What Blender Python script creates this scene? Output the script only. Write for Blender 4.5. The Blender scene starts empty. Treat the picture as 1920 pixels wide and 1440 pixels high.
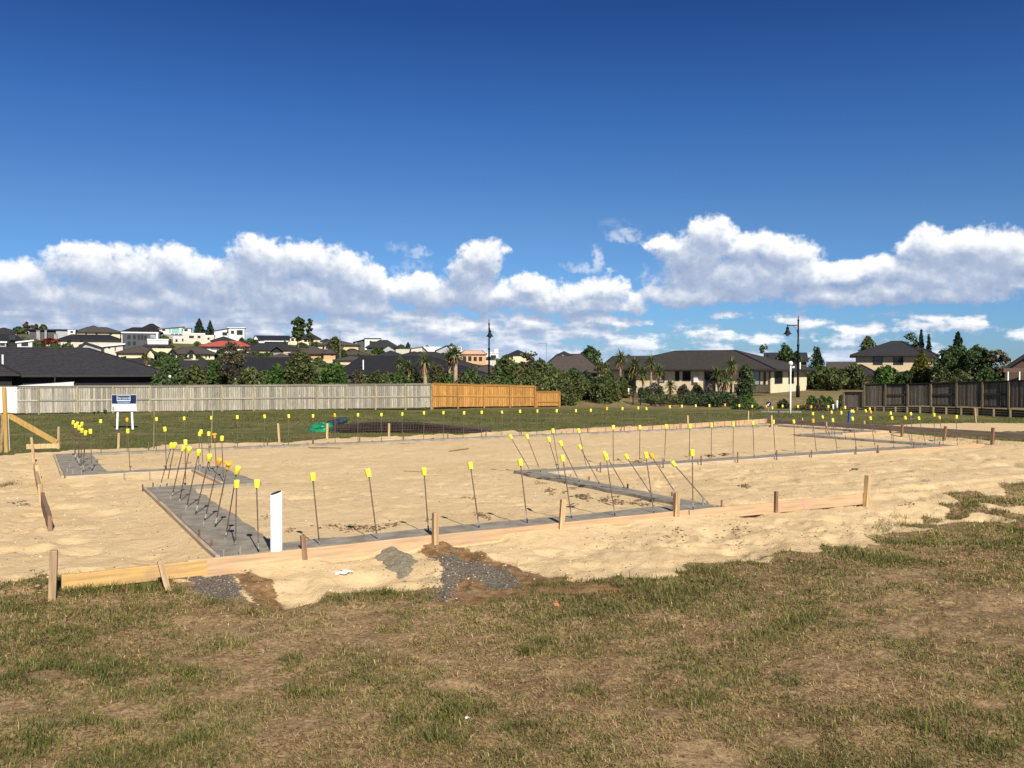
import bpy, math, random
import numpy as np
from mathutils import Vector, Matrix
rnd = random.Random(7)
rng = np.random.default_rng(11)
scene = bpy.context.scene
COL = scene.collection
D2R = math.radians

# ------------------------------------------------------------------ camera
F, H, HY = 1650.0, 1.68, 692.0
PITCH = math.atan((720 - HY) / F)
cam = bpy.data.cameras.new('camera')
cam.sensor_width = 36; cam.lens = F / 1920 * 36; cam.clip_end = 8000; cam.clip_start = 0.05
co = bpy.data.objects.new('camera', cam); COL.objects.link(co)
co.location = (0, 0, H); co.rotation_euler = (math.pi / 2 - PITCH, 0, 0)
scene.camera = co
cP, sP = math.cos(PITCH), math.sin(PITCH)
def ray(x, y):
    a = (x - 960) / F; b = (720 - y) / F
    return Vector((a, cP + b * sP, -sP + b * cP))
def at(x, y, Y):                       # the point of the place at distance Y along the street axis
    r = ray(x, y); return Vector((0, 0, H)) + r * (Y / r.y)
def gnd(x, y, z=0.0):                  # the point of the level z
    r = ray(x, y); return Vector((0, 0, H)) + r * ((z - H) / r.z)
U = Vector((2959, 1650)).normalized(); V = Vector((-U.y, U.x))   # the axes of the building footprint
def uv(u, v, z=0.0): return Vector((U.x * u + V.x * v, U.y * u + V.y * v, z))
def to_uv(p): return (p.x * U.x + p.y * U.y, p.x * V.x + p.y * V.y)

# ------------------------------------------------------------------ light and sky
SUN_EL = D2R(36.5)
sh = Vector((0.363, -0.932)).normalized()
sd = Vector((sh.x * math.cos(SUN_EL), sh.y * math.cos(SUN_EL), math.sin(SUN_EL)))
sl = bpy.data.lights.new('sun', 'SUN'); sl.energy = 5.0; sl.angle = D2R(0.53); sl.color = (1.0, 0.93, 0.80)
so = bpy.data.objects.new('sun', sl); COL.objects.link(so)
so.rotation_euler = (-sd).to_track_quat('-Z', 'Y').to_euler()
so.location = (20, -20, 40)
scene.view_settings.view_transform = 'Standard'; scene.view_settings.look = 'None'
scene.view_settings.exposure = 0.45; scene.view_settings.gamma = 1.0
scene.cycles.max_bounces = 6; scene.cycles.diffuse_bounces = 3; scene.cycles.transparent_max_bounces = 8

W = bpy.data.worlds.new('World'); scene.world = W; W.use_nodes = True
nt = W.node_tree
for n in list(nt.nodes): nt.nodes.remove(n)
def nd(t, typ, **kw):
    n = t.nodes.new(typ)
    for k, v in kw.items(): setattr(n, k, v)
    return n
def setin(t, sock, v):
    if hasattr(v, 'is_output') or isinstance(v, bpy.types.NodeSocket): t.links.new(v, sock)
    else: sock.default_value = v
def mth(t, op, a, b=0.0, c=None, clamp=False):
    n = nd(t, 'ShaderNodeMath', operation=op, use_clamp=clamp)
    setin(t, n.inputs[0], a); setin(t, n.inputs[1], b)
    if c is not None: setin(t, n.inputs[2], c)
    return n.outputs[0]
def vmt(t, op, a, b=(0, 0, 0)):
    n = nd(t, 'ShaderNodeVectorMath', operation=op)
    setin(t, n.inputs[0], a); setin(t, n.inputs[1], b)
    return n.outputs['Value'] if op in ('DOT_PRODUCT', 'LENGTH') else n.outputs[0]
def noise(t, vec, scale, detail=5, rough=0.55, out='Fac', dim='3D'):
    n = nd(t, 'ShaderNodeTexNoise', noise_dimensions=dim)
    if vec is not None: t.links.new(vec, n.inputs['Vector'])
    n.inputs['Scale'].default_value = scale; n.inputs['Detail'].default_value = detail; n.inputs['Roughness'].default_value = rough
    return n.outputs[out]
def mrange(t, v, a, b, c=0.0, d=1.0, smooth=True):
    n = nd(t, 'ShaderNodeMapRange', interpolation_type='SMOOTHSTEP' if smooth else 'LINEAR')
    setin(t, n.inputs['Value'], v); n.inputs['From Min'].default_value = a; n.inputs['From Max'].default_value = b
    setin(t, n.inputs['To Min'], c); setin(t, n.inputs['To Max'], d)
    return n.outputs['Result']
def mixc(t, f, a, b, mode='MIX'):
    n = nd(t, 'ShaderNodeMix', data_type='RGBA', blend_type=mode)
    setin(t, n.inputs[0], f)
    for s, v in ((n.inputs[6], a), (n.inputs[7], b)):
        if isinstance(v, tuple) and len(v) == 3: v = (*v, 1)
        setin(t, s, v)
    return n.outputs[2]
def ramp(t, fac, stops):
    n = nd(t, 'ShaderNodeValToRGB'); e = n.color_ramp.elements
    while len(e) < len(stops): e.new(0.5)
    for k, (p, c) in enumerate(stops): e[k].position = p; e[k].color = (*c, 1) if len(c) == 3 else c
    t.links.new(fac, n.inputs[0]); return n.outputs[0]

SKYTINT = [(0.0, (0.28, 0.465, 0.80)), (0.058, (0.255, 0.45, 0.77)), (0.155, (0.25, 0.41, 0.64)), (0.263, (0.155, 0.326, 0.60)), (0.367, (0.095, 0.216, 0.47)), (0.5, (0.11, 0.215, 0.44)), (0.7, (0.40, 0.42, 0.47)), (1.0, (0.52, 0.48, 0.47))]  # top stops, above the view, greyed to take blue out of the shadows
# clouds: cumulus heaps given as (bearing, elevation) ellipses, in degrees
def deg(x, y):
    r = ray(x, y).normalized()
    return math.degrees(math.atan2(r.x, r.y)), math.degrees(math.asin(r.z))
HEAPS = [(15,522,75,32),(70,545,90,26),(100,578,130,14),(170,500,72,36),(250,512,95,46),(325,502,70,38),(395,540,70,55),(250,562,170,30),
 (500,487,75,42),(575,490,70,36),(645,512,70,40),(690,525,48,36),(440,525,75,42),(560,552,190,42),(650,574,110,24),(420,575,130,24),
 (780,545,62,32),(830,548,62,30),(905,484,44,36),(885,515,46,42),(915,552,95,34),(1000,534,50,20),(1040,560,95,24),(1128,545,52,30),(1190,560,30,18),(1100,574,110,16),
 (1092,499,36,12,.5),(1122,484,16,24,.6),(782,472,26,12,.45),(742,462,20,10,.25),(1170,441,26,12,.5),(772,500,34,16,.25),(1150,420,30,14,.12),(1215,453,26,12,.3),(620,470,30,10,.15),
 (1335,437,46,32),(1300,475,72,42),(1415,468,68,34),(1475,478,48,38),(1262,460,46,16),(1380,520,150,44),(1300,552,105,20),(1500,515,60,34),
 (1530,476,20,16,.45),(1590,508,62,20),(1660,504,62,26),(1745,464,56,38),(1820,460,60,34),(1890,484,60,42),(1800,515,130,40),(1650,545,120,22),(1780,553,100,16),(1560,552,100,22),
 (2050,500,130,50),(2250,520,140,60),(2500,500,160,50),(-150,530,140,40),(-350,510,140,55),(-600,540,160,45)]
def cloud_group(name, heaps):
    g = bpy.data.node_groups.new(name, 'ShaderNodeTree')
    g.interface.new_socket('P', in_out='INPUT', socket_type='NodeSocketVector')
    g.interface.new_socket('W', in_out='OUTPUT', socket_type='NodeSocketFloat'); g.interface.new_socket('D', in_out='OUTPUT', socket_type='NodeSocketFloat'); g.interface.new_socket('S', in_out='OUTPUT', socket_type='NodeSocketFloat')
    gi = nd(g, 'NodeGroupInput'); go_ = nd(g, 'NodeGroupOutput'); P = gi.outputs[0]
    wn = noise(g, P, 0.55, 4, 0.6, 'Color')
    wv = vmt(g, 'MULTIPLY', vmt(g, 'SUBTRACT', wn, (0.5, 0.5, 0.5)), (2.2, 1.5, 0))
    PW = vmt(g, 'ADD', P, wv)
    m = None; wisp = None
    for hp in heaps:
        cx, cy, rx, ry = hp[:4]
        a, e = deg(cx, cy); k = F * math.pi / 180
        q = vmt(g, 'MULTIPLY', vmt(g, 'SUBTRACT', PW, (a, e, 0)), (k / rx / 1.12, k / ry / 1.12, 0))
        dd = vmt(g, 'DOT_PRODUCT', q, q)
        if len(hp) > 4:
            ww = mth(g, 'MULTIPLY', mrange(g, dd, 1.3, 0.0), hp[4]); wisp = ww if wisp is None else mth(g, 'MAXIMUM', wisp, ww); continue
        m = dd if m is None else mth(g, 'SMOOTH_MIN', m, dd, 0.25)
    base = mth(g, 'SUBTRACT', 1.0, m)
    # low broken layers towards the horizon
    sx = nd(g, 'ShaderNodeSeparateXYZ'); g.links.new(P, sx.inputs[0])
    lay = noise(g, vmt(g, 'MULTIPLY', P, (0.26, 0.95, 1)), 1.0, 4, 0.5)
    gate = mth(g, 'MULTIPLY', mrange(g, sx.outputs[1], -1.5, 0.5), mrange(g, sx.outputs[1], 5.0, 2.8))
    gx = mrange(g, sx.outputs[0], 1, 11, 0.06, -0.62)
    low = mth(g, 'ADD', mth(g, 'MULTIPLY', mth(g, 'SUBTRACT', lay, 0.34), 4.6), gx)
    low = mth(g, 'SUBTRACT', mth(g, 'MULTIPLY', mth(g, 'ADD', low, 0.8), gate), 0.8)
    base = mth(g, 'MAXIMUM', mth(g, 'MAXIMUM', base, -2.5), low)
    f1 = noise(g, P, 0.8, 3, 0.5); f2 = noise(g, P, 2.4, 7, 0.54)
    sm = mth(g, 'ADD', base, mth(g, 'MULTIPLY', mth(g, 'SUBTRACT', f1, 0.5), 1.5))
    dn = mth(g, 'ADD', sm, mth(g, 'MULTIPLY', mth(g, 'SUBTRACT', f2, 0.5), 1.05))
    g.links.new(dn, go_.inputs[1]); g.links.new(sm, go_.inputs[2])
    if wisp is not None: g.links.new(mth(g, 'MULTIPLY', wisp, mrange(g, mth(g, 'ADD', f2, mth(g, 'MULTIPLY', wisp, 0.25)), 0.40, 0.68)), go_.inputs[0])
    else: go_.inputs[0].default_value = 0.0
    return g
tc = nd(nt, 'ShaderNodeTexCoord'); sp = nd(nt, 'ShaderNodeSeparateXYZ'); nt.links.new(vmt(nt, 'NORMALIZE', tc.outputs['Generated']), sp.inputs[0])
az = mth(nt, 'MULTIPLY', mth(nt, 'ARCTAN2', sp.outputs[0], sp.outputs[1]), 57.29578)
el = mth(nt, 'MULTIPLY', mth(nt, 'ARCSINE', sp.outputs[2]), 57.29578)
cb = nd(nt, 'ShaderNodeCombineXYZ'); nt.links.new(az, cb.inputs[0]); nt.links.new(el, cb.inputs[1])
sky = nd(nt, 'ShaderNodeTexSky', sky_type='NISHITA'); sky.sun_disc = False
sky.sun_elevation = SUN_EL; sky.sun_rotation = math.atan2(sh.x, sh.y)
sky.air_density = 1.0; sky.dust_density = 0.3; sky.ozone_density = 2.0; sky.altitude = 20
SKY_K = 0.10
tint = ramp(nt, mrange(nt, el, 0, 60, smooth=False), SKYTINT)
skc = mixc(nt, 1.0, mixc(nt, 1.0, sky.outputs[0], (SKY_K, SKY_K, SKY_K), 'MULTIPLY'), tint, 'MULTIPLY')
def bgnode(c):
    n = nd(nt, 'ShaderNodeBackground'); nt.links.new(c, n.inputs[0]); return n.outputs[0]
def sector(name, lo, hi):
    k = 3.0; hs = []
    for h in HEAPS:
        a0 = deg(h[0] - h[2] * 1.3, h[1])[0]; a1 = deg(h[0] + h[2] * 1.3, h[1])[0]
        if a1 > lo - k and a0 < hi + k: hs.append(h)
    g = cloud_group(name, hs)
    def dens(vec):
        n = nd(nt, 'ShaderNodeGroup'); n.node_tree = g; nt.links.new(vec, n.inputs[0]); return n.outputs[1], n.outputs[2], n.outputs[0]
    d0 = dens(cb.outputs[0]); d1 = dens(vmt(nt, 'ADD', cb.outputs[0], (0.20, 0.62, 0)))
    d2 = dens(vmt(nt, 'ADD', cb.outputs[0], (0.5, 1.45, 0)))
    alpha = mrange(nt, d0[0], -0.12, 0.62)
    lit = mth(nt, 'ADD', mth(nt, 'MULTIPLY', mth(nt, 'SUBTRACT', d0[1], d1[1]), 0.20), 0.53)
    lit = mth(nt, 'ADD', lit, mth(nt, 'MULTIPLY', mth(nt, 'SUBTRACT', d0[0], d1[0]), 0.24))
    lit = mth(nt, 'ADD', lit, mrange(nt, el, 3.6, 1.6, 0.0, 0.10))
    lit = mth(nt, 'ADD', lit, mrange(nt, d2[1], -1.0, 1.0, 0.12, -0.22), clamp=True)
    ccol = ramp(nt, lit, [(0.08, (0.26, 0.32, 0.46)), (0.34, (0.34, 0.40, 0.52)), (0.56, (0.50, 0.54, 0.62)), (0.72, (0.66, 0.68, 0.71)), (0.95, (0.82, 0.82, 0.81))])
    ccol = mixc(nt, mrange(nt, el, 3.2, 0.3, 0.0, 0.42), ccol, (0.36, 0.48, 0.68))
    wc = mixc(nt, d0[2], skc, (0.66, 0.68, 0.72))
    return bgnode(mixc(nt, mth(nt, 'MULTIPLY', alpha, 0.97), wc, ccol))
def mixs(f, a, b):
    n = nd(nt, 'ShaderNodeMixShader'); nt.links.new(f, n.inputs[0]); nt.links.new(a, n.inputs[1]); nt.links.new(b, n.inputs[2]); return n.outputs[0]
band = mth(nt, 'MULTIPLY', mth(nt, 'GREATER_THAN', el, -1.6), mth(nt, 'LESS_THAN', el, 13.0))
cl = mixs(mth(nt, 'GREATER_THAN', az, -9.5), sector('cloud_left', -181, -9.5), mixs(mth(nt, 'GREATER_THAN', az, 8.6), sector('cloud_middle', -9.5, 8.6), sector('cloud_right', 8.6, 181)))
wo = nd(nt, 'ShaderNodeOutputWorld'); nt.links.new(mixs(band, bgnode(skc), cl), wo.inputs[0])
W.cycles.sampling_method = 'MANUAL'; W.cycles.sample_map_resolution = 256

# ------------------------------------------------------------------ object helpers
def tag(o, label=None, cat=None, group=None, kind=None):
    if label: o['label'] = label
    if cat: o['category'] = cat
    if group: o['group'] = group
    if kind: o['kind'] = kind
    return o
def empty(name, loc, rz=0.0, label=None, cat=None, group=None):
    o = bpy.data.objects.new(name, None); COL.objects.link(o)
    o.location = loc; o.rotation_euler = (0, 0, rz); o.empty_display_size = 0.2
    return tag(o, label, cat, group)
def link(name, me, parent=None):
    o = bpy.data.objects.new(name, me); COL.objects.link(o)
    if parent: o.parent = parent
    return o
class MB:
    def __init__(s): s.v = []; s.f = []; s.t = []
    def add(s, vs, fs, tint=0.5):
        n = len(s.v); s.v += [tuple(v) for v in vs]; s.f += [tuple(i + n for i in f) for f in fs]; s.t += [tint] * len(vs); return s
    def box(s, a, b, M=None, tint=0.5):
        (x0, y0, z0), (x1, y1, z1) = a, b
        vs = [Vector(p) for p in ((x0,y0,z0),(x1,y0,z0),(x1,y1,z0),(x0,y1,z0),(x0,y0,z1),(x1,y0,z1),(x1,y1,z1),(x0,y1,z1))]
        if M is not None: vs = [M @ p for p in vs]
        return s.add(vs, [(0,3,2,1),(4,5,6,7),(0,1,5,4),(1,2,6,5),(2,3,7,6),(3,0,4,7)], tint)
    def bar(s, p, q, w, h, tint=0.5, up=(0, 0, 1)):           # rectangular bar from p to q
        p, q = Vector(p), Vector(q); d = (q - p).normalized(); up = Vector(up)
        if abs(d.dot(up)) > 0.98: up = Vector((0, 1, 0))
        x = d.cross(up).normalized(); y = x.cross(d).normalized()
        vs = [c + x * (i * w / 2) + y * (j * h / 2) for c in (p, q) for (i, j) in ((-1,-1),(1,-1),(1,1),(-1,1))]
        return s.add(vs, [(0,1,2,3),(7,6,5,4),(0,4,5,1),(1,5,6,2),(2,6,7,3),(3,7,4,0)], tint)
    def tube(s, pts, rad, n=8, cap=True, tint=0.5):
        pts = [Vector(p) for p in pts]
        if not isinstance(rad, (list, tuple)): rad = [rad] * len(pts)
        vs, fs = [], []
        for k, p in enumerate(pts):
            d = (pts[min(k + 1, len(pts) - 1)] - pts[max(k - 1, 0)]).normalized()
            a = Vector((0, 0, 1)) if abs(d.z) < 0.9 else Vector((1, 0, 0))
            x = d.cross(a).normalized(); y = d.cross(x).normalized()
            for j in range(n):
                t = 2 * math.pi * j / n; vs.append(p + (x * math.cos(t) + y * math.sin(t)) * rad[k])
        for k in range(len(pts) - 1):
            for j in range(n):
                fs.append((k*n+j, (k+1)*n+j, (k+1)*n+(j+1)%n, k*n+(j+1)%n))
        if cap: fs += [tuple(range(n)), tuple(reversed(range((len(pts)-1)*n, len(pts)*n)))]
        return s.add(vs, fs, tint)
    def lathe(s, prof, c=(0, 0, 0), n=14, tint=0.5):
        vs, fs = [], []
        for (r, z) in prof:
            for j in range(n):
                t = 2 * math.pi * j / n; vs.append((c[0] + r * math.cos(t), c[1] + r * math.sin(t), c[2] + z))
        for k in range(len(prof) - 1):
            for j in range(n): fs.append((k*n+j, k*n+(j+1)%n, (k+1)*n+(j+1)%n, (k+1)*n+j))
        fs += [tuple(reversed(range(n))), tuple(range((len(prof)-1)*n, len(prof)*n))]
        return s.add(vs, fs, tint)
    def mesh(s, name, mat, smooth=False, bevel=0.0):
        me = bpy.data.meshes.new(name); me.from_pydata(s.v, [], s.f); me.materials.append(mat)
        a = me.attributes.new('tint', 'FLOAT', 'POINT'); a.data.foreach_set('value', np.array(s.t, dtype=np.float32))
        if smooth: me.polygons.foreach_set('use_smooth', [True] * len(me.polygons))
        me.update(); return me
    def build(s, name, mat, parent=None, smooth=False):
        return link(name, s.mesh(name, mat, smooth), parent)
def np_mesh(name, verts, faces, mat, tint=None, smooth=False, cols=None):
    """faces: (N,k) int array"""
    me = bpy.data.meshes.new(name); nv = len(verts); nf, k = faces.shape
    me.vertices.add(nv); me.vertices.foreach_set('co', np.ascontiguousarray(verts, dtype=np.float32).ravel())
    me.loops.add(nf * k); me.loops.foreach_set('vertex_index', np.ascontiguousarray(faces, dtype=np.int32).ravel())
    me.polygons.add(nf); me.polygons.foreach_set('loop_start', np.arange(nf, dtype=np.int32) * k)
    me.polygons.foreach_set('loop_total', np.full(nf, k, dtype=np.int32))
    if smooth: me.polygons.foreach_set('use_smooth', np.ones(nf, dtype=bool))
    if mat: me.materials.append(mat)
    if tint is not None:
        a = me.attributes.new('tint', 'FLOAT', 'POINT'); a.data.foreach_set('value', np.ascontiguousarray(tint, dtype=np.float32))
    if cols is not None:
        a = me.attributes.new('hue', 'FLOAT', 'POINT'); a.data.foreach_set('value', np.ascontiguousarray(cols, dtype=np.float32))
    me.update(calc_edges=True); me.validate(); return me

ORD = ['', 'first', 'second', 'third', 'fourth', 'fifth', 'sixth', 'seventh', 'eighth', 'ninth', 'tenth', 'eleventh', 'twelfth', 'thirteenth', 'fourteenth', 'fifteenth', 'sixteenth', 'seventeenth', 'eighteenth', 'nineteenth', 'twentieth'] + ['twenty-' + k for k in ('first','second','third','fourth','fifth','sixth','seventh','eighth','ninth')] + ['thirtieth'] + ['thirty-' + k for k in ('first','second','third','fourth','fifth','sixth','seventh','eighth','ninth')]

# ------------------------------------------------------------------ materials
def principled(name):
    mt = bpy.data.materials.new(name); mt.use_nodes = True; t = mt.node_tree
    b = t.nodes['Principled BSDF']; return mt, t, b
def attr(t, name):
    n = nd(t, 'ShaderNodeAttribute', attribute_name=name); return n.outputs['Fac']
def objco(t): return nd(t, 'ShaderNodeTexCoord').outputs['Object']
def geopos(t): return nd(t, 'ShaderNodeNewGeometry').outputs['Position']
def bump(t, b, h, strength=0.3, dist=0.02):
    n = nd(t, 'ShaderNodeBump'); n.inputs['Strength'].default_value = strength; n.inputs['Distance'].default_value = dist
    t.links.new(h, n.inputs['Height']); t.links.new(n.outputs[0], b.inputs['Normal'])
def sc(c, k): return tuple(min(1.0, x * k) for x in c)
def mat(name, c, rough=0.7, var=0.25, scale=3.0, bmp=0.0, spec=0.3, metal=0.0, tintvar=0.0, grain=None):
    mt, t, b = principled(name)
    p = geopos(t)
    if grain: p = vmt(t, 'MULTIPLY', objco(t), grain)
    n = noise(t, p, scale, 5, 0.6)
    f = mrange(t, n, 0.3, 0.7)
    col = mixc(t, f, sc(c, 1 - var), sc(c, 1 + var))
    if tintvar:
        col = mixc(t, attr(t, 'tint'), mixc(t, 1.0, col, (1 - tintvar,) * 3, 'MULTIPLY'), mixc(t, 1.0, col, (1 + tintvar,) * 3, 'MULTIPLY'))
    t.links.new(col, b.inputs['Base Color'])
    b.inputs['Roughness'].default_value = rough; b.inputs['Metallic'].default_value = metal
    b.inputs['Specular IOR Level'].default_value = spec
    if bmp: bump(t, b, n, bmp, 0.02)
    return mt
def mat_leaf(name, c1, c2, c3=None, trans=0.25):
    mt, t, b = principled(name)
    a = attr(t, 'tint')
    stops = [(0.0, c1), (0.75, c2), (1.0, c3 or sc(c2, 1.5))]
    t.links.new(ramp(t, a, stops), b.inputs['Base Color'])
    b.inputs['Roughness'].default_value = 0.55; b.inputs['Specular IOR Level'].default_value = 0.25
    tr = nd(t, 'ShaderNodeBsdfTranslucent'); t.links.new(ramp(t, a, [(p, sc(q, 1.3)) for p, q in stops]), tr.inputs[0])
    mx = nd(t, 'ShaderNodeMixShader'); mx.inputs[0].default_value = trans
    t.links.new(b.outputs[0], mx.inputs[1]); t.links.new(tr.outputs[0], mx.inputs[2])
    t.links.new(mx.outputs[0], t.nodes['Material Output'].inputs[0]); return mt
def mat_roof(name, c, course=0.16, var=0.2, amt=0.35):
    mt, t, b = principled(name)
    p = objco(t); s = nd(t, 'ShaderNodeSeparateXYZ'); t.links.new(p, s.inputs[0])
    w = mth(t, 'FRACT', mth(t, 'DIVIDE', s.outputs[2], course))
    edge = mrange(t, w, 0.0, 0.25, 1.0 - amt, 1.0)
    tile = noise(t, vmt(t, 'MULTIPLY', p, (3.2, 3.2, 1 / course)), 1.0, 2, 0.5)
    big = noise(t, p, 0.5, 3, 0.5)
    col = mixc(t, mrange(t, tile, 0.3, 0.7), sc(c, 1 - var), sc(c, 1 + var))
    col = mixc(t, mth(t, 'MULTIPLY', big, 0.4), col, sc(c, 1.35))
    cm = nd(t, 'ShaderNodeCombineXYZ')
    for k in range(3): t.links.new(edge, cm.inputs[k])
    col = mixc(t, 1.0, col, cm.outputs[0], 'MULTIPLY')
    t.links.new(col, b.inputs['Base Color']); b.inputs['Roughness'].default_value = 0.75; b.inputs['Specular IOR Level'].default_value = 0.25
    bump(t, b, w, 0.4, 0.03); return mt
def mat_timber(name, c, var=0.35, rough=0.8, tintvar=0.35, stain=0.0, stainc=(0.02, 0.02, 0.018), grain=(14, 14, 1.2), sscale=0.9):
    mt, t, b = principled(name)
    n = noise(t, vmt(t, 'MULTIPLY', objco(t), grain), 2.0, 5, 0.65)
    n2 = noise(t, geopos(t), sscale, 5, 0.62)
    col = mixc(t, mrange(t, n, 0.25, 0.75), sc(c, 1 - var), sc(c, 1 + var))
    col = mixc(t, attr(t, 'tint'), mixc(t, 1.0, col, (1 - tintvar,) * 3, 'MULTIPLY'), mixc(t, 1.0, col, (1 + tintvar,) * 3, 'MULTIPLY'))
    if stain: col = mixc(t, mth(t, 'MULTIPLY', mrange(t, n2, 0.45, 0.75), stain), col, stainc)
    t.links.new(col, b.inputs['Base Color']); b.inputs['Roughness'].default_value = rough; b.inputs['Specular IOR Level'].default_value = 0.2
    bump(t, b, n, 0.3, 0.004); return mt
M = {}
M['grey_timber'] = mat_timber('weathered_timber', (0.30, 0.27, 0.215), tintvar=0.34, stain=0.35, stainc=(0.235, 0.225, 0.205))
M['grey_post'] = mat_timber('weathered_post', (0.25, 0.215, 0.13), tintvar=0.2)
M['new_timber'] = mat_timber('new_pine', (0.40, 0.20, 0.055), tintvar=0.22)
M['new_post'] = mat_timber('new_pine_post', (0.34, 0.165, 0.05), tintvar=0.15)
M['dark_timber'] = mat_timber('dark_fence_timber', (0.135, 0.108, 0.088), tintvar=0.35, stain=0.4, stainc=(0.085, 0.066, 0.055))
M['dark_rail'] = mat_timber('dark_rail_timber', (0.060, 0.048, 0.038), tintvar=0.2)
M['dark_post'] = mat_timber('dark_post_timber', (0.17, 0.135, 0.08), tintvar=0.2)
M['sleeper'] = mat_timber('black_sleeper', (0.035, 0.028, 0.024), tintvar=0.2)
M['boxing'] = mat_timber('boxing_pine', (0.48, 0.315, 0.185), var=0.25, tintvar=0.15, stain=0.85, stainc=(0.40, 0.30, 0.20), grain=(1.0, 14, 22), sscale=3.0)
M['boxing_yellow'] = mat_timber('boxing_pine_yellow', (0.52, 0.32, 0.12), var=0.25, tintvar=0.15, stain=0.85, stainc=(0.36, 0.25, 0.14), grain=(1.0, 14, 22), sscale=3.0)
M['boxing_grey'] = mat_timber('boxing_grey', (0.21, 0.165, 0.125), tintvar=0.15, stain=0.3, stainc=(0.22, 0.2, 0.18), grain=(1.0, 14, 22), sscale=3.0)
M['boxing_pale'] = mat_timber('boxing_pale', (0.42, 0.33, 0.225), tintvar=0.1, stain=0.5, stainc=(0.45, 0.43, 0.40), grain=(1.0, 14, 22), sscale=3.0)
M['peg'] = mat_timber('peg_timber', (0.40, 0.27, 0.15), tintvar=0.2, stain=0.3, stainc=(0.3, 0.25, 0.2))
M['peg_brown'] = mat_timber('peg_brown', (0.21, 0.125, 0.08), tintvar=0.2)
M['pale_timber'] = mat_timber('pale_timber', (0.50, 0.345, 0.18), tintvar=0.15)
M['steel'] = mat('rusty_steel', (0.125, 0.085, 0.068), 0.7, 0.35, 30, spec=0.3)
M['galv'] = mat('galvanised_steel', (0.30, 0.29, 0.28), 0.5, 0.2, 20, metal=0.3)
M['pin'] = mat('form_pin_steel', (0.16, 0.085, 0.06), 0.8, 0.3, 25)
M['cap'] = mat('yellow_plastic', (0.88, 0.77, 0.07), 0.5, 0.10, 9, spec=0.4)
M['cap_orange'] = mat('orange_plastic', (0.86, 0.43, 0.03), 0.42, 0.1, 9, spec=0.4)
M['concrete'] = mat('fresh_concrete', (0.235, 0.208, 0.168), 0.85, 0.24, 5, bmp=0.35, spec=0.25)
M['white_pvc'] = mat('white_pvc', (0.84, 0.84, 0.83), 0.35, 0.03, 4, spec=0.4)
M['dark_in'] = mat('dark_inside', (0.03, 0.03, 0.03), 0.8, 0.1)  # shade of the white pipe's hollow, put into the wall colour
M['white'] = mat('white_paint', (0.80, 0.79, 0.76), 0.5, 0.04, 2)
M['navy'] = mat('navy_print', (0.012, 0.022, 0.075), 0.4, 0.1, 4)
M['signgrey'] = mat('pale_grey_print', (0.55, 0.58, 0.63), 0.4, 0.04, 3)
M['skyprint'] = mat('light_blue_print', (0.45, 0.55, 0.72), 0.4, 0.05, 4)
M['pinkprint'] = mat('portrait_print', (0.35, 0.20, 0.28), 0.4, 0.4, 40)
M['glass'] = mat('window_glass', (0.018, 0.022, 0.027), 0.08, 0.2, 1.5, spec=0.6)
M['curtain'] = mat('pale_curtain_glass', (0.22, 0.24, 0.26), 0.12, 0.5, 1.2, spec=0.6)  # paler grey pane colour for the curtained windows
M['teal'] = mat('teal_glass', (0.20, 0.47, 0.44), 0.12, 0.1, 1.5, spec=0.6)
M['alu'] = mat('dark_joinery', (0.035, 0.033, 0.033), 0.5, 0.2, 3)
M['alu_white'] = mat('pale_joinery', (0.66, 0.64, 0.60), 0.5, 0.05, 3)
M['black_metal'] = mat('black_paint', (0.009, 0.010, 0.013), 0.5, 0.2, 3, spec=0.2)
M['stone'] = mat('grey_stone', (0.29, 0.28, 0.26), 0.85, 0.25, 4)
def wallm(n, c, var=0.06): M[n] = mat('wall_' + n, c, 0.85, var, 0.7)
for n, c in dict(cream=(0.70,0.57,0.38), brick=(0.66,0.51,0.33), ivory=(0.54,0.495,0.42), whitew=(0.60,0.595,0.58), black=(0.018,0.017,0.018), charcoal=(0.075,0.077,0.085), greyw=(0.36,0.36,0.38), orangeb=(0.58,0.33,0.17), brownw=(0.10,0.06,0.05), tan=(0.58,0.45,0.28)).items(): wallm(n, c)
M['r_black'] = mat_roof('roof_black', (0.018, 0.0175, 0.021)); M['r_char'] = mat_roof('roof_charcoal', (0.031, 0.030, 0.033))
M['r_brown'] = mat_roof('roof_brown', (0.047, 0.040, 0.035), 0.19, 0.2, 0.5); M['r_mid'] = mat_roof('roof_mid_brown', (0.075, 0.061, 0.052))
M['r_dusk'] = mat_roof('roof_dusky', (0.032, 0.0295, 0.033), 0.17, 0.25, 0.35)
M['r_red'] = mat_roof('roof_red', (0.40, 0.085, 0.06)); M['r_white'] = mat('roof_white', (0.68, 0.67, 0.66), 0.5, 0.05, 2); M['r_grey'] = mat_roof('roof_grey', (0.20, 0.19, 0.19))
M['r_pink'] = mat_roof('roof_wrap_pink', (0.66, 0.36, 0.25)); M['r_navy'] = mat_roof('roof_navy', (0.015, 0.018, 0.03))
M['fascia'] = mat('fascia_dark', (0.028, 0.024, 0.024), 0.6, 0.1)
M['bark'] = mat('bark', (0.12, 0.085, 0.06), 0.9, 0.4, 6, bmp=0.4)
M['bark_white'] = mat('birch_bark', (0.60, 0.57, 0.50), 0.8, 0.3, 5, bmp=0.2)
M['bark_tan'] = mat('cabbage_bark', (0.30, 0.22, 0.14), 0.9, 0.3, 8, bmp=0.4)
L = M
L['l_dark'] = mat_leaf('leaf_dark', (0.032, 0.054, 0.019), (0.091, 0.135, 0.042), (0.175, 0.219, 0.074))
L['l_mid'] = mat_leaf('leaf_mid', (0.029, 0.054, 0.016), (0.088, 0.133, 0.034), (0.192, 0.232, 0.067))
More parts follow.
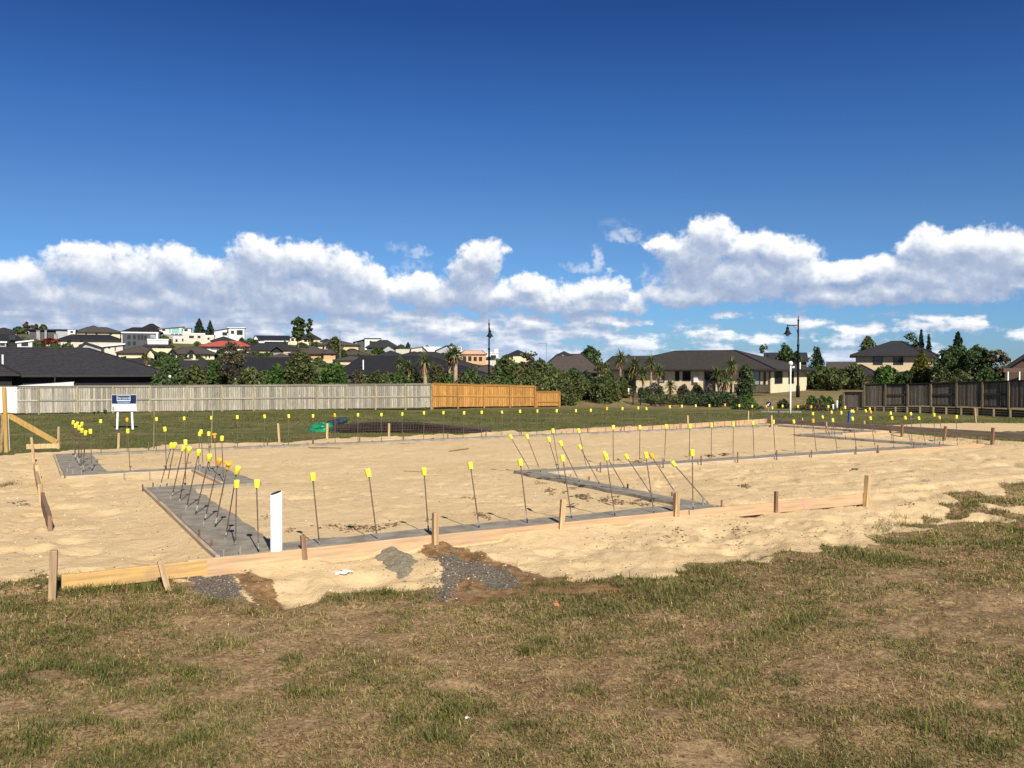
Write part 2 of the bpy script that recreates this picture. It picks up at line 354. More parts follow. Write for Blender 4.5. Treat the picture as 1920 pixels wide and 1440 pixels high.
L['l_green'] = mat_leaf('leaf_green', (0.030, 0.068, 0.016), (0.088, 0.155, 0.032), (0.176, 0.257, 0.068))
L['l_olive'] = mat_leaf('leaf_olive', (0.046, 0.062, 0.020), (0.130, 0.149, 0.050), (0.248, 0.256, 0.093))
L['l_brown'] = mat_leaf('leaf_brown', (0.050, 0.045, 0.024), (0.135, 0.111, 0.057), (0.243, 0.189, 0.101))
L['l_red'] = mat_leaf('leaf_red', (0.080, 0.018, 0.012), (0.200, 0.045, 0.030))
L['l_yellow'] = mat_leaf('leaf_yellow', (0.060, 0.065, 0.012), (0.170, 0.165, 0.030), (0.300, 0.270, 0.060))
L['l_conifer'] = mat_leaf('leaf_conifer', (0.018, 0.035, 0.021), (0.048, 0.078, 0.042), (0.090, 0.128, 0.060))
L['l_grey'] = mat_leaf('leaf_grey', (0.080, 0.075, 0.065), (0.190, 0.175, 0.150), (0.320, 0.290, 0.250))
L['l_flax'] = mat_leaf('leaf_flax', (0.046, 0.069, 0.023), (0.132, 0.172, 0.052), (0.322, 0.310, 0.138))
L['l_dead'] = mat_leaf('leaf_dead', (0.160, 0.085, 0.030), (0.360, 0.210, 0.080), (0.500, 0.330, 0.140))

# ------------------------------------------------------------------ value noise and terrain
_tab = rng.random((256, 256))
def vnoise(x, y, s=1.0, seed=0):
    x = np.asarray(x) / s + seed * 17.3 + 1000.0; y = np.asarray(y) / s + seed * 9.7 + 1000.0
    xi = np.floor(x).astype(int); yi = np.floor(y).astype(int); fx = x - xi; fy = y - yi
    fx = fx * fx * (3 - 2 * fx); fy = fy * fy * (3 - 2 * fy)
    g = lambda i, j: _tab[(xi + i) % 256, (yi + j) % 256]
    return (g(0,0)*(1-fx)+g(1,0)*fx)*(1-fy)+(g(0,1)*(1-fx)+g(1,1)*fx)*fy
def fbm(x, y, s, o=4, seed=0, r=0.5):
    a, t, n = 1.0, 0.0, 0.0
    for k in range(o):
        t += a * vnoise(x, y, s / 2 ** k, seed + k * 3); n += a; a *= r
    return t / n
def sst(x, a, b):
    t = np.clip((np.asarray(x, dtype=float) - a) / (b - a), 0, 1); return t * t * (3 - 2 * t)
# outer outline of the footings, in footprint metres
FOOT = [(1.55, 8.14), (7.47, 8.12), (7.40, 12.22), (18.0, 12.08), (17.6, 15.78), (20.3, 15.80), (19.95, 19.30), (0.58, 19.52), (0.58, 15.43), (2.52, 15.40), (2.60, 13.36), (1.54, 13.40)]
WID = [0.30, 0.30, 0.34, 0.32, 0.32, 0.30, 0.34, 0.30, 0.62, 0.30, 0.50, 0.55]     # indexed by edge end
WID = dict(zip(range(12), [0.32, 0.34, 0.36, 0.32, 0.32, 0.34, 0.32, 0.62, 0.30, 0.46, 0.26, 0.56]))
def in_poly(px, py, poly):
    px = np.asarray(px); py = np.asarray(py); r = np.zeros(px.shape, bool); n = len(poly); j = n - 1
    for i in range(n):
        xi, yi = poly[i]; xj, yj = poly[j]
        c = ((yi > py) != (yj > py)) & (px < (xj - xi) * (py - yi) / (yj - yi + 1e-12) + xi)
        r ^= c; j = i
    return r
def poly_dist(px, py, poly, closed=True):
    px = np.asarray(px, dtype=float); d = np.full(px.shape, 1e9); n = len(poly)
    for i in range(n if closed else n - 1):
        ax, ay = poly[i]; bx, by = poly[(i + 1) % n]; ex, ey = bx - ax, by - ay
        t = np.clip(((px - ax) * ex + (py - ay) * ey) / (ex * ex + ey * ey), 0, 1)
        d = np.minimum(d, np.hypot(px - ax - t * ex, py - ay - t * ey))
    return d
def sdist(px, py, poly):               # positive inside
    d = poly_dist(px, py, poly); return np.where(in_poly(px, py, poly), d, -d)
def px_poly(pts, z): return [tuple(gnd(x, y, z)[:2]) for x, y in pts]
# where the worn grass meets the sand, in footprint coordinates
EDGE = [to_uv(gnd(x, y, -0.2)) for x, y in [(-300,1180),(0,1124),(60,1116),(96,1110),(130,1098),(310,1096),(335,1112),(420,1126),(540,1140),(620,1120),(700,1116),(800,1108),(960,1096),(1100,1094),(1270,1092),(1300,1068),(1450,1058),(1600,1034),(1680,1004),(1760,990),(1920,968),(2300,925),(3000,880)]]
EDGE.sort(); EU = np.array([e[0] for e in EDGE]); EV = np.array([e[1] for e in EDGE])
SPILL = px_poly([(695,1047),(735,1037),(760,1040),(788,1050),(778,1062),(760,1082),(740,1070),(715,1056)], -0.14)
GRAV = px_poly([(812,1054),(850,1043),(885,1050),(930,1062),(985,1080),(990,1096),(930,1098),(872,1076),(856,1090),(848,1112),(800,1120),(812,1098),(820,1072)], -0.17)
GRAV2 = px_poly([(325,1098),(370,1084),(440,1084),(470,1104),(462,1124),(400,1132),(345,1120)], -0.2)
WET = px_poly([(786,1044),(850,1036),(905,1044),(1000,1070),(1070,1084),(1160,1096),(1180,1108),(960,1116),(900,1124),(790,1126),(815,1092),(828,1070)], -0.17)
WET2 = px_poly([(420,1092),(475,1082),(525,1094),(548,1120),(552,1140),(470,1142)], -0.2)
ISLE = px_poly([(862,1094),(880,1082),(905,1092),(925,1102),(880,1106),(858,1108)], -0.17)
HU = [(-60, 15), (0, 15), (450, 13.6), (650, 11), (850, 8.2), (1000, 3.6), (1150, 1.8), (1300, 0.9), (1700, 0.6), (2600, 0.6)]
HB = np.degrees(np.arctan((np.array([h[0] for h in HU]) - 960) / F)); HA = np.array([h[1] for h in HU])
def terrain(x, y, detail=True):
    x = np.asarray(x, dtype=float); y = np.asarray(y, dtype=float)
    u = x * U.x + y * U.y; v = x * V.x + y * V.y; d = np.hypot(x, y); b = np.degrees(np.arctan2(x, y))
    vb = np.interp(u, [-30, -2, 1, 18, 20.4, 22.6, 60], [20.0, 20.2, 21.2, 21.6, 21.4, 14.5, 12.5])
    s = (v - vb) + 0.7 * (fbm(x, y, 1.6, 3, 5) - 0.5)
    drop = np.interp(u, [19, 23], [1.18, 1.06]) + 0.22 * sst(y, 42, 52) * sst(u, 19, 25)
    depth = np.clip(s / 9.0, 0, 1); depth = 1 - (1 - depth) ** 2
    inside = sdist(u, v, FOOT)
    ve = np.interp(u, EU, EV)
    z = -0.03 + 0 * x
    near = np.where(inside > 0, 0.0, sst(-inside, 0.0, 0.35))
    z = z - np.where((u < 2.75) | (v < 8.4), 0.05, 0.022) * near
    front = sst(8.2 - v, 0.0, 1.7); z = z - front * (0.07 + 0.03 * np.sin(u * 0.7)) - (0.05 - 0.038 * sst(u, 3.0, 4.6) * (0.55 + 0.9 * (fbm(x, y, 0.5, 2, 95) - 0.3))) * sst(8.16 - v, 0.0, 0.10) * (u > -1.5)
    if detail:
        for (u0, u1, dep) in ((8.3, 9.75, 0.13), (7.55, 8.05, 0.07), (3.75, 4.45, 0.08), (5.75, 6.1, 0.05), (2.45, 3.0, 0.06), (1.35, 1.75, 0.07), (3.2, 3.5, 0.06)):
            z = z - dep * sst(u, u0 - 0.05, u0 + 0.12) * sst(-u, -u1 - 0.05, -u1 + 0.12) * np.exp(-((v - 8.06) / 0.09) ** 2)
    z = z - drop * depth
    if detail:
        for vr in (9.7, 11.25):        # wheel ruts across the sand at the right
            z = z - 0.022 * np.exp(-((v - vr - 0.35 * np.sin(u * 0.4)) / 0.11) ** 2) * sst(u, 7.8, 9.0) * (0.6 + 0.8 * fbm(x, y, 0.5, 2, 90))
    bk = (y < 3); 
    # land rising beyond the fences
    px = 960 + F * np.tan(np.radians(np.clip(b, -60, 60)))
    z = z + sst(px, 1040, 1130) * (1 - sst(px, 1540, 1600) * (1 - sst(y, 72, 82))) * 0.55 * sst(y, 70.5, 75) + sst(px, 1250, 1420) * 0.32 * sst(y, 72, 84)
    A = np.interp(b, HB, HA); z = z + np.where(y > 0, A, 1.0) * sst(d, 100, 360)
    if detail:
        sandy = np.clip(sst(v, ve - 0.2, ve + 0.2) * (1 - depth), 0, 1)
        free = sst(inside, 0.30, 0.8) + sst(-inside, 0.12, 0.5)
        amp = np.clip(free, 0.05, 1)
        rough = (fbm(x, y, 1.1, 4, 1) - 0.5) * 0.075 + (fbm(x, y, 0.26, 3, 9) - 0.5) * 0.042
        dim = np.clip(fbm(x, y, 0.40, 2, 21) - 0.60, 0, 1) * -0.22
        z = z + np.where(inside > 0, 0.38, 1.0) * amp * sandy * (rough + dim)
        zone = sst(8.0 - v, 0.1, 0.8) * sst(v, ve - 0.3, ve + 0.5)
        z = z + zone * ((fbm(x, y, 0.7, 3, 33) - 0.5) * 0.16 + (fbm(x, y, 0.17, 3, 34) - 0.5) * 0.05)
        z = z + (1 - sandy) * (d < 40) * ((fbm(x, y, 0.35, 3, 14) - 0.5) * 0.055 + (fbm(x, y, 0.09, 2, 15) - 0.5) * 0.018)
        z = z + (d > 30) * (fbm(x, y, 6.0, 3, 40) - 0.5) * 0.16
    return z
def tz(x, y, detail=True): return float(terrain(np.array([x]), np.array([y]), detail)[0])
def on_ground(px, py, z0=-0.1):        # the terrain point seen at a pixel of the near ground
    p = gnd(px, py, z0); r = ray(px, py); ys = p.y * np.linspace(0.84, 1.2, 70)
    f = H + r.z * ys / r.y - terrain(r.x * ys / r.y, ys); k = int(np.argmax(f < 0))
    if k == 0: return gnd(px, py, tz(p.x, p.y))
    y = ys[k - 1] + (ys[k] - ys[k - 1]) * f[k - 1] / (f[k - 1] - f[k]); q = at(px, py, float(y)); return q
def put(p, lift=0.0): return Vector((p.x, p.y, tz(p.x, p.y) + lift))
def base_dist(px, yb, lo=76.0, hi=380.0):   # where the rising land appears at height yb in column px
    ys = np.linspace(lo, hi, 600); xs = (px - 960) / F * ys
    z = terrain(xs, ys, False); yy = HY - (z - H) * F / ys
    k = np.argmax(yy <= yb) if np.any(yy <= yb) else len(ys) - 1
    return float(ys[k])

# ground sheet: fine where the building platform lies, widening to the horizon
angs = np.concatenate([np.linspace(-math.pi, -0.72, 36)[:-1], np.linspace(-0.72, 0.72, 820), np.linspace(0.72, math.pi, 36)[1:]])
rads = np.concatenate([[0.02, 0.6, 1.2, 1.9, 2.6], np.geomspace(3.2, 34, 420), np.geomspace(35, 420, 130), np.geomspace(480, 6500, 14)])
A_, R_ = np.meshgrid(angs, rads); gx = (np.sin(A_) * R_).ravel(); gy = (np.cos(A_) * R_).ravel()
gz = terrain(gx, gy)
# boot prints trodden into the sand
fr = random.Random(5); nearv = np.where((np.hypot(gx, gy) < 18) & (gy > 5))[0]; nx_, ny_ = gx[nearv], gy[nearv]
for wk in range(34):
    u0, v0, hd = fr.uniform(-1.5, 14), fr.uniform(6.6, 16), fr.uniform(0, 6.28)
    for st in range(fr.randint(4, 9)):
        c = uv(u0, v0); side = 0.10 * (1 if st % 2 else -1); cx_, cy_ = c.x - math.sin(hd) * side, c.y + math.cos(hd) * side
        if float(sdist(np.array([u0]), np.array([v0]), FOOT)[0]) < -0.35 or float(sdist(np.array([u0]), np.array([v0]), FOOT)[0]) > 0.9:
            k_ = (np.abs(nx_ - cx_) < 0.3) & (np.abs(ny_ - cy_) < 0.3)
            if k_.any():
                a_ = hd + fr.uniform(-.2, .2); ex, ey = nx_[k_] - cx_, ny_[k_] - cy_; lx_, ly_ = ex * math.cos(a_) + ey * math.sin(a_), -ex * math.sin(a_) + ey * math.cos(a_)
                q_ = (lx_ / 0.15) ** 2 + (ly_ / 0.06) ** 2; gz[nearv[k_]] += -0.022 * np.exp(-q_ ** 2) + 0.010 * np.exp(-((np.sqrt(q_) - 1.35) / 0.3) ** 2)
        u0 += 0.6 * math.cos(hd - math.atan2(U.y, U.x)); v0 += 0.6 * math.sin(hd - math.atan2(U.y, U.x)); hd += fr.uniform(-.15, .15)
na, nr = len(angs), len(rads)
ii, jj = np.meshgrid(np.arange(na - 1), np.arange(nr - 1)); q0 = (jj * na + ii).ravel()
faces = np.stack([q0, q0 + 1, q0 + na + 1, q0 + na], 1)
gu = gx * U.x + gy * U.y; gv = gx * V.x + gy * V.y; gd = np.hypot(gx, gy)
PAD = px_poly([(1590,803),(1650,796.5),(1760,790),(1880,786),(2300,783),(2300,812),(1920,812),(1780,811),(1660,808)], -1.06)
def sandmask(x, y):
    u = x * U.x + y * U.y; v = x * V.x + y * V.y; j = fbm(x, y, 0.9, 4, 50) - 0.5 + 0.55 * (fbm(x, y, 0.22, 3, 51) - 0.5); ve = np.interp(u, EU, EV)
    vb = np.interp(u, [-30, -2, 1, 18, 20.4, 22.6, 60], [20.0, 20.2, 21.2, 21.6, 21.4, 14.5, 12.5]) + 0.15
    s = sst(v - ve + j * 0.9, -0.10, 0.12) * sst(vb - v + j * 1.6, -0.3, 0.1)
    s = np.clip(s - sst(u, 8.6, 9.6) * sst(ve + 2.4 - v, 0, 1.4) * sst(fbm(x, y, 1.0, 3, 61), 0.50, 0.62), 0, 1)
    s = np.clip(s - sst(u + j * 0.6, 20.40, 20.85) * sst(v + j, 11.4, 12.3) * sst(16.6 - v, 0, 1.0), 0, 1)
    return np.maximum(s, sst(sdist(x, y, PAD) + j * 1.2, -0.2, 0.2))
jit = (fbm(gx, gy, 0.9, 4, 50) - 0.5)
sand = sandmask(gx, gy)
lawn = sst(gd, 17, 20) * (1 - sand)
grav = np.zeros_like(gx); wet = np.zeros_like(gx)
nr_ = (gd < 14)
def soft(poly, w=0.12, j=0.45): return np.where(nr_, sst(sdist(gx, gy, poly) + jit * j, -w, w), 0)
grav = np.maximum(soft(GRAV), soft(GRAV2)); wet = np.maximum(soft(WET, 0.12), soft(WET2, 0.12)) * (1 - soft(ISLE, 0.05))
grav = grav * (1 - soft(ISLE, 0.05))
# crumbs of dark soil pulled up along the inner edge of the footings
ins = sdist(gu, gv, FOOT)
crumb = sst(ins, 0.30, 0.42) * sst(1.5 - ins, 0.0, 1.1) * sst(fbm(gx, gy, 0.45, 3, 70), 0.60, 0.72) * (gd < 22)
crumb = crumb * 0.55
bank = sst(gd, 66, 70) * (1 - sst(gd, 92, 100))
mt, t, b = principled('ground'); p = geopos(t)
n1 = noise(t, p, 0.55, 6, 0.6); n2 = noise(t, p, 9.0, 6, 0.65); n3 = noise(t, p, 60.0, 4, 0.7); n4 = noise(t, p, 2.4, 5, 0.6)
sandc = mixc(t, mrange(t, n1, 0.3, 0.7), (0.585, 0.425, 0.235), (0.66, 0.49, 0.285))
sandc = mixc(t, mth(t, 'MULTIPLY', mrange(t, n2, 0.42, 0.68), 0.55), sandc, (0.50, 0.355, 0.19))
sandc = mixc(t, mrange(t, n3, 0.66, 0.80), sandc, (0.72, 0.58, 0.39))
sandc = mixc(t, mrange(t, n3, 0.38, 0.24), sandc, (0.36, 0.25, 0.14))
earth = mixc(t, mrange(t, n4, 0.3, 0.7), (0.165, 0.105, 0.053), (0.30, 0.20, 0.105))
earth = mixc(t, mrange(t, n2, 0.45, 0.75), earth, (0.36, 0.25, 0.135))
n6 = noise(t, p, 34.0, 5, 0.7)
earth = mixc(t, mrange(t, n6, 0.52, 0.66), earth, (0.40, 0.29, 0.155))
earth = mixc(t, mrange(t, n6, 0.46, 0.34), earth, (0.085, 0.055, 0.03))
lawnc = mixc(t, mrange(t, n4, 0.3, 0.72), (0.075, 0.083, 0.026), (0.135, 0.132, 0.046))
lawnc = mixc(t, mth(t, 'MULTIPLY', mrange(t, n1, 0.46, 0.66), 0.75), lawnc, (0.20, 0.155, 0.075))
lawnc = mixc(t, mth(t, 'MULTIPLY', mrange(t, n2, 0.5, 0.75), 0.4), lawnc, (0.055, 0.075, 0.02))
bankc = mixc(t, mrange(t, n4, 0.4, 0.62), (0.14, 0.135, 0.05), (0.25, 0.165, 0.10))
col = mixc(t, attr(t, 'lawn'), earth, lawnc)
col = mixc(t, attr(t, 'bank'), col, bankc)
n5 = noise(t, p, 26.0, 4, 0.6)
def edge(a, k=0.35): return mrange(t, mth(t, 'ADD', mth(t, 'ADD', a, mth(t, 'MULTIPLY', mth(t, 'SUBTRACT', n2, 0.5), k * 2)), mth(t, 'MULTIPLY', mth(t, 'SUBTRACT', n5, 0.5), k * 2)), 0.40, 0.60)
sm = edge(attr(t, 'sand'))
col = mixc(t, sm, col, sandc)
col = mixc(t, mth(t, 'MULTIPLY', edge(attr(t, 'crumb'), 0.5), 0.85), col, mixc(t, n3, (0.15, 0.10, 0.06), (0.28, 0.19, 0.11)))
wm = edge(attr(t, 'wet')); col = mixc(t, wm, col, mixc(t, mrange(t, n2, 0.35, 0.65), (0.15, 0.085, 0.038), (0.29, 0.175, 0.085)))
gm = edge(attr(t, 'gravel')); col = mixc(t, gm, col, mixc(t, mrange(t, n3, 0.35, 0.7), (0.085, 0.068, 0.052), (0.23, 0.195, 0.155)))
t.links.new(col, b.inputs['Base Color']); b.inputs['Roughness'].default_value = 0.95; b.inputs['Specular IOR Level'].default_value = 0.1
hgt = mth(t, 'ADD', mth(t, 'MULTIPLY', n2, 0.03), mth(t, 'MULTIPLY', n3, 0.010))
bump(t, b, hgt, 0.8, 1.0)
me = np_mesh('ground', np.stack([gx, gy, gz], 1), faces[:, ::-1], mt, smooth=True)
for n_, a_ in (('sand', sand), ('lawn', lawn), ('gravel', grav), ('wet', wet), ('crumb', crumb), ('bank', bank)):
    a = me.attributes.new(n_, 'FLOAT', 'POINT'); a.data.foreach_set('value', np.ascontiguousarray(a_, dtype=np.float32))
tag(link('ground', me), kind='structure')

# ------------------------------------------------------------------ concrete strip footing
def footing():
    n = len(FOOT); outer, inner = [], []
    P = [Vector(p) for p in FOOT]
    def inset(i):                      # inner corner by intersecting the two inset lines
        a, b, c = P[i - 1], P[i], P[(i + 1) % n]; w0, w1 = WID[(i - 1) % n], WID[i]
        d0, d1 = (b - a).normalized(), (c - b).normalized(); n0, n1 = Vector((-d0.y, d0.x)), Vector((-d1.y, d1.x))
        p0, p1 = b + n0 * w0, b + n1 * w1; cr = d0.x * d1.y - d0.y * d1.x
        tt = ((p1 - p0).x * d1.y - (p1 - p0).y * d1.x) / cr; return p0 + d0 * tt
    I = [inset(i) for i in range(n)]
    vs, fs = [], []; rows = []
    for i in range(n):
        a, b, ia, ib = P[i], P[(i + 1) % n], I[i], I[(i + 1) % n]; m = max(4, int((b - a).length / 0.09))
        dd = (b - a).normalized(); nn = Vector((-dd.y, dd.x))
        for k in range(m):
            f = k / m; o = a.lerp(b, f); q = ia.lerp(ib, f)
            wob = float(fbm(np.array([q.x]), np.array([q.y]), 0.5, 3, 80)[0] - 0.5) * 0.15 * min(1, k / 3, (m - k) / 3)
            rows.append((o, q + nn * wob))
    for (o, q) in rows:
        md = o.lerp(q, 0.5)
        for (pp, z) in ((o, -0.14), (o, 0.004), (md, 0.006 + 0.006 * rnd.random()), (q, 0.008 + 0.008 * rnd.random()), (q + (q - o).normalized() * 0.03, -0.10)):
            vs.append(uv(pp.x, pp.y, z))
    R = len(rows)
    for k in range(R):
        for j in range(4):
            a, b = k * 5 + j, ((k + 1) % R) * 5 + j; fs.append((a, b, b + 1, a + 1))
    mb = MB(); mb.add(vs, fs); o = mb.build('concrete_footing', M['concrete'], smooth=False)
    tag(o, 'grey strip of freshly poured concrete footing outlining the house on the sand', 'footing')
footing()

# ------------------------------------------------------------------ boxing boards and profile boards
def board(p, q, h, w, m, label, cat='board', name='boxing_board', group=None, sag=0.0, kind=None):
    """board standing on edge, p and q are the middle of its top edge"""
    c = (p + q) / 2; L_ = (q - p).length; e = (q - p)
    ang = math.atan2(e.y, e.x)
    mb = MB(); nseg = 8; vs, fs = [], []
    for k in range(nseg + 1):
        x = -L_ / 2 + L_ * k / nseg; ch = 0.006
        z0 = -h + 0.004 * rnd.uniform(-1, 1); y0 = 0.004 * rnd.uniform(-1, 1); zt = 0.003 * rnd.uniform(-1, 1)
        for (yy, zz) in ((-w/2, z0), (-w/2, zt - ch), (-w/2 + ch, zt), (w/2 - ch, zt), (w/2, zt - ch), (w/2, z0)): vs.append((x, y0 + yy, zz))
    for k in range(nseg):
        for j in range(6): a = k*6+j; b2 = k*6+(j+1) % 6; fs.append((a, b2, b2 + 6, a + 6))
    fs += [tuple(range(6)), tuple(reversed(range(nseg*6, nseg*6+6)))]
    mb.add(vs, [tuple(reversed(f)) for f in fs], rnd.uniform(0.3, 0.7))
    me = mb.mesh(name, m)
    ob = link(name, me); ob.location = c; ob.rotation_euler = (0, -math.atan2(e.z, Vector((e.x, e.y)).length), ang)
    return tag(ob, label, cat, group)
FG = 'pine boards boxing the front footing'
vf = 8.14 - 0.026
board(uv(0.27, 7.99, 0.01), uv(2.05, 8.105, 0.0), 0.13, 0.045, M['boxing_yellow'], 'short yellow pine boxing board behind the leftmost pegs', group=FG)
board(uv(1.25, 8.055, 0.012), uv(3.62, vf, 0.006), 0.16, 0.042, M['boxing'], 'pine boxing board in front of the white pipe, lapping over the yellow board', group=FG)
board(uv(3.63, vf, 0.005), uv(6.9, vf - 0.02, 0.006), 0.15, 0.042, M['boxing'], 'long pine boxing board along the front footing with a pink dot', group=FG)
board(uv(6.91, vf - 0.03, 0.006), uv(9.85, 7.93, 0.02), 0.135, 0.042, M['boxing'], 'reddish pine boxing board running right to the tall end peg', group=FG)
def paint(u_, v_, z_, r, label):
    mb = MB(); n = 12; vs = []
    for y in (-0.001, 0.003):
        vs += [(r * math.cos(2*math.pi*k/n) * rnd.uniform(.75, 1.1), y, r * math.sin(2*math.pi*k/n) * rnd.uniform(.75, 1.2)) for k in range(n)]
    mb.add(vs, [tuple(range(n)), tuple(reversed(range(n, 2*n)))] + [(k, n + k, n + (k+1) % n, (k+1) % n) for k in range(n)])
    o = mb.build('paint_mark', M['pink']); o.location = uv(u_, v_, z_); o.rotation_euler = (0, 0, math.atan2(U.y, U.x)); tag(o, label, 'paint mark', 'pink paint marks on the boards')
M['pink'] = mat('pink_marker', (0.85, 0.28, 0.27), 0.7, 0.15, 30)
paint(5.36, vf - 0.048, -0.07, 0.028, 'pink paint dot on the front boxing board right of the third peg')
paint(8.72, 7.965, -0.055, 0.034, 'pink paint smear on the reddish boxing board near the tall end peg')
# left footing boards, thin and cement splashed
SG = 'cement splashed boards along the left footings'
board(uv(1.525, 8.17, 0.012), uv(1.51, 13.42, 0.012), 0.13, 0.04, M['boxing_pale'], 'cement splashed thin board along the left side of the near left footing', group=SG)
board(uv(0.555, 15.42, 0.012), uv(0.555, 19.5, 0.012), 0.12, 0.04, M['boxing_pale'], 'cement splashed thin board along the left side of the far left footing', group=SG)
board(uv(2.575, 13.44, 0.012), uv(2.49, 15.36, 0.012), 0.10, 0.04, M['boxing_pale'], 'short cement splashed board beside the stepped footing under the orange caps', group=SG)
board(uv(0.6, 15.412, 0.008), uv(2.46, 15.385, 0.008), 0.06, 0.022, M['boxing_pale'], 'low board on the near side of the far left footing strip', group=SG)
board(uv(7.43, 8.2, 0.010), uv(7.42, 12.2, 0.010), 0.08, 0.03, M['boxing_pale'], 'thin board on the right side of the inner footing strip with the leaning bars', group=SG)
board(uv(7.46, 12.20, 0.008), uv(15.6, 12.085, 0.008), 0.07, 0.022, M['boxing_pale'], 'long thin board along the near side of the middle footing', group=SG)
board(uv(15.3, 12.05, 0.008), uv(18.75, 12.02, 0.010), 0.13, 0.04, M['boxing'], 'orange pine board at the far right tip of the middle footing', group=FG)
board(uv(18.6, 15.77, 0.012), uv(20.6, 15.77, 0.012), 0.12, 0.04, M['boxing'], 'short orange pine board in front of the stepped footing at far right', group=FG)
PG = 'profile boards set out round the footings'
board(uv(12.6, 19.86, 0.02), uv(19.9, 19.70, 0.16), 0.12, 0.04, M['boxing'], 'long pale orange profile board behind the back footing at right', name='profile_board', group=PG)
board(uv(20.08, 20.05, 0.16), uv(21.0, 9.0, 0.16), 0.14, 0.04, M['boxing_grey'], 'long dark grey profile board running off the right edge of the site', name='profile_board', group=PG)
board(uv(0.26, 10.75, 0.09), uv(0.23, 13.1, 0.06), 0.16, 0.045, M['peg_brown'], 'brown profile board seen end on at the left, nearest of two in line', name='profile_board', group=PG)
board(uv(0.21, 13.9, 0.05), uv(0.19, 17.3, 0.05), 0.12, 0.045, M['peg'], 'weathered profile board seen end on at the left, farther of two in line', name='profile_board', group=PG)
board(Vector((*gnd(50, 842, 0)[:2], 0.10)), Vector((*gnd(112, 842, 0)[:2], 0.12)), 0.10, 0.04, M['pale_timber'], 'short pale profile board nailed across two pegs at the far left corner', name='profile_board', group=PG)

# ------------------------------------------------------------------ pegs
def peg(xt, yt, xb, yb, w, m, label, z0=-0.12, group='timber pegs round the boxing', at_=None):
    b_ = at_ or on_ground(xb, yb, z0); tp = at(xt, yt, b_.y)
    ws = w / F * b_.y * 0.86
    mb = MB(); up = (tp - b_); h = up.length; vs = []
    s = ws / 2
    prof = [(-0.25, 0.35), (-0.1, 1.0), (0.0, 1.0), (h * 0.5, 1.0), (h - 0.006, 1.0), (h, 0.88)]
    for (z, k) in prof: vs += [(-s*k, -s*k, z), (s*k, -s*k, z), (s*k, s*k, z), (-s*k, s*k, z)]
    fs = [(3, 2, 1, 0), tuple(range(len(vs)-4, len(vs)))]
    for r in range(len(prof) - 1):
        for j in range(4): fs.append((r*4+j, r*4+(j+1)%4, r*4+4+(j+1)%4, r*4+4+j))
    mb.add(vs, fs, rnd.uniform(0.3, 0.7)); o = mb.build('timber_peg', M[m]); o.location = b_
    q = up.to_track_quat('Z', 'Y'); o.rotation_euler = (q @ Matrix.Rotation(0.45 + rnd.uniform(-.15, .15), 4, 'Z').to_quaternion()).to_euler()
    return tag(o, label, 'peg', group)
NP = [((101,1032),(98,1126),15,'peg','thick weathered peg standing in the grass at the left end of the front boards'),
 ((300,1051),(315,1108),12,'peg','weathered peg leaning left against the yellow boxing board'),
 ((568,1004),(569,1070),10.5,'peg_brown','reddish brown peg in front of the boards right of the white pipe'),
 ((816,961),(815,1028),11,'peg','grey brown peg in front of the boards near the concrete spill'),
 ((1056,936),(1052,996),10,'pale_timber','pale peg in front of the boards beside the pink paint dot'),
 ((1269,924),(1268,976),11,'peg','peg in front of the boards by the right corner of the front footing'),
 ((1455.5,921),(1456,962),6.5,'peg_brown','thin brown peg in the middle of the reddish boxing board'),
 ((1627,891),(1625,958),9.5,'pale_timber','tall pale peg at the right end of the front boards')]
def front_point(px):                   # the ground just in front of the boards in column px
    for u_ in np.linspace(2.0, 9.8, 1600):
        vv = (8.114 if u_ < 6.9 else 8.11 - (u_ - 6.9) * 0.061) - 0.052; p = uv(u_, vv)
        if 960 + F * p.x / (p.y * cP) >= px: return Vector((p.x, p.y, tz(p.x, p.y)))
for k, (t_, b_, w, m, lb) in enumerate(NP): peg(*t_, *b_, w, m, lb, at_=front_point(b_[0]) if k > 1 else None)
FP = [((59,820),(64,868),5,'peg','peg at the far left corner under the short pale profile board'),
 ((70,872),(73,898),8,'pale_timber','stubby pale peg beside the farther end-on profile board at left'),
 ((75,908),(78,942),8,'peg','squat peg beside the nearest end-on profile board at left'),
 ((222.5,812),(222,836),4.5,'pale_timber','pale peg in the sand below the navy sign board'),
 ((521,794),(523,823),4.5,'pale_timber','pale peg leaning left at the grass edge left of the green tarpaulin'),
 ((613,794),(613,820),4.5,'pale_timber','pale peg in front of the green tarpaulin'),
 ((729,794),(729,816),4.5,'pale_timber','pale peg in front of the middle of the mesh stack'),
 ((1289,779),(1290,803),3.5,'pale_timber','thin pale peg behind the back footing at the left of the orange profile board'),
 ((1403,771),(1403,793),2.5,'pale_timber','thin stake behind the middle of the orange profile board'),
 ((1446,779),(1447,801),4,'pale_timber','pale peg where the orange and dark grey profile boards meet'),
 ((1504,784),(1504,800),3,'pale_timber','small pale peg behind the left end of the dark grey profile board'),
 ((1620.5,789),(1620,806),3.2,'pale_timber','small pale peg behind the dark grey profile board, beside the blue stake'),
 ((1692,796),(1691,818),4,'peg_brown','dark brown peg holding up the middle of the dark grey profile board'),
 ((1773,799),(1770,826),5,'peg_brown','reddish brown peg at the dark grey profile board left of the grass strip'),
 ((1862,802),(1860,834),5.5,'peg_brown','dark peg standing in the grass strip at the dark grey profile board'),
 ((1549,791),(1550,812),3,'peg','short pale peg between the leaning bars at far right')]
for (t_, b_, w, m, lb) in FP: peg(*t_, *b_, w, m, lb, z0=0.0)
M['blue'] = mat('blue_paint', (0.02, 0.06, 0.25), 0.5, 0.1, 5)
peg(1592.5, 770, 1590.5, 803, 3.6, 'blue', 'blue painted stake among the leaning bars at far right', 0.0, None)
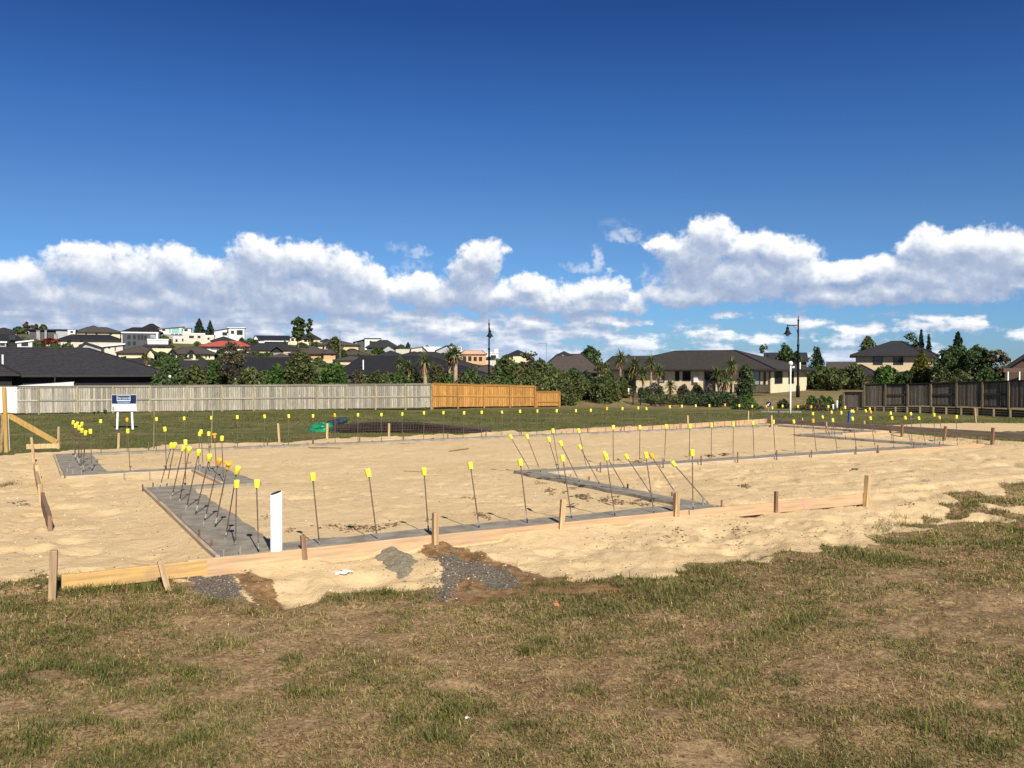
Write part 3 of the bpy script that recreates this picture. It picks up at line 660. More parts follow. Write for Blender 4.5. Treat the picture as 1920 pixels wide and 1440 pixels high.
peg(399, 765, 395, 845, 1.6, 'grey_post', 'tall thin grey stake in the grass behind the far left footing', -0.1, None)
peg(289, 768, 288, 842, 1.2, 'grey_post', 'tall thin faded stake in the grass right of the navy sign', -0.1, None)
peg(1827, 765, 1829, 789, 3.2, 'peg', 'grey post stub in the grass in front of the dark fence', -0.7, None)

# steel form pins and galvanised pins along the footings
PINR = [(267.5,908,925),(287,905,913),(297.5,938,950),(324.5,956,964),(339,967,982),(373.5,992,1020),(397,1013,1036)]
for k, (x, y0, y1) in enumerate(PINR):
    b_ = gnd(x, y1, -0.06); tp = at(x, y0, b_.y); mb = MB(); mb.tube([(0,0,-.2),(0,0,(tp-b_).z)], 0.011, 8); o = mb.build('form_pin', M['pin']); o.location = b_
    tag(o, f'rusty steel form pin along the near left footing board, {ORD[k+1]} from its far end', 'form pin', 'rusty form pins on the left boxing')
PING = [(295,909,918),(319.5,930,938),(348.5,948,959),(382,977,986),(422,1008,1018),(450,1023,1041),(419,1031,1046)]
for k, (x, y0, y1) in enumerate(sorted(PING)):
    b_ = gnd(x, y1, 0.0); tp = at(x, y0, b_.y); mb = MB(); mb.tube([(0,0,-.1),(0,0,(tp-b_).z)], 0.009, 8); o = mb.build('galvanised_pin', M['galv']); o.location = b_
    tag(o, f'short galvanised pin in the near left footing, {ORD[k+1]} from its far end', 'pin', 'galvanised pins in the left footing')
PINF = [(126,878,886),(131,869,876),(137,880,889),(153,880,889),(233,884,892),(281,883,891),(374,874,884)]
for k, (x, y0, y1) in enumerate(PINF):
    b_ = gnd(x, y1, 0.0); tp = at(x, y0, b_.y); mb = MB(); mb.tube([(0,0,-.1),(0,0,(tp-b_).z)], 0.011, 8); o = mb.build('galvanised_pin', M['galv']); o.location = b_
    tag(o, f'short galvanised pin at the far left footing, {ORD[k+1]} from the left', 'pin', 'galvanised pins in the far left footing')
for k, u_ in enumerate(np.linspace(8.6, 18.4, 11)):
    b_ = uv(u_ + rnd.uniform(-.2, .2), 12.05, -0.05); mb = MB(); mb.tube([(0,0,-.15),(0,0,0.16 + rnd.uniform(0, .05))], 0.012, 7); o = mb.build('form_pin', M['pin']); o.location = b_
    tag(o, f'rusty form pin along the near side of the middle footing, {ORD[k+1]} from the left', 'form pin', 'rusty form pins on the middle boxing')
for k, u_ in enumerate(np.linspace(1.3, 18.6, 17)):
    b_ = uv(u_ + rnd.uniform(-.3, .3), 19.58, -0.05); mb = MB(); mb.tube([(0,0,-.15),(0,0,0.18 + rnd.uniform(0, .06))], 0.013, 7); o = mb.build('form_pin', M['pin']); o.location = b_
    tag(o, f'rusty form pin along the back footing, {ORD[k+1]} from the left', 'form pin', 'rusty form pins on the back boxing')
for k, (x, y0, y1) in enumerate([(1070,889,898),(1104.5,894,902),(1177,907,916),(1260,923,931),(1353,938,952),(1318,935,947)]):
    b_ = gnd(x, y1, 0.0); tp = at(x, y0, b_.y); mb = MB(); mb.tube([(0,0,-.1),(0,0,(tp-b_).z)], 0.011, 8); o = mb.build('form_pin', M['pin' if k not in (0, 5) else 'galv']); o.location = b_
    tag(o, f'form pin along the inner footing strip, {ORD[k+1]} in order from its far end', 'form pin', 'form pins on the inner boxing')

# ------------------------------------------------------------------ starter bars with caps
def cap_mesh(name, m, r=0.0268, h=0.074, flare=False):
    mb = MB()
    prof = [(r*0.93, 0), (r, 0.004), (r, h*0.80), (r*0.97, h*0.93), (r*0.86, h)] if not flare else [(r*0.62, 0), (r*0.75, 0.03), (r*0.85, h*0.72), (r*1.35, h*0.74), (r*1.4, h*0.92), (r*1.2, h)]
    mb.lathe(prof, n=18)
    me = mb.mesh(name, M[m], smooth=True)
    try: me.set_sharp_from_angle(angle=D2R(35))
    except Exception: pass
    return me
CAPM = {'y': cap_mesh('yellow_cap', 'cap'), 'o': cap_mesh('orange_cap', 'cap_orange'), 'f': cap_mesh('flared_cap', 'cap_orange', flare=True)}
mb = MB(); mb.tube([(0,0,0),(0,0,0.25),(0,0,0.5),(0,0,0.75),(0,0,1)], 0.0064, 8); BARM = mb.mesh('bar', M['steel'], smooth=True)
mb = MB(); mb.tube([(0,0,0),(0,0,1)], 0.0075, 8); SLV = mb.mesh('cement_sleeve', M['galv'], smooth=True)
def rod(B, T, label, group, cap='y', sleeve=True):
    d = T - B; Ln = d.length
    o = empty('starter_bar', B, 0, label, 'rebar', group)
    q = d.to_track_quat('Z', 'Y'); o.rotation_euler = (q @ Matrix.Rotation(rnd.uniform(0, 6), 4, 'Z').to_quaternion()).to_euler()
    b_ = link('bar', BARM, o); b_.location = (0, 0, -0.05); b_.scale = (1, 1, Ln + 0.04)
    c = link('cap', CAPM[cap], o); c.location = (0, 0, Ln - 0.04)
    c.rotation_euler = (rnd.uniform(-.12, .12), rnd.uniform(-.12, .12), rnd.uniform(0, 6)); k = rnd.uniform(0.95, 1.05); c.scale = (k, k, k)
    if sleeve:
        s = link('cement_sleeve', SLV, o); s.location = (0, 0, -0.02); s.scale = (1, 1, 0.05 + 0.12 * rnd.random())
    return o
def rods_px(lst, what, group, fromw, dd=0.0, start=1):
    for k, it in enumerate(lst):
        cx, cy, bx, by = it[:4]; cp = it[4] if len(it) > 4 else 'y'; e = it[5] if len(it) > 5 else dd
        B = gnd(bx, by, 0.004); T = at(cx, cy, B.y + e); d = (T - B).normalized()
        w = {'y': 'yellow capped', 'o': 'orange capped', 'f': 'flare capped'}[cp]
        rod(B, T, f'{w} {what}, {ORD[k + start]} {fromw}', group, cp)
rods_px([(481,906,485,1035),(586,893,599,1021),(691,886,707,1010),(795,883,803.5,997),(882,872,898.5,990),(975.5,866,989,981),(1055,858.5,1072,972),(1136.5,856,1153,967),(1211,852.5,1226,961.5),(1298,848.5,1299.5,956)],
  'upright starter bar in the front footing', 'starter bars along the front footing', 'from the left')
rods_px([(957,818.5,995,884),(988,818.5,1014,885),(1028.5,823.5,1050.5,896),(1051,831.5,1087,904),(1087,837.5,1124,907),(1134,849.5,1174,919),(1174,856,1219,923),(1221,854.5,1267,925,'o'),(1262,869,1329,945)],
  'starter bar leaning left on the inner footing strip', 'leaning starter bars on the inner strip', 'from its far end', -0.12)
rods_px([(1036.5,807,1048,880),(1085,807,1100,877),(1149.5,801,1150,871),(1200,800.5,1199,868.5),(1248.5,799,1246,866),(1293.5,799,1292,863),(1334,797,1333.5,861),(1375,795.5,1374.5,858.5),(1411.5,792.5,1414,856),(1449.5,790.5,1454,853.5),(1488.5,790,1491,851),(1524,788.5,1531,848.5,'o'),(1561,787.5,1570,846.5),(1598.5,784.5,1606,844),(1632,784,1641.5,842),(1672.5,783.5,1676,839.5)],
  'starter bar along the middle footing', 'starter bars along the middle footing', 'from the left')
rods_px([(1697,783,1708,832,'y'),(1722.5,784,1736,833),(1761.5,782.5,1769,834,'o'),(1793,781.5,1795,835)],
  'starter bar at the far right footing tip', 'starter bars at the right tip', 'from the left')
rods_px([(1669.5,774.5,1672,826),(1708,775.5,1710,829),(1751.5,777.5,1752,832)],
  'starter bar just behind the far right tip', 'starter bars behind the right tip', 'from the left')
rods_px([(321.5,835.5,300.5,911),(327.4,835,312.5,911),(343.2,840,322.7,930),(355,843.2,336.6,940),(373,848,349.7,952),(393,857.5,366.5,964),(410.3,865,383.7,976,'o'),(426.8,873,402.9,988.5,'f'),(444.3,880.7,423.3,1006),(443.7,906.4,441.3,1023,'y',0.0)],
  'starter bar leaning right in the near left footing', 'leaning starter bars in the left footing', 'from its far end', -0.28)
rods_px([(347.8,828.6,347.8,909),(376.8,809,381,878),(374,813,372.5,880),(391.3,812.6,393,883),(402.3,816.5,406,889,'f'),(415.7,821.3,419,902)],
  'starter bar at the stepped footing behind the leaning bars', 'starter bars on the stepped footing', 'from the left')
lst = []
for k, (cx, cy) in enumerate([(136.5,791.6),(144.6,794.5),(141.8,798),(153.3,794.8),(148.2,801.8),(153.5,806.7),(160.5,811.3)]):
    g_ = uv(0.86, 19.1 - k * 0.54); lst.append((cx, cy, 0, 0, g_))
for k, (cx, cy, _, _, g_) in enumerate(lst):
    rod(g_ + Vector((0, 0, .004)), at(cx, cy, g_.y - 0.25), f'yellow capped starter bar in the clustered row at far left, {ORD[k+1]} from its far end', 'clustered starter bars at far left')
rods_px([(169.5,808.5,172.5,883),(239.5,807.5,244,882.5),(309.5,804,312,881)], 'starter bar on the footing strip below the navy sign', 'starter bars below the sign', 'from the left')
# back row
BACK = [(188.5,789.5),(238,786.3,237.3,'o'),(293.5,785.5,292),(345.5,784,344.5),(396.5,783,395),(445,782,444.5),(496.5,780.5,494.5),(541.5,780,540),(587,779.5,585.5),(628,778,628,'o'),(671,777.5,671),(715,777,715),(754,776,754),(795,774,794),(831,773.5,831),(870,774,868),(903,773,903),(941.5,772.5,941),(975,771,974.5),(1007.5,770.5,1006.5),(1043.5,770,1041),(1080,770,1074.5),(1107.5,769,1104),(1137.5,766,1136,'o'),(1167,766,1165),(1196.5,764.5,1196),(1212,766,1220),(1256,762.5,1256),(1278.5,761.5,1278),(1304.5,760.5,1304),(1330,760.5,1330),(1359,759,1359,'o'),(1386,760.5,1386),(1410,761.5,1411),(1437,761.5,1437,'o'),(1448,764.7,1449)]
def col_on(px, c, axis):               # point of the level zero in column px on the line v=c (or u=c)
    a = (px - 960) / F / cP; ax = V if axis == 'v' else U
    t_ = c / (a * ax.x + ax.y); return Vector((a * t_, t_, 0.004))
for k, it in enumerate(BACK):
    bx = it[2] if len(it) > 2 else it[0]; cp = it[3] if len(it) > 3 else 'y'
    B = col_on(bx, 19.34, 'v'); T = at(it[0], it[1], B.y)
    rod(B, T, f'{"yellow" if cp == "y" else "orange"} capped starter bar in the long back row, {ORD[k+1]} from the left', 'starter bars along the back footing', cp, sleeve=False)
for k, (cx, cy, bx, cp) in enumerate([(1467,761,1467,'y'),(1496,762,1496,'y'),(1521,762.6,1521,'o'),(1553,762,1554,'y'),(1584.5,763.7,1587,'y'),(1623,770,1640,'y'),(1630.5,766.5,1632,'y')]):
    B = col_on(bx, 19.82 + 0.03 * k, 'u'); T = at(cx, cy, B.y)
    rod(B, T, f'{"yellow" if cp == "y" else "orange"} capped starter bar beside the dark grey profile board, {ORD[k+1]} from the left', 'starter bars on the right end footing', cp, sleeve=False)
rods_px([(1524,775.5,1524,816.5),(1542,781.5,1557,819),(1559,772.5,1560,815),(1577,773.5,1586,822),(1596,770.5,1597,812),(1599.5,771,1617,811),(1632.5,772,1641,810,'o')],
  'starter bar crowded round the blue stake', 'starter bars crowded round the blue stake', 'from the left')

# ------------------------------------------------------------------ foliage
def leaf_cards(C, size, tint, asp=0.55, up=0.0, dirs=None):
    """diamond leaf faces at the centres C (N,3)"""
    n = len(C)
    a = rng.normal(size=(n, 3)); a[:, 2] += up
    if dirs is not None: a = a * 0.6 + dirs
    a /= np.linalg.norm(a, axis=1)[:, None]
    b = np.cross(a, rng.normal(size=(n, 3))); b /= np.linalg.norm(b, axis=1)[:, None] + 1e-9
    s = size * rng.uniform(0.6, 1.35, n)[:, None]
    v = np.stack([C - a * s, C + b * s * asp, C + a * s, C - b * s * asp], 1).reshape(-1, 3)
    return v, np.arange(n * 4).reshape(-1, 4), np.repeat(tint, 4)
def crown_pts(w, h, kind, n, dens=1.0, depth=None):
    """leaf centres filling a crown envelope, with an uneven outline, gaps and lighter and darker clumps; base at z=0"""
    dp = depth or w; P = []; T = []
    if kind == 'open':                 # separate leaf clumps on spread limbs
        nc = max(16, n // 55)
        for k in range(nc):
            zf = rng.random(); r = math.sqrt(max(0, 1 - (2 * zf - 1) ** 2)); t = rng.uniform(0, 2 * math.pi); q = rng.random() ** 0.5
            c = np.array([math.cos(t) * r * q * w * 0.42, math.sin(t) * r * q * dp * 0.42, (0.06 + 0.86 * zf) * h]); m = int(n / nc * rng.uniform(0.6, 1.5)); rr = 0.11 * math.sqrt(w * h) * rng.uniform(0.7, 1.35)
            g_ = rng.normal(size=(m, 3)); g_ /= np.linalg.norm(g_, axis=1)[:, None]; g_ *= (rr * rng.uniform(0.2, 1.0, m) ** 0.5)[:, None]; g_[:, 2] *= 0.7; P.append(c + g_); T.append(np.clip(rng.normal(0.45 + 0.16 * rng.normal(), 0.2, m), 0, 1))
        P = np.concatenate(P); T = np.concatenate(T)
    else:
        m = int(n * 1.9); z0 = rng.random(m); t = rng.uniform(0, 2 * np.pi, m); sd = rng.uniform(0, 90)
        if kind == 'round':  r = np.sqrt(np.clip(1 - (2 * z0 - 0.9) ** 2 / 1.21, 0, 1)) * np.where(z0 < 0.4, 0.8 + 0.5 * z0, 1)
        elif kind == 'dome': z0 = z0 ** 1.25; r = np.sqrt(np.clip(1 - z0 ** 2.2, 0, 1))
        elif kind == 'cone': z0 = z0 ** 1.35; r = (1 - z0) ** 0.85 * (0.72 + 0.4 * ((z0 * 6.3 + sd) % 1.0)) + 0.02
        else:                r = (1 - z0 ** 2.6) * np.clip(0.55 + z0 * 1.6, 0, 1)
        r = r * (0.66 + 0.62 * vnoise(np.cos(t) * 2 + sd, np.sin(t) * 2 + z0 * 3.2, 0.85)) ; q = rng.random(m) ** 0.38
        X, Y, Z = np.cos(t) * r * q * w / 2, np.sin(t) * r * q * dp / 2, z0 * h * (0.9 + 0.14 * vnoise(t * 0.9 + sd, t * 0 + 3, 0.5))
        s_ = 0.2 * math.sqrt(w * h) + 1e-6; g_ = 0.5 * vnoise(X + Z * 0.7 + sd, Y + Z * 0.5, s_) + 0.5 * vnoise(X - Z * 0.9 + sd * 2, Y + Z * 0.3 + 7, s_ * 0.6)
        keep = (g_ > 0.40 + 0.10 * rng.normal(size=m)) ; P = np.stack([X, Y, Z], 1)[keep]; gg = g_[keep]
        T = np.clip(0.42 + 1.1 * (gg - 0.55) + rng.normal(0, 0.17, len(P)), 0, 1)
    P[:, 2] = np.abs(P[:, 2]); return P, T
def trunk_mesh(h, r, lean=0.0, limbs=5, spread=1.0, top=0.9, m='bark'):
    mb = MB(); pts = []; n = 5
    for k in range(n + 1):
        f = k / n; pts.append((lean * h * f * f + rnd.uniform(-1, 1) * 0.02 * h * (k > 0), rnd.uniform(-1, 1) * 0.02 * h * (k > 0), -0.2 if k == 0 else h * f * top))
    mb.tube(pts, [r * (1.25 - 0.95 * k / n) for k in range(n + 1)], 7)
    for k in range(limbs):
        f = rnd.uniform(0.3, 0.85); i = min(n - 1, int(f * n)); a = Vector(pts[i]).lerp(Vector(pts[i + 1]), f * n - i)
        t = rnd.uniform(0, 6.28); e = a + Vector((math.cos(t) * spread, math.sin(t) * spread, spread * rnd.uniform(0.4, 1.1))) * rnd.uniform(0.5, 1)
        mid = a.lerp(e, 0.5) + Vector((0, 0, -0.08 * spread)); mb.tube([a, mid, e], [r * 0.5 * (1 - f * .5), r * 0.35 * (1 - f * .5), r * 0.12], 5)
    return mb.mesh('trunk', M[m], smooth=True)
def plant(name, label, cat, px, ytop, wpx, d, leaf, kind='round', n=1500, leafs=0.16, trunk=None, base=0.05, group=None, tr=0.09, limbs=5, bark='bark', zb=None, asp=0.55, lean=0.0, depth=None, xbase=None):
    p = at(px, 700, d); zb = tz(p.x, p.y, False) if zb is None else zb; zt = at(px, ytop, d).z; w = wpx / F * d; h = zt - zb
    o = empty(name, (p.x, p.y, zb - 0.03), rnd.uniform(0, 6.28), label, cat, group)
    if lean: o.rotation_euler = (0, 0, 0)
    ch = h * (1 - base); P, T = crown_pts(w, ch, kind, n, depth=depth); P[:, 2] += h * base; P[:, 0] += lean * h * (P[:, 2] / h)
    v, f, t = leaf_cards(P, leafs, T, asp)
    link('crown', np_mesh('crown', v, f, M[leaf], tint=t), o)
    link('trunk', trunk_mesh(h * (0.75 if kind != 'cone' else 0.95), tr, lean, limbs, w * 0.34, m=bark), o)
    return o
def cabbage(label, px, yhead, d, heads, hpx=24, trw=0.10, group='cabbage trees', zb=None):
    """cabbage tree: bare trunk(s), each ending in a ball of sword leaves; heads = [(dx px, y px)]"""
    p = at(px, 700, d); zb = tz(p.x, p.y, False) if zb is None else zb
    o = empty('cabbage_tree', (p.x, p.y, zb - 0.02), 0, label, 'tree', group); s = d / F; mb = MB(); V_, F_, T_ = [], [], []; D_, DF, DT = [], [], []; nv = 0; nd_ = 0
    for (dx, y) in heads:
        zt = at(px, y, d).z - zb; X = dx * s; Y = rnd.uniform(-.3, .3)
        mb.tube([(X * 0.25, Y * .25, -0.2), (X * 0.55, Y * .5, zt * 0.5), (X, Y, zt)], [trw * 1.3, trw * 1.1, trw * 0.85], 8)
        R = hpx * s * rnd.uniform(0.95, 1.1); n = 150
        for dead in (0, 1):
            m = n if not dead else 34
            th = rng.uniform(0, 2 * np.pi, m); el_ = np.arcsin(np.clip(rng.uniform(-0.45, 1, m), -1, 1)) if not dead else rng.uniform(-1.45, -0.9, m)
            dr = np.stack([np.cos(th) * np.cos(el_), np.sin(th) * np.cos(el_), np.sin(el_)], 1)
            ln = R * rng.uniform(0.75, 1.1, m)[:, None] * (0.95 if dead else 1); c = np.array([X, Y, zt])
            sd_ = np.cross(dr, np.array([0, 0, 1.0])); sd_ /= np.linalg.norm(sd_, axis=1)[:, None] + 1e-6; wd = 0.036 * rng.uniform(.8, 1.3, m)[:, None]
            b0 = c + dr * 0.05; md = c + dr * ln * 0.6; tp = c + dr * ln; tp[:, 2] -= (ln[:, 0] * 0.28 * np.cos(el_) ** 2)
            q = np.stack([b0 - sd_ * wd * .5, b0 + sd_ * wd * .5, md + sd_ * wd, md - sd_ * wd, tp], 1)
            k5 = np.arange(m)[:, None] * 5
            fa = np.concatenate([k5 + np.array([[0, 1, 2, 3]]), k5 + np.array([[3, 2, 4, 4]])])
            if dead: D_.append(q.reshape(-1, 3)); DF.append(fa + nd_); DT.append(np.repeat(rng.random(m), 5)); nd_ += m * 5
            else: V_.append(q.reshape(-1, 3)); F_.append(fa + nv); T_.append(np.repeat(rng.random(m), 5)); nv += m * 5
    def tri(vs, fs, ts, nm, m_):
        vs = np.concatenate(vs); fs = np.concatenate(fs); ts = np.concatenate(ts)
        t3 = np.concatenate([fs[:, [0, 1, 2]], fs[:, [0, 2, 3]]]); t3 = t3[(t3[:, 0] != t3[:, 1]) & (t3[:, 1] != t3[:, 2]) & (t3[:, 0] != t3[:, 2])]
        link(nm, np_mesh(nm, vs, t3, M[m_], tint=ts), o)
    tri(V_, F_, T_, 'crown', 'l_flax'); tri(D_, DF, DT, 'dead_leaves', 'l_dead')
    mb.build('trunk', M['bark_tan'], o, smooth=True); return o
def flax(name, label, px, yt, wpx, d, leaf='l_flax', n=110, group='spiky flax plants', zb=None):
    p = at(px, 700, d); zb = tz(p.x, p.y, False) if zb is None else zb; h = at(px, yt, d).z - zb; w = wpx / F * d
    th = rng.uniform(0, 2 * np.pi, n); r = rng.uniform(0.05, 1, n) * w / 2; hh = h * rng.uniform(0.55, 1.0, n) * (1 - 0.3 * r / (w / 2))
    c = np.zeros((n, 3)); dr = np.stack([np.cos(th), np.sin(th), 0 * th], 1); sd_ = np.stack([-np.sin(th), np.cos(th), 0 * th], 1); wd = 0.035
    b0 = dr * 0.12 * r[:, None]; md = dr * (0.5 * r)[:, None]; md[:, 2] = hh * 0.7; tp = dr * r[:, None]; tp[:, 2] = hh
    q = np.stack([b0 - sd_ * wd, b0 + sd_ * wd, md + sd_ * wd, md - sd_ * wd, tp], 1).reshape(-1, 3); k5 = np.arange(n)[:, None] * 5
    t3 = np.concatenate([k5 + np.array([[0, 1, 2]]), k5 + np.array([[0, 2, 3]]), k5 + np.array([[3, 2, 4]])])
    o = link(name, np_mesh(name, q, t3, M[leaf], tint=np.repeat(rng.random(n), 5))); o.location = (p.x, p.y, zb)
    return tag(o, label, 'plant', group)

# ------------------------------------------------------------------ fences
def fence(label, posts, hgt, panel_m, post_m, rail_m, name='paling_fence', rails=(0.5,), cap=True, alt=False, pw=0.15, proud=0.09, post_w=0.11, top_extra=0.02, group=None, zfun=None):
    """posts: list of world points (x, y, zbase, top z) from left to right; the side towards the viewer carries the posts"""
    o = empty(name, (posts[0][0], posts[0][1], posts[0][2]), 0, label, 'fence', group); O = Vector(posts[0][:3])
    for k in range(len(posts) - 1):
        a, b = Vector(posts[k][:3]) - O, Vector(posts[k + 1][:3]) - O; ha, hb = posts[k][3] - posts[k][2], posts[k + 1][3] - posts[k + 1][2]
        e = Vector((b.x - a.x, b.y - a.y, 0)); Ln = e.length; e /= Ln; nrm = Vector((e.y, -e.x, 0))
        if nrm.dot(Vector((O.x, O.y, 0))) > 0: nrm = -nrm
        mb = MB(); n = max(1, round(Ln / pw)); front = (not alt) or k % 2 == 0
        for j in range(n):
            f0, f1 = j / n, (j + 1) / n; g0 = 0.008
            dz0 = a.z + (b.z - a.z) * (f0 + f1) / 2; hh = ha + (hb - ha) * (f0 + f1) / 2 - top_extra
            q0 = Vector((a.x, a.y, 0)) + e * (f0 * Ln + g0); q1 = Vector((a.x, a.y, 0)) + e * (f1 * Ln - g0)
            off = nrm * (-0.02 + 0.006 * (j % 2) + (0.05 if (alt and front) else 0)); tn = -nrm * 0.018; zb_ = dz0 + rnd.uniform(0, 0.03); zt_ = dz0 + hh + rnd.uniform(-.008, .008)
            vs = [q0 + off, q1 + off, q1 + off + tn, q0 + off + tn]; vs = [Vector((p.x, p.y, zb_)) for p in vs] + [Vector((p.x, p.y, zt_)) for p in vs]
            mb.add(vs, [(0,1,2,3),(7,6,5,4),(0,4,5,1),(1,5,6,2),(2,6,7,3),(3,7,4,0)], rnd.random())
        mb.build('paling_panel', M[panel_m], o)
        if not alt or not front:
            for rf in list(rails) + ([0.03, 0.97] if alt else []):
                mb = MB(); mb.bar(a + nrm * 0.012 + Vector((0, 0, ha * rf)) + e * (post_w / 2), b + nrm * 0.012 + Vector((0, 0, hb * rf)) - e * (post_w / 2), 0.05, 0.095 if not alt else 0.13, rnd.random()); mb.build('rail', M[rail_m], o)
        if cap:
            mb = MB(); mb.bar(a + nrm * 0.02 + Vector((0, 0, ha - 0.05)), b + nrm * 0.02 + Vector((0, 0, hb - 0.05)), 0.045, 0.10, rnd.random()); mb.bar(a + nrm * 0.01 + Vector((0, 0, ha + 0.012)), b + nrm * 0.01 + Vector((0, 0, hb + 0.012)), 0.15, 0.024, rnd.random()); mb.build('top_rail', M[panel_m if not alt else rail_m], o)
    for k, q in enumerate(posts):
        p = Vector(q[:3]) - O; i = min(k, len(posts) - 2); e = (Vector(posts[i + 1][:3]) - Vector(posts[i][:3])); e.z = 0; e.normalize(); nrm = Vector((e.y, -e.x, 0))
        if nrm.dot(Vector((O.x, O.y, 0))) > 0: nrm = -nrm
        c = p + nrm * (proud * 0.65); mb = MB(); mb.bar(c + Vector((0, 0, -0.5)), c + Vector((0, 0, q[3] - q[2] - (0.02 if cap else -0.03))), post_w, post_w * 0.8, rnd.random(), up=nrm); mb.build('post', M[post_m], o)
    return o
def fpost(px, ytop, ybot, d):
    b = at(px, ybot, d); return (b.x, b.y, b.z, at(px, ytop, d).z)
PX = [-70, 2, 73, 146, 212, 282, 351, 416, 476, 537, 594, 650, 704, 760, 808]
gd_ = lambda x: 56.0 + (x / 810) * 9.5
POST = []
for x in PX:
    d = gd_(x); yt = 724.5 - 5.0 * x / 810; yb = 776 - 12 * x / 810; POST.append(fpost(x, yt, yb, d))
fence('long weathered grey timber paling fence behind the lawn at left', POST, 1.8, 'grey_timber', 'grey_post', 'grey_timber', rails=(0.47,))
PX2 = [811, 858.5, 907.5, 956, 1003]
POST = [fpost(x, 718.5 + 5.0 * (x - 811) / 192, 763.5 - 2.0 * (x - 811) / 192, 66.6 + 2.2 * (x - 811) / 192) for x in PX2]
fence('bright orange new pine paling fence joining the end of the grey fence', POST, 1.8, 'new_timber', 'new_post', 'new_timber', rails=(0.48,))
POST = [fpost(1006, 733.5, 761.5, 68.9), fpost(1049, 733.5, 761.5, 69.3)]
fence('low single bay of new orange pine fence at the right end of the tall one', POST, 1.3, 'new_timber', 'new_post', 'new_timber', rails=(0.3,))
PX3 = [(1621,721,762),(1660.5,720,761.5),(1702.5,719.5,761),(1746,719,761),(1794,716.5,762),(1842.5,715.5,763.5),(1892,714,764.5),(1950,711.5,766.5),(2015,709,769),(2090,706,772)]
dd_ = lambda x: 65 - (x - 1582) / 338 * 10.4
POST = [fpost(1582.5, 735, 764.5, dd_(1582.5)), fpost(1619, 735, 763.5, dd_(1619))]
fence('low end bay of dark weathered fence at the left of the tall dark fence', POST, 1.3, 'dark_timber', 'dark_post', 'dark_rail', rails=(), cap=True)
POST = [fpost(x, a, b, dd_(x)) for x, a, b in PX3]
fence('tall dark brown timber fence with alternating board bays behind the lawn at right', POST, 1.8, 'dark_timber', 'dark_post', 'dark_rail', alt=True, rails=(0.5,), pw=0.14)
# retaining wall of sleepers below the dark fence
def retaining():
    S_ = [(1560,764.5,767.5),(1621,763,768.5),(1690,762.5,770),(1750,763,772),(1800,764,774.5),(1860,766,777),(1920,769,780.5),(2000,772,786),(2090,776,792)]
    o = empty('retaining_wall', at(1621, 770, dd_(1621) - 0.6), 0, 'low black sleeper retaining wall with short posts under the dark fence', 'wall'); O = o.location.copy(); mb = MB()
    pts = [(at(x, a, dd_(x) - 0.55) - O, at(x, b + 3, dd_(x) - 0.55) - O) for x, a, b in S_]
    for (a, b), (c, d) in zip(pts[:-1], pts[1:]):
        for k in range(3):
            p0, p1 = a.lerp(b, (k + .5) / 3), c.lerp(d, (k + .5) / 3); hh = (a - b).z / 3 - 0.012; mb.bar(p0, p1, 0.06, hh, rnd.random())
    mb.build('sleeper_boards', M['sleeper'], o)
    for x in [1581,1607,1640,1656.5,1678.5,1700.5,1724.5,1749.5,1773.5,1801.5,1831,1862.5,1893.5,1925,1960]:
        ya = np.interp(x, [s[0] for s in S_], [s[1] for s in S_]); yb = np.interp(x, [s[0] for s in S_], [s[2] for s in S_]); d = dd_(x) - 0.75
        mb = MB(); mb.bar(at(x, yb + 4, d) - O, at(x, ya + 0.5, d) - O, 0.13, 0.13, rnd.random()); mb.build('post', M['dark_post'], o)
retaining()
# far dark fence between the main house and the two storey house
POST = [fpost(x, y, 736 + 0 * x, d) for x, y, d in [(1508,711,96),(1535,711.5,96),(1562,711,95),(1590,712,94),(1622,712,93),(1650,713,92)]]
fence('grey brown garden fence between the two cream houses', POST, 1.8, 'dark_timber', 'dark_post', 'dark_rail', rails=(0.5,))

# ------------------------------------------------------------------ white pipe, sign boards, street lamps
def pipe():
    b = gnd(515, 1036, 0.0); b = Vector((b.x, b.y + 0.055, 0.0)); o = empty('pvc_pipe', b, 0, 'white plastic pipe cut at an angle standing upright in the front footing', 'pipe')
    R, r, n = 0.0535, 0.0485, 32; h = at(515, 924, b.y).z; vs, fs = [], []
    def top(t): return h + 0.016 * math.cos(t - 0.6)
    for k in range(n):
        t = 2 * math.pi * k / n; c, s = math.cos(t), math.sin(t)
        vs += [(R*c, R*s, -0.2), (R*c, R*s, top(t)), (r*c, r*s, top(t))]
    for k in range(n):
        a, q = k * 3, ((k + 1) % n) * 3; fs += [(a, q, q+1, a+1), (a+1, q+1, q+2, a+2)]
    mb = MB(); mb.add(vs, fs); mb.build('outer_wall', M['white_pvc'], o, True)
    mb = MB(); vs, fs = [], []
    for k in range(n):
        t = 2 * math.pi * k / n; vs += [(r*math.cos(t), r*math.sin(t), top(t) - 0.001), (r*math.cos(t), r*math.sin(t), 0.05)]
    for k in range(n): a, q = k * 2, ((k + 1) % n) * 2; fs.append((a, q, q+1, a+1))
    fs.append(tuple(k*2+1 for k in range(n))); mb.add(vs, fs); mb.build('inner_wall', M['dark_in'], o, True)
pipe()
def text(body, size, mtl, parent, loc, name='lettering', align='CENTER', w=1.0):
    cu = bpy.data.curves.new('lettering', 'FONT'); cu.body = body; cu.size = size; cu.align_x = align; cu.extrude = 0.0012
    t_ = bpy.data.objects.new('tmp', cu); COL.objects.link(t_); bpy.context.view_layer.update()
    me = bpy.data.meshes.new_from_object(t_.evaluated_get(bpy.context.evaluated_depsgraph_get())); bpy.data.objects.remove(t_)
    me.materials.clear(); me.materials.append(mtl); o = link(name, me, parent); o.location = loc; o.rotation_euler = (math.pi / 2, 0, 0); o.scale = (w, 1, 1); return o
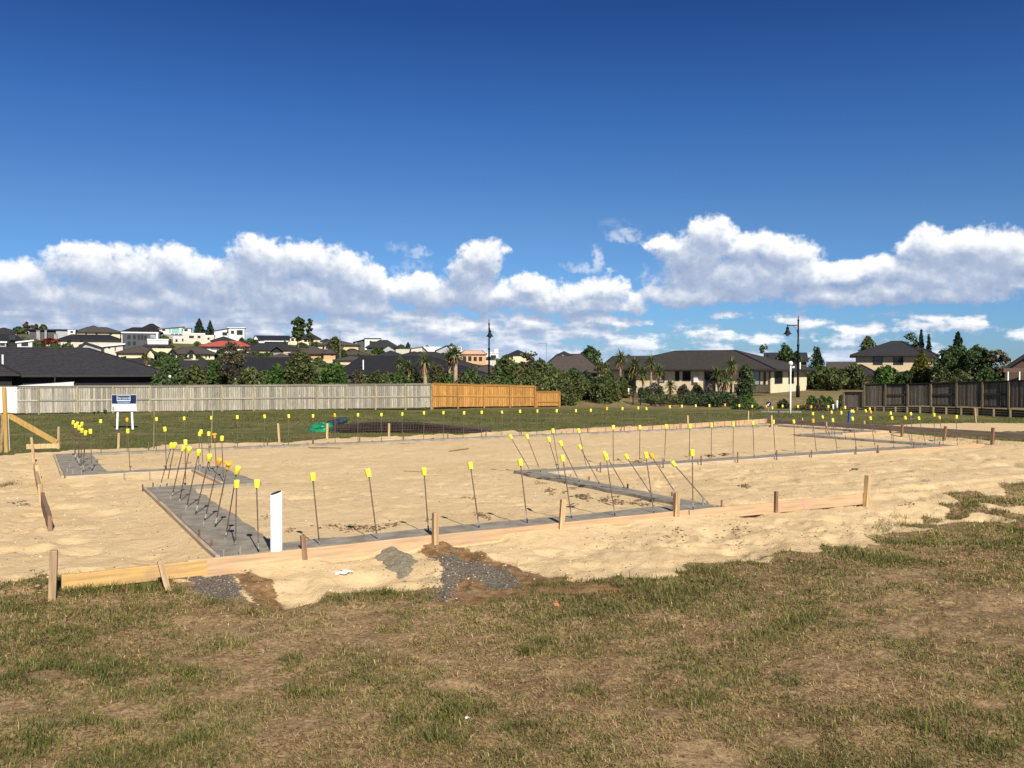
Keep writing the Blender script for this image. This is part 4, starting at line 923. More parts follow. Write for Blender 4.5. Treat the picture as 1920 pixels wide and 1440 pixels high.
def agent_sign():
    d = 43.0; zg = tz(at(233, 700, d).x, d, False); p = at(233, 803, d); s = d / F
    o = empty('estate_sign', (p.x, d, zg), 0.05, 'navy and white real estate sign board on two white posts in the lawn', 'sign')
    zt, zb = at(233, 740, d).z - zg, at(233, 772, d).z - zg; W_ = 45.5 * s; hh = zt - zb
    mb = MB(); mb.box((-W_/2, -0.012, zb), (W_/2, 0.012, zt)); bd = mb.build('board', M['white'], o)
    def pan(x0, x1, z0, z1, m_, nm, y=-0.0145):
        q = MB(); q.box((x0 * W_, y, zb + z0 * hh), (x1 * W_, -0.0115, zb + z1 * hh)); return q.build(nm, M[m_], bd)
    pan(-0.49, 0.495, 0.47, 0.985, 'navy', 'navy_band'); pan(-0.5, 0.5, 0.31, 0.462, 'signgrey', 'grey_band'); pan(-0.5, 0.5, 0.0, 0.03, 'navy', 'bottom_band'); pan(-0.47, -0.385, 0.06, 0.285, 'pinkprint', 'portrait_panel')
    pan(-0.29, 0.265, 0.62, 0.955, 'skyprint', 'logo_frame', -0.016); pan(-0.265, 0.24, 0.70, 0.925, 'navy', 'logo_panel', -0.0175)
    text('Harcourts', 0.155, M['white'], bd, (-0.012 * W_, -0.019, zb + 0.745 * hh), w=1.0)
    text('exclusive', 0.150, M['skyprint'], bd, (-0.005 * W_, -0.016, zb + 0.50 * hh), w=1.1)
    M['print_grey'] = mat('grey_violet_print', (0.42, 0.40, 0.52), 0.6, 0.05, 3)
    for z0, x1 in ((0.205, -0.05), (0.115, 0.14)):        # two lines of small print, unreadable at this distance
        for k in range(5):
            x0_ = -0.35 + (x1 + 0.35) * k / 5; pan(x0_, x0_ + (x1 + 0.35) / 5 * 0.8, z0, z0 + 0.05, 'print_grey', 'small_print', -0.0135)
    for x0, x1 in ((219, 222), (248.5, 245.5)):
        mb = MB(); X0, X1 = (x0 - 233) * s, (x1 - 233) * s; mb.bar((X0, 0.04, -0.25), (X1, 0.04, zt - 0.1), 0.09, 0.045); mb.build('post', M['white'], o)
agent_sign()
def site_board():
    d = 19.6; p = at(14, 845, d); zg = tz(p.x, d, False); o = empty('site_sign', (p.x, d, zg), 0, 'white site board on braced timber posts at the left edge', 'sign'); O = Vector((p.x, d, zg))
    def L_(x, y, dy=0.0): return at(x, y, d + dy) - O
    a, b = L_(-34, 725.5), L_(32.5, 773.5); mb = MB(); R = 0.02
    x0, x1, z0, z1 = a.x, b.x, b.z, a.z; pts = []
    for (cx, cz, t0) in ((x1 - R, z1 - R, 0), (x0 + R, z1 - R, 90), (x0 + R, z0 + R, 180), (x1 - R, z0 + R, 270)):
        for k in range(5): t = D2R(t0 + k * 22.5); pts.append((cx + R * math.cos(t), cz + R * math.sin(t)))
    n = len(pts); vs = [(x, -0.004, z) for x, z in pts] + [(x, 0.008, z) for x, z in pts]
    mb.add(vs, [tuple(reversed(range(n))), tuple(range(n, 2*n))] + [(k, (k+1) % n, n + (k+1) % n, n + k) for k in range(n)]); mb.build('board', M['white'], o)
    for (x, y) in ((29.5, 733.5), (31, 766.5)):
        q = L_(x, y); mb = MB(); mb.tube([q + Vector((0, -0.014, 0)), q], 0.012, 8); mb.build('bolt', M['galv'], o)
    mb = MB(); mb.bar(L_(12.5, 848, -0.06), L_(7.5, 726, -0.06), 0.075, 0.05); mb.build('post', M['pale_yellow'], o)
    mb = MB(); mb.bar(L_(-24, 848, -0.06), L_(-26, 726, -0.06), 0.075, 0.05); mb.build('post', M['pale_yellow'], o)
    mb = MB(); mb.bar(L_(1, 848, 0.25), L_(6, 760, 0.02), 0.05, 0.03); mb.build('back_stay', M['peg'], o)
    mb = MB(); mb.bar(L_(17.5, 845, 0.03), L_(14.5, 776, 0.03), 0.022, 0.022); mb.build('edge_strip', M['white'], o)
    mb = MB(); mb.bar(L_(14, 777, 0.05), L_(107, 830, 0.05), 0.04, 0.115); mb.build('brace', M['pale_yellow'], o)
    mb = MB(); mb.bar(L_(109.5, 842, 0.08), L_(110.5, 800, 0.08), 0.05, 0.03); mb.build('brace_stake', M['peg'], o)
M['pale_yellow'] = mat_timber('yellow_stud', (0.42, 0.265, 0.085), var=0.2, tintvar=0.1)
site_board()
def street_lamp(label, px, ytop, ybase, d, armdir, white=None):
    """pole on the pixel column, armdir = world direction of the bracket arm"""
    p = at(px, ybase, d); zb = tz(p.x, p.y, False); o = empty('street_lamp', (p.x, p.y, zb), math.atan2(armdir[1], armdir[0]), label, 'street lamp', 'black heritage street lamps'); Hh = at(px, ytop, d).z - zb
    mb = MB(); mb.lathe([(0.16, -0.3), (0.16, 0.9), (0.13, 1.0), (0.10, 1.15), (0.085, Hh*0.62), (0.12, Hh*0.625), (0.12, Hh*0.64), (0.07, Hh*0.65), (0.06, Hh*0.93), (0.085, Hh*0.932), (0.085, Hh*0.945), (0.04, Hh*0.95), (0.03, Hh*0.985), (0.0, Hh)], n=12); mb.build('pole', M['black_metal'], o, True)
    if white:
        mb = MB(); mb.lathe([(0.165, 0.0), (0.165, white)], n=14); mb.build('white_base', M['white'], o, True)
    za = Hh * 0.88; ln = 0.95; mb = MB(); mb.tube([(0, 0, za), (ln, 0, za - 0.06)], 0.035, 8); mb.tube([(0.05, 0, za - 0.75), (0.12, 0, za - 0.42), (0.32, 0, za - 0.16), (0.55, 0, za - 0.04)], 0.022, 6)
    mb.tube([(0.22 + 0.09 * math.cos(k*0.785), 0, za - 0.13 + 0.09 * math.sin(k*0.785)) for k in range(9)], 0.014, 5); mb.build('arm', M['black_metal'], o, True)
    l = MB(); l.lathe([(0.02, 0.10), (0.05, 0.04), (0.02, -0.03), (0.05, -0.09), (0.12, -0.15), (0.14, -0.24), (0.10, -0.30), (0.15, -0.38), (0.20, -0.55), (0.36, -0.70), (0.37, -0.72), (0.20, -0.68)], c=(ln, 0, za - 0.06), n=18); lh = l.build('lantern', M['black_metal'], o, True)
    g_ = MB(); g_.lathe([(0.17, -0.69), (0.18, -0.76), (0.13, -0.86), (0.03, -0.90)], c=(ln, 0, za - 0.06), n=14); g_.build('lens', M['lens'], lh, True)
M['lens'] = mat('lamp_lens', (0.45, 0.46, 0.48), 0.15, 0.05, 3, spec=0.6)
street_lamp('black heritage street lamp seen end on behind the orange fence, its pole base painted white', 917, 598, 745, 84, (0.10, -1.0), white=1.75)
street_lamp('black heritage street lamp with its bracket arm to the left beside the white globe light', 1496, 591, 745, 75, (-1.0, -0.12))
def globe_lamp():
    d = 60.0; p = at(1482, 765, d); zb = tz(p.x, d, False); zt = at(1482, 677, d).z - zb; o = empty('globe_light', (p.x, d, zb), 0, 'white garden light pole with a round globe and a small spotlight', 'lamp')
    mb = MB(); mb.lathe([(0.055, -0.2), (0.055, 0.6), (0.045, zt - 0.25)], n=12); mb.build('pole', M['white'], o, True)
    R = 0.155; mb = MB(); mb.lathe([(R * math.sin(k * math.pi / 12), -R * math.cos(k * math.pi / 12)) for k in range(13)], c=(0, 0, zt - R), n=18); mb.build('globe', M['white_pvc'], o, True)
    mb = MB(); mb.tube([(0.04, 0, zt - 0.47), (0.13, 0, zt - 0.44)], 0.02, 6); mb.tube([(0.11, 0.0, zt - 0.44), (0.26, -0.03, zt - 0.42)], [0.06, 0.075], 12); mb.build('spotlight', M['white'], o)
globe_lamp()
def road_sign():
    d = 62.0; p = at(1441, 765, d); zb = tz(p.x, d, False); zc = at(1441, 757.5, d).z - zb; r = 5.2 / F * d
    o = empty('road_sign', (p.x, d, zb), 0.35, 'small round dark blue keep left sign standing at the road edge', 'sign')
    mb = MB(); mb.tube([(0, -0.02, zc), (0, 0.02, zc)], r, 24); mb.build('disc', M['navy'], o)
    mb = MB(); mb.bar((r*0.55, -0.024, zc + r*0.5), (-r*0.5, -0.024, zc - r*0.45), 0.03, 0.05, up=(0, 1, 0)); mb.bar((-r*0.55, -0.024, zc - r*0.5), (-r*0.5, -0.024, zc + r*0.05), 0.03, 0.05, up=(0, 1, 0)); mb.bar((-r*0.55, -0.024, zc - r*0.5), (r*0.05, -0.024, zc - r*0.5), 0.03, 0.04, up=(0, 1, 0)); mb.build('arrow', M['white'], o)
    mb = MB(); mb.tube([(0, 0.04, -0.3), (0, 0.04, zc + r*0.4)], 0.03, 8); mb.build('post', M['galv'], o)
road_sign()
def kerb():
    pts = [(1428,763.6,60.2),(1440,764.2,60),(1480,765.3,59.6),(1502,765.8,59.5)]
    mb = MB()
    for (a, b) in zip(pts[:-1], pts[1:]):
        p, q = at(a[0], a[1], a[2] + 1.5), at(b[0], b[1], b[2] + 1.5); p.z = tz(p.x, p.y, False) + .01; q.z = tz(q.x, q.y, False) + .01; mb.bar(p, q, 0.30, 0.12)
    tag(mb.build('kerb', M['stone']), 'pale concrete kerb at the far edge of the lawn beside the globe light', 'kerb')
kerb()

# ------------------------------------------------------------------ reinforcing mesh, tarpaulin, roll
def mesh_sheets():
    yaw = math.atan2(-0.02, 1.0)
    for k in range(7):
        d = 40.5 + 0.25 * k; xc = 772 + [0, -8, 10, 4, -14, 18, 6][k]; p = at(xc, 808, d); zg = tz(p.x, d, False); Ls = [7.2, 6.6, 6.9, 6.3, 6.8, 6.0, 6.4][k]; R = 0.42 - 0.045 * k
        mb = MB(); nl, ntr = 15, 56
        def pt(i, j):
            f = i / ntr; t = math.pi * (0.02 + 0.96 * j / (nl - 1)); taper = min(1.0, (1.04 - f) * 2.0) ** 0.7 * min(1, 0.62 + f * 1.5); r_ = R * taper
            return Vector(((f - 0.5) * Ls + 0.02 * math.sin(7*f + k), -math.cos(t) * (0.55 + 0.04 * k) * (0.7 + .3 * taper), 0.03 + math.sin(t) * r_ + 0.02 * math.sin(5 * f + j)))
        for j in range(nl): mb.tube([pt(i, j) for i in range(0, ntr + 1, 2)], 0.015, 4)
        for i in range(ntr + 1): mb.tube([pt(i, j) for j in range(nl)], 0.012, 4)
        o = mb.build('reinforcing_mesh', M['mesh_steel']); o.location = (p.x, d, zg + 0.02); o.rotation_euler = (0, 0, yaw + rnd.uniform(-.012, .012))
        tag(o, 'rusty brown reinforcing mesh sheet, ' + ['outermost', 'second outermost', 'third outermost', 'middle', 'third innermost', 'second innermost', 'innermost'][k] + ' of the curved stack on the lawn', 'mesh sheet', 'stacked sheets of reinforcing mesh')
M['mesh_steel'] = mat('mesh_steel', (0.060, 0.042, 0.036), 0.8, 0.3, 8)
M['tarp'] = mat('green_tarpaulin', (0.012, 0.20, 0.09), 0.4, 0.3, 5, bmp=0.4, spec=0.5)
M['poly'] = mat('black_polythene', (0.035, 0.05, 0.06), 0.3, 0.4, 4, bmp=0.3, spec=0.6)
mesh_sheets()
def lump(name, label, cat, px, py, d, sx, sy, sz, m, yaw=0.0, amp=0.2, pw_=2.2, seed=3):
    p = at(px, py, d); zg = tz(p.x, d, False); n, mm = 44, 18; vs, fs = [], []
    for i in range(mm + 1):
        f = i / mm * math.pi / 2
        for j in range(n):
            t = 2 * math.pi * j / n; nx, ny = math.cos(t), math.sin(t); rr = math.cos(f) ** (2 / pw_) ; z = math.sin(f) ** (2 / pw_ * 0.9)
            w = 1 + amp * (float(fbm(np.array([nx * 1.4 + seed]), np.array([ny * 1.4 + f * 1.2]), 0.5, 4, seed)[0]) - 0.5) * 2
            vs.append((nx * rr * sx * w, ny * rr * sy * w, z * sz * (0.75 + 0.35 * w * float(vnoise(np.array([nx * rr * 2.5]), np.array([ny * rr * 2.5]), 0.6, seed)[0])) - 0.02))
    for i in range(mm):
        for j in range(n): fs.append((i*n+j, i*n+(j+1)%n, (i+1)*n+(j+1)%n, (i+1)*n+j))
    mb = MB(); mb.add(vs, fs); o = mb.build(name, M[m], smooth=True); o.location = (p.x, d, zg); o.rotation_euler = (0, 0, yaw); return tag(o, label, cat)
lump('tarpaulin', 'crumpled green tarpaulin on the lawn at the left end of the mesh stack', 'tarpaulin', 604, 808, 41.5, 0.62, 0.5, 0.42, 'tarp', 0.2, 0.35)
def roll():
    d = 43.4; a, b = at(617, 796, d), at(648, 788.5, d + .8); zg = tz(a.x, d, False); a.z = zg + 0.2; b.z = zg + 0.36; mb = MB(); n = 26; R = 0.165; pts = []
    c = (a + b) / 2; mb.tube([a - c, (a - c) * 0.5, (b - c) * .5, b - c], [R, R * 1.03, R * 1.02, R], n); o = mb.build('polythene_roll', M['poly'], smooth=False); o.location = c
    tag(o, 'roll of dark shiny polythene leaning between the green tarpaulin and the mesh', 'roll')
    mb = MB(); e = (b - a).normalized(); mb.tube([b - c + e * 0.002, b - c + e * 0.012], 0.11, 20); mb.build('roll_core', M['white'], o)
roll()

# ------------------------------------------------------------------ houses
def onplane(px, py, P0, nrm):
    r = ray(px, py); o = Vector((0, 0, H)); return o + r * ((P0 - o).dot(nrm) / r.dot(nrm))
def window(o, O, P0, ex, nrm, px0, px1, py0, py1, glass='glass', joinery='alu', name='window', mull=0):
    a = onplane(px0, py1, P0, nrm); c = onplane(px1, py0, P0, nrm); w = (c - a).dot(ex); h = c.z - a.z; a = a - O; z = Vector((0, 0, 1)); out = -nrm
    mb = MB(); f = min(0.07, w * 0.12)
    def q(x0, x1, z0, z1, y0, y1, m):
        vs = [a + ex * x + z * zz + out * y for zz in (z0, z1) for (x, y) in ((x0, y0), (x1, y0), (x1, y1), (x0, y1))]
        m.add(vs, [(0,3,2,1),(4,5,6,7),(0,1,5,4),(1,2,6,5),(2,3,7,6),(3,0,4,7)])
    q(0, w, 0, f, 0.002, 0.05, mb); q(0, w, h - f, h, 0.002, 0.05, mb); q(0, f, f, h - f, 0.002, 0.05, mb); q(w - f, w, f, h - f, 0.002, 0.05, mb)
    for k in range(mull): xm = w * (k + 1) / (mull + 1); q(xm - f*.35, xm + f*.35, f, h - f, 0.002, 0.045, mb)
    wo_ = mb.build(name, M[joinery], o)
    g_ = MB(); q(f, w - f, f, h - f, 0.0015, 0.02, g_); g_.build('pane', M[glass], wo_); return wo_
def block(o, px0, px1, ye, yr, d, depth=9.0, roof='hip', wall='cream', roofm='r_char', wins=(), ridge=None, over=0.5, yaw=None, wins_r=(), name='wall', zlow=None, th=0.18, joinery='alu', fascia='fascia'):
    O = o.location.copy(); pc = (px0 + px1) / 2; cx = (pc - 960) / F / cP * d; yaw = -0.9 * math.atan2(cx, d) if yaw is None else yaw; C0, S0 = math.cos(yaw), math.sin(yaw)
    def lx(px, yl=0.0):
        a = (px - 960) / F / cP; t = (yl + d * C0 - cx * S0) / (C0 - a * S0); return (t * a - cx) * C0 + (t - d) * S0
    x0, x1 = lx(px0), lx(px1); ze = at(pc, ye, d).z
    yd = 0 if roof in ('gable_front', 'mono', 'flat') else depth / 2
    zr = at(pc, yr, d + yd * C0).z
    W3 = lambda x, y, z: Vector((cx + x * C0 - y * S0, d + x * S0 + y * C0, z)) - O
    zl = zlow if zlow is not None else min(tz(*(W3(x, y, 0) + O)[:2], False) for x in (x0, x1) for y in (0, depth)) - 0.3
    zl = min(zl, ze - 0.6)
    mb = MB()
    if roof == 'gable_front':
        xm = lx(ridge[0]) if ridge else (x0 + x1) / 2
        v = [W3(x0,0,zl),W3(x1,0,zl),W3(x1,0,ze),W3(xm,0,zr-.12),W3(x0,0,ze)]; v2 = [W3(x0,depth,zl),W3(x1,depth,zl),W3(x1,depth,ze),W3(xm,depth,zr-.12),W3(x0,depth,ze)]
        mb.add(v + v2, [(0,1,2,3,4),(9,8,7,6,5),(0,5,6,1),(1,6,7,2),(2,7,8,3),(3,8,9,4),(4,9,5,0)])
    elif roof == 'gable_side':
        v = []
        for x in (x0, x1): v += [W3(x,0,zl),W3(x,depth,zl),W3(x,depth,ze),W3(x,depth/2,zr-.12),W3(x,0,ze)]
        mb.add(v, [(0,1,2,3,4)[::-1],(5,6,7,8,9),(0,5,9,4),(4,9,8,3),(3,8,7,2),(2,7,6,1),(1,6,5,0)])
    elif roof == 'mono':
        v = [W3(x0,0,zl),W3(x1,0,zl),W3(x1,0,zr-.1),W3(x0,0,ze-.1)] + [W3(x0,depth,zl),W3(x1,depth,zl),W3(x1,depth,zr-.1),W3(x0,depth,ze-.1)]
        mb.add(v, [(0,1,2,3),(7,6,5,4),(0,4,5,1),(1,5,6,2),(2,6,7,3),(3,7,4,0)])
    else:
        zz = ze if roof != 'flat' else zr - 0.12
        v = [W3(x,y,z) for z in (zl, zz) for (x, y) in ((x0,0),(x1,0),(x1,depth),(x0,depth))]
        mb.add(v, [(0,3,2,1),(4,5,6,7),(0,1,5,4),(1,2,6,5),(2,3,7,6),(3,0,4,7)])
    mb.build(name, M[wall], o)
    mb = MB(); fb = MB(); q = over
    def slab(pts, t=th):               # closed slab from a top polygon
        n = len(pts); dn = [p - Vector((0, 0, t)) for p in pts]
        mb.add(list(pts) + dn, [tuple(range(n)), tuple(reversed(range(n, 2*n)))] + [(k, n + k, n + (k+1) % n, (k+1) % n) for k in range(n)])
    if roof == 'hip':
        ins = min(depth / 2, (x1 - x0) / 2 - 0.05); r0, r1 = (x0 + ins, x1 - ins)
        if ridge: r0, r1 = [lx(p, depth / 2) for p in ridge]
        E = [W3(x0-q,-q,ze),W3(x1+q,-q,ze),W3(x1+q,depth+q,ze),W3(x0-q,depth+q,ze)]; Ed = [p - Vector((0,0,th)) for p in E]; R0, R1 = W3(r0,depth/2,zr), W3(r1,depth/2,zr)
        mb.add(E + [R0, R1] + Ed, [(0,1,5,4),(1,2,5),(2,3,4,5),(3,0,4),(0,6,7,1),(1,7,8,2),(2,8,9,3),(3,9,6,0),(9,8,7,6)])
        for a, b in ((E[0], R0), (E[1], R1), (R0, R1), (E[3], R0), (E[2], R1)): fb.bar(a + Vector((0,0,.02)), b + Vector((0,0,.02)), 0.2, 0.06)
        for a, b in ((E[0], E[1]), (E[1], E[2]), (E[3], E[0])): fb.bar(a + Vector((0, 0, -.09)), b + Vector((0, 0, -.09)), 0.13, 0.14)
    elif roof == 'gable_front':
        xm = lx(ridge[0]) if ridge else (x0 + x1) / 2; sl = (zr - ze) / max(0.1, (xm - x0)); sr = (zr - ze) / max(0.1, (x1 - xm))
        slab([W3(x0-q,-q,ze-q*sl), W3(xm,-q,zr), W3(xm,depth+q,zr), W3(x0-q,depth+q,ze-q*sl)]); slab([W3(xm,-q,zr), W3(x1+q,-q,ze-q*sr), W3(x1+q,depth+q,ze-q*sr), W3(xm,depth+q,zr)])
        fb.bar(W3(x0-q,-q-.03,ze-q*sl-.08), W3(xm,-q-.03,zr-.08), 0.05, 0.2); fb.bar(W3(xm,-q-.03,zr-.08), W3(x1+q,-q-.03,ze-q*sr-.08), 0.05, 0.2)
    elif roof == 'gable_side':
        s_ = (zr - ze) / (depth / 2)
        slab([W3(x0-q,-q,ze-q*s_), W3(x1+q,-q,ze-q*s_), W3(x1+q,depth/2,zr), W3(x0-q,depth/2,zr)]); slab([W3(x0-q,depth/2,zr), W3(x1+q,depth/2,zr), W3(x1+q,depth+q,ze-q*s_), W3(x0-q,depth+q,ze-q*s_)])
        fb.bar(W3(x0-q,-q-.03,ze-q*s_-.1), W3(x1+q,-q-.03,ze-q*s_-.1), 0.12, 0.14)
    elif roof == 'mono':
        s_ = (zr - ze) / (x1 - x0); slab([W3(x0-q,-q,ze-q*s_), W3(x1+q,-q,zr+q*s_), W3(x1+q,depth+q,zr+q*s_), W3(x0-q,depth+q,ze-q*s_)], 0.28)
    else:
        slab([W3(x0-q,-q,zr), W3(x1+q,-q,zr), W3(x1+q,depth+q,zr), W3(x0-q,depth+q,zr)], 0.3)
    rf = mb.build('roof', M[roofm], o)
    if fb.v: fb.build('roof_edge', M[fascia], rf)
    P0 = W3(0, 0, 0) + O; ex = Vector((C0, S0, 0)); nrm = Vector((-S0, C0, 0))
    for w in wins: window(o, O, P0, ex, nrm, *w[:4], *(w[4:] or ()), **({} if len(w) > 5 else {'joinery': joinery}))
    if wins_r:
        P1 = W3(x1, 0, 0) + O
        for w in wins_r: window(o, O, P1, Vector((-S0, C0, 0)), Vector((-C0, -S0, 0)), *w)
    return dict(W3=W3, x0=x0, x1=x1, ze=ze, zr=zr, zl=zl, roof=rf, ex=ex, nrm=nrm, O=O, P0=P0, lx=lx)
def house(label, px, d, cat='house', name='house'):
    p = at(px, 700, d); return empty(name, (p.x, p.y, tz(p.x, p.y, False)), 0, label, cat)
def bd(px, yb): return base_dist(px, yb)

# near neighbours beyond the fences
o = house('big house with dusky tiled hip roof and black walls behind the grey fence', 120, 68)
k = block(o, -190, 313, 703, 652, 68, 13, 'hip', 'black', 'r_dusk', ridge=(-60, 166), over=0.6)
mb = MB(); a = at(313, 705, 67.4) - o.location; mb.bar(a, a + Vector((0, 0, -2.4)), 0.08, 0.08); mb.build('downpipe', M['alu'], o)
for x in (6, 103): 
    a = at(x, 705, 67.9) - o.location; mb = MB(); mb.bar(a, a + Vector((0, 0, -2.4)), 0.08, 0.08); mb.build('downpipe', M['alu'], o)
a = at(5, 676, 67) - o.location; mb = MB(); mb.tube([a + Vector((0,0,-.9)), a + Vector((0,0,.45))], 0.07, 8); mb.build('vent_pipe', M['white'], k['roof'])
for x, y in ((318.5, 705.5), (19.5, 705)):
    a = at(x, y, 67.2) - o.location; mb = MB(); mb.lathe([(0.02, .1), (0.09, .06), (0.10, -.08), (0.03, -.12)], c=a, n=10); mb.build('wall_light', M['white'], o)
block(o, -120, 22, 701, 662, 64.6, 8, 'hip', 'black', 'r_dusk', over=0.5)
o = house('pale flat shed roof showing just above the grey fence at left', 85, 60.5, 'shed', 'garden_shed')
block(o, 36, 135, 723, 717, 60.5, 3, 'mono', 'greyw', 'r_white', over=0.1)

o = house('long cream brick bungalow with brown tiled hip roof beside the street lamp at right', 1400, 82)
o.location = (23.3, 79, tz(23.3, 79, False)); YAW = -0.607
cxm = (1446 - 960) / F / cP
k = block(o, 1130, 1446, 692.5, 657.5, 85.2, 11, 'hip', 'cream', 'r_brown', over=0.65, yaw=YAW, wins=[(1171,1186,694.5,733,'glass'),(1232,1246,694.5,717,'curtain'),(1266,1274,694.5,714),(1280,1295,694.5,714),(1321,1342,694.5,735,'glass'),(1409,1425.5,695,722,'curtain'),(1432,1436,695,722)], wins_r=[(1452,1466.5,694.5,719.5),(1478,1488,694.5,719.5)])
P0, nrm, O_ = k['P0'], k['nrm'], k['O']
a = onplane(1306, 710.5, P0, nrm) - nrm * 0.12 - O_; mb = MB(); mb.bar(a + Vector((0,0,-.32)), a + Vector((0,0,.32)), 0.42, 0.22, up=-nrm); mb.build('meter_box', M['white'], o)
a = onplane(1510, 694, P0 + Vector((0,0,0)), nrm)
for x in (1443.5, 1322, 1236):
    q_ = onplane(x, 694, P0, nrm) - nrm * 0.06 - O_; mb = MB(); mb.bar(q_, q_ + Vector((0,0,-2.5)), 0.08, 0.08); mb.build('downpipe', M['fascia'], o)
a = at(1500, 683, 86) - O_; mb = MB(); mb.tube([a + Vector((0,0,-.6)), a + Vector((0,0,.2))], 0.07, 8); mb.build('flue', M['white'], k['roof'])
def picket():
    o = empty('picket_fence', at(1376, 738, 77), 0, 'dark brown slatted veranda fence in front of the cream bungalow', 'fence'); O = o.location.copy(); mb = MB()
    a, b = at(1376, 737.5, 77) - O, at(1443, 738.5, 77) - O
    hh = at(1400, 721, 77).z - at(1400, 738, 77).z
    for j in range(40):
        p = a.lerp(b, (j + .5) / 40); mb.bar(p, p + Vector((0, 0, hh * 0.97)), 0.068, 0.02, rnd.random())
    mb.build('slats', M['dark_rail'], o); mb = MB(); mb.bar(a + Vector((0, .03, hh)), b + Vector((0, .03, hh)), 0.08, 0.05); mb.bar(a + Vector((0, .03, hh * .15)), b + Vector((0, .03, hh * .15)), 0.08, 0.05); mb.build('rail', M['dark_rail'], o)
picket()
o = house('two storey cream house with charcoal hip roofs behind the dark fence at right', 1680, 104)
block(o, 1606, 1722, 665.5, 640, 104, 12, 'hip', 'tan', 'r_char', over=0.7, ridge=(1672, 1690), wins=[(1637,1655,668,684),(1675,1694,667,684)])
block(o, 1700, 1750, 667, 650, 108, 9, 'hip', 'tan', 'r_char', over=0.6)
block(o, 1590, 1640, 701.5, 683.5, 100, 5, 'hip', 'tan', 'r_char', over=0.5)
block(o, 1640, 1752, 702, 690, 102.5, 3, 'mono', 'tan', 'r_char', over=0.3)
o = house('dark brown boarded house with white veranda posts at the right edge', 1905, 76)
block(o, 1884, 2010, 690, 657, 76, 9, 'gable_front', 'brownw', 'r_brown', over=0.6, ridge=(1935,))
for x in (1890, 1911.5):
    a = at(x, 697, 75.5) - o.location; mb = MB(); mb.bar(a, a + Vector((0, 0, -1.8)), 0.09, 0.09); mb.build('veranda_post', M['white'], o)
mb = MB(); a, b = at(1880, 694, 75.6) - o.location, at(1935, 694, 75.6) - o.location; mb.bar(a, b, 0.2, 0.35); mb.build('veranda_beam', M['brownw'], o)
o = house('brown tiled roof with a white gablet behind the shrubs right of the black lamp', 1060, 98)
block(o, 1018, 1120, 697, 664, 98, 13, 'hip', 'brownw', 'r_mid', over=0.6, ridge=(1046, 1092))
block(o, 1045, 1070, 664.5, 658.5, 104, 5, 'gable_front', 'whitew', 'r_mid', over=0.25, zlow=2.6)
o = house('dark roofed house half hidden by cabbage trees left of the cream bungalow', 1180, 100)
block(o, 1128, 1205, 693, 668, 100, 12, 'hip', 'cream', 'r_brown', over=0.5, ridge=(1150, 1230), wins=[])
block(o, 1169, 1188, 673, 664, 112, 5, 'gable_front', 'whitew', 'r_char', over=0.2, zlow=2.0)
o = house('low house with grey roof behind the trees right of the cream bungalow', 1490, 128)
block(o, 1436, 1512, 676, 661, 128, 10, 'gable_side', 'brownw', 'r_char', over=0.3)
o = house('distant brown roof between the cream bungalow and the two storey house', 1580, 150)
block(o, 1553, 1640, 690, 678, 150, 10, 'gable_side', 'brownw', 'r_mid', over=0.3)

# roofs just behind the shrubs
o = house('large near black hip roof in the middle behind the shrubs and cabbage trees', 770, 106)
k = block(o, 636, 912, 702, 667, 106, 16, 'hip', 'charcoal', 'r_black', ridge=(680, 800), over=0.5)
a = at(681, 681, 107) - o.location; mb = MB(); mb.tube([a + Vector((0,0,-.8)), a + Vector((0,0,.4))], 0.08, 8); mb.build('vent_pipe', M['white'], k['roof'])
o = house('charcoal hip roof lower down behind the birch tree', 500, 112)
block(o, 398, 585, 700, 670, 112, 14, 'hip', 'charcoal', 'r_black', ridge=(455, 545), over=0.5)
o = house('dark purple grey roof behind the shrubs left of the birch tree', 350, 115)
block(o, 296, 430, 705, 676, 115, 13, 'hip', 'charcoal', 'r_dusk', ridge=(330, 385), over=0.5)
o = house('blue grey hip roof right of the middle, behind the tall cabbage trees', 830, 128)
block(o, 780, 905, 690, 660, 128, 12, 'hip', 'charcoal', 'r_char', ridge=(795, 815), over=0.4)
o = house('dull brown roof left of the black lamp pole behind the shrubs', 910, 122)
block(o, 868, 960, 700, 684, 122, 11, 'hip', 'brownw', 'r_mid', over=0.4)

# houses on the hillside, nearest rows first
def hh(label, px, yb, blocks, cat='house'):
    d = bd(px, yb); o = house(label, px, d, cat)
    for b in blocks:
        b = dict(b); dd = b.pop('dd', 0.0); block(o, b.pop('a'), b.pop('b'), b.pop('e'), b.pop('r'), d + dd, b.pop('dep', 9.0), b.pop('k', 'hip'), b.pop('w', 'cream'), b.pop('m', 'r_char'), b.pop('win', ()), **b)
    return o, d
hh('white two storey house with dark roof at the left end of the hillside', 30, 669, [
 dict(a=-30, b=54, e=645, r=626, dep=10, w='whitew', m='r_black', over=0.6, ridge=(0, 26), win=[(17.5,28,628,636.5),(40,49,631,635),(18,24,643,646),(27,31,643,646)]),
 dict(a=33, b=61, e=640.5, r=637, dd=-4, dep=7, k='mono', w='whitew', m='r_white', win=[(40,53,642,649)], over=0.3),
 dict(a=-14, b=12, e=641, r=640, dd=-3, dep=4, k='flat', w='greyw', m='r_white', over=0.2, win=[(0,9,642,648)])])
hh('white walled low house with big pale flat roof left of the dark modern house', 190, 668, [
 dict(a=185, b=231, e=649, r=644, dep=9, k='mono', w='ivory', m='r_white', over=0.5, win=[(193.5,197.5,649.5,653.5),(203,207,649.5,653.5),(215,217,650,658)]),
 dict(a=150, b=190, e=650, r=641, dd=-2, dep=9, k='gable_front', w='greyw', m='r_white', over=0.6, ridge=(160,))])
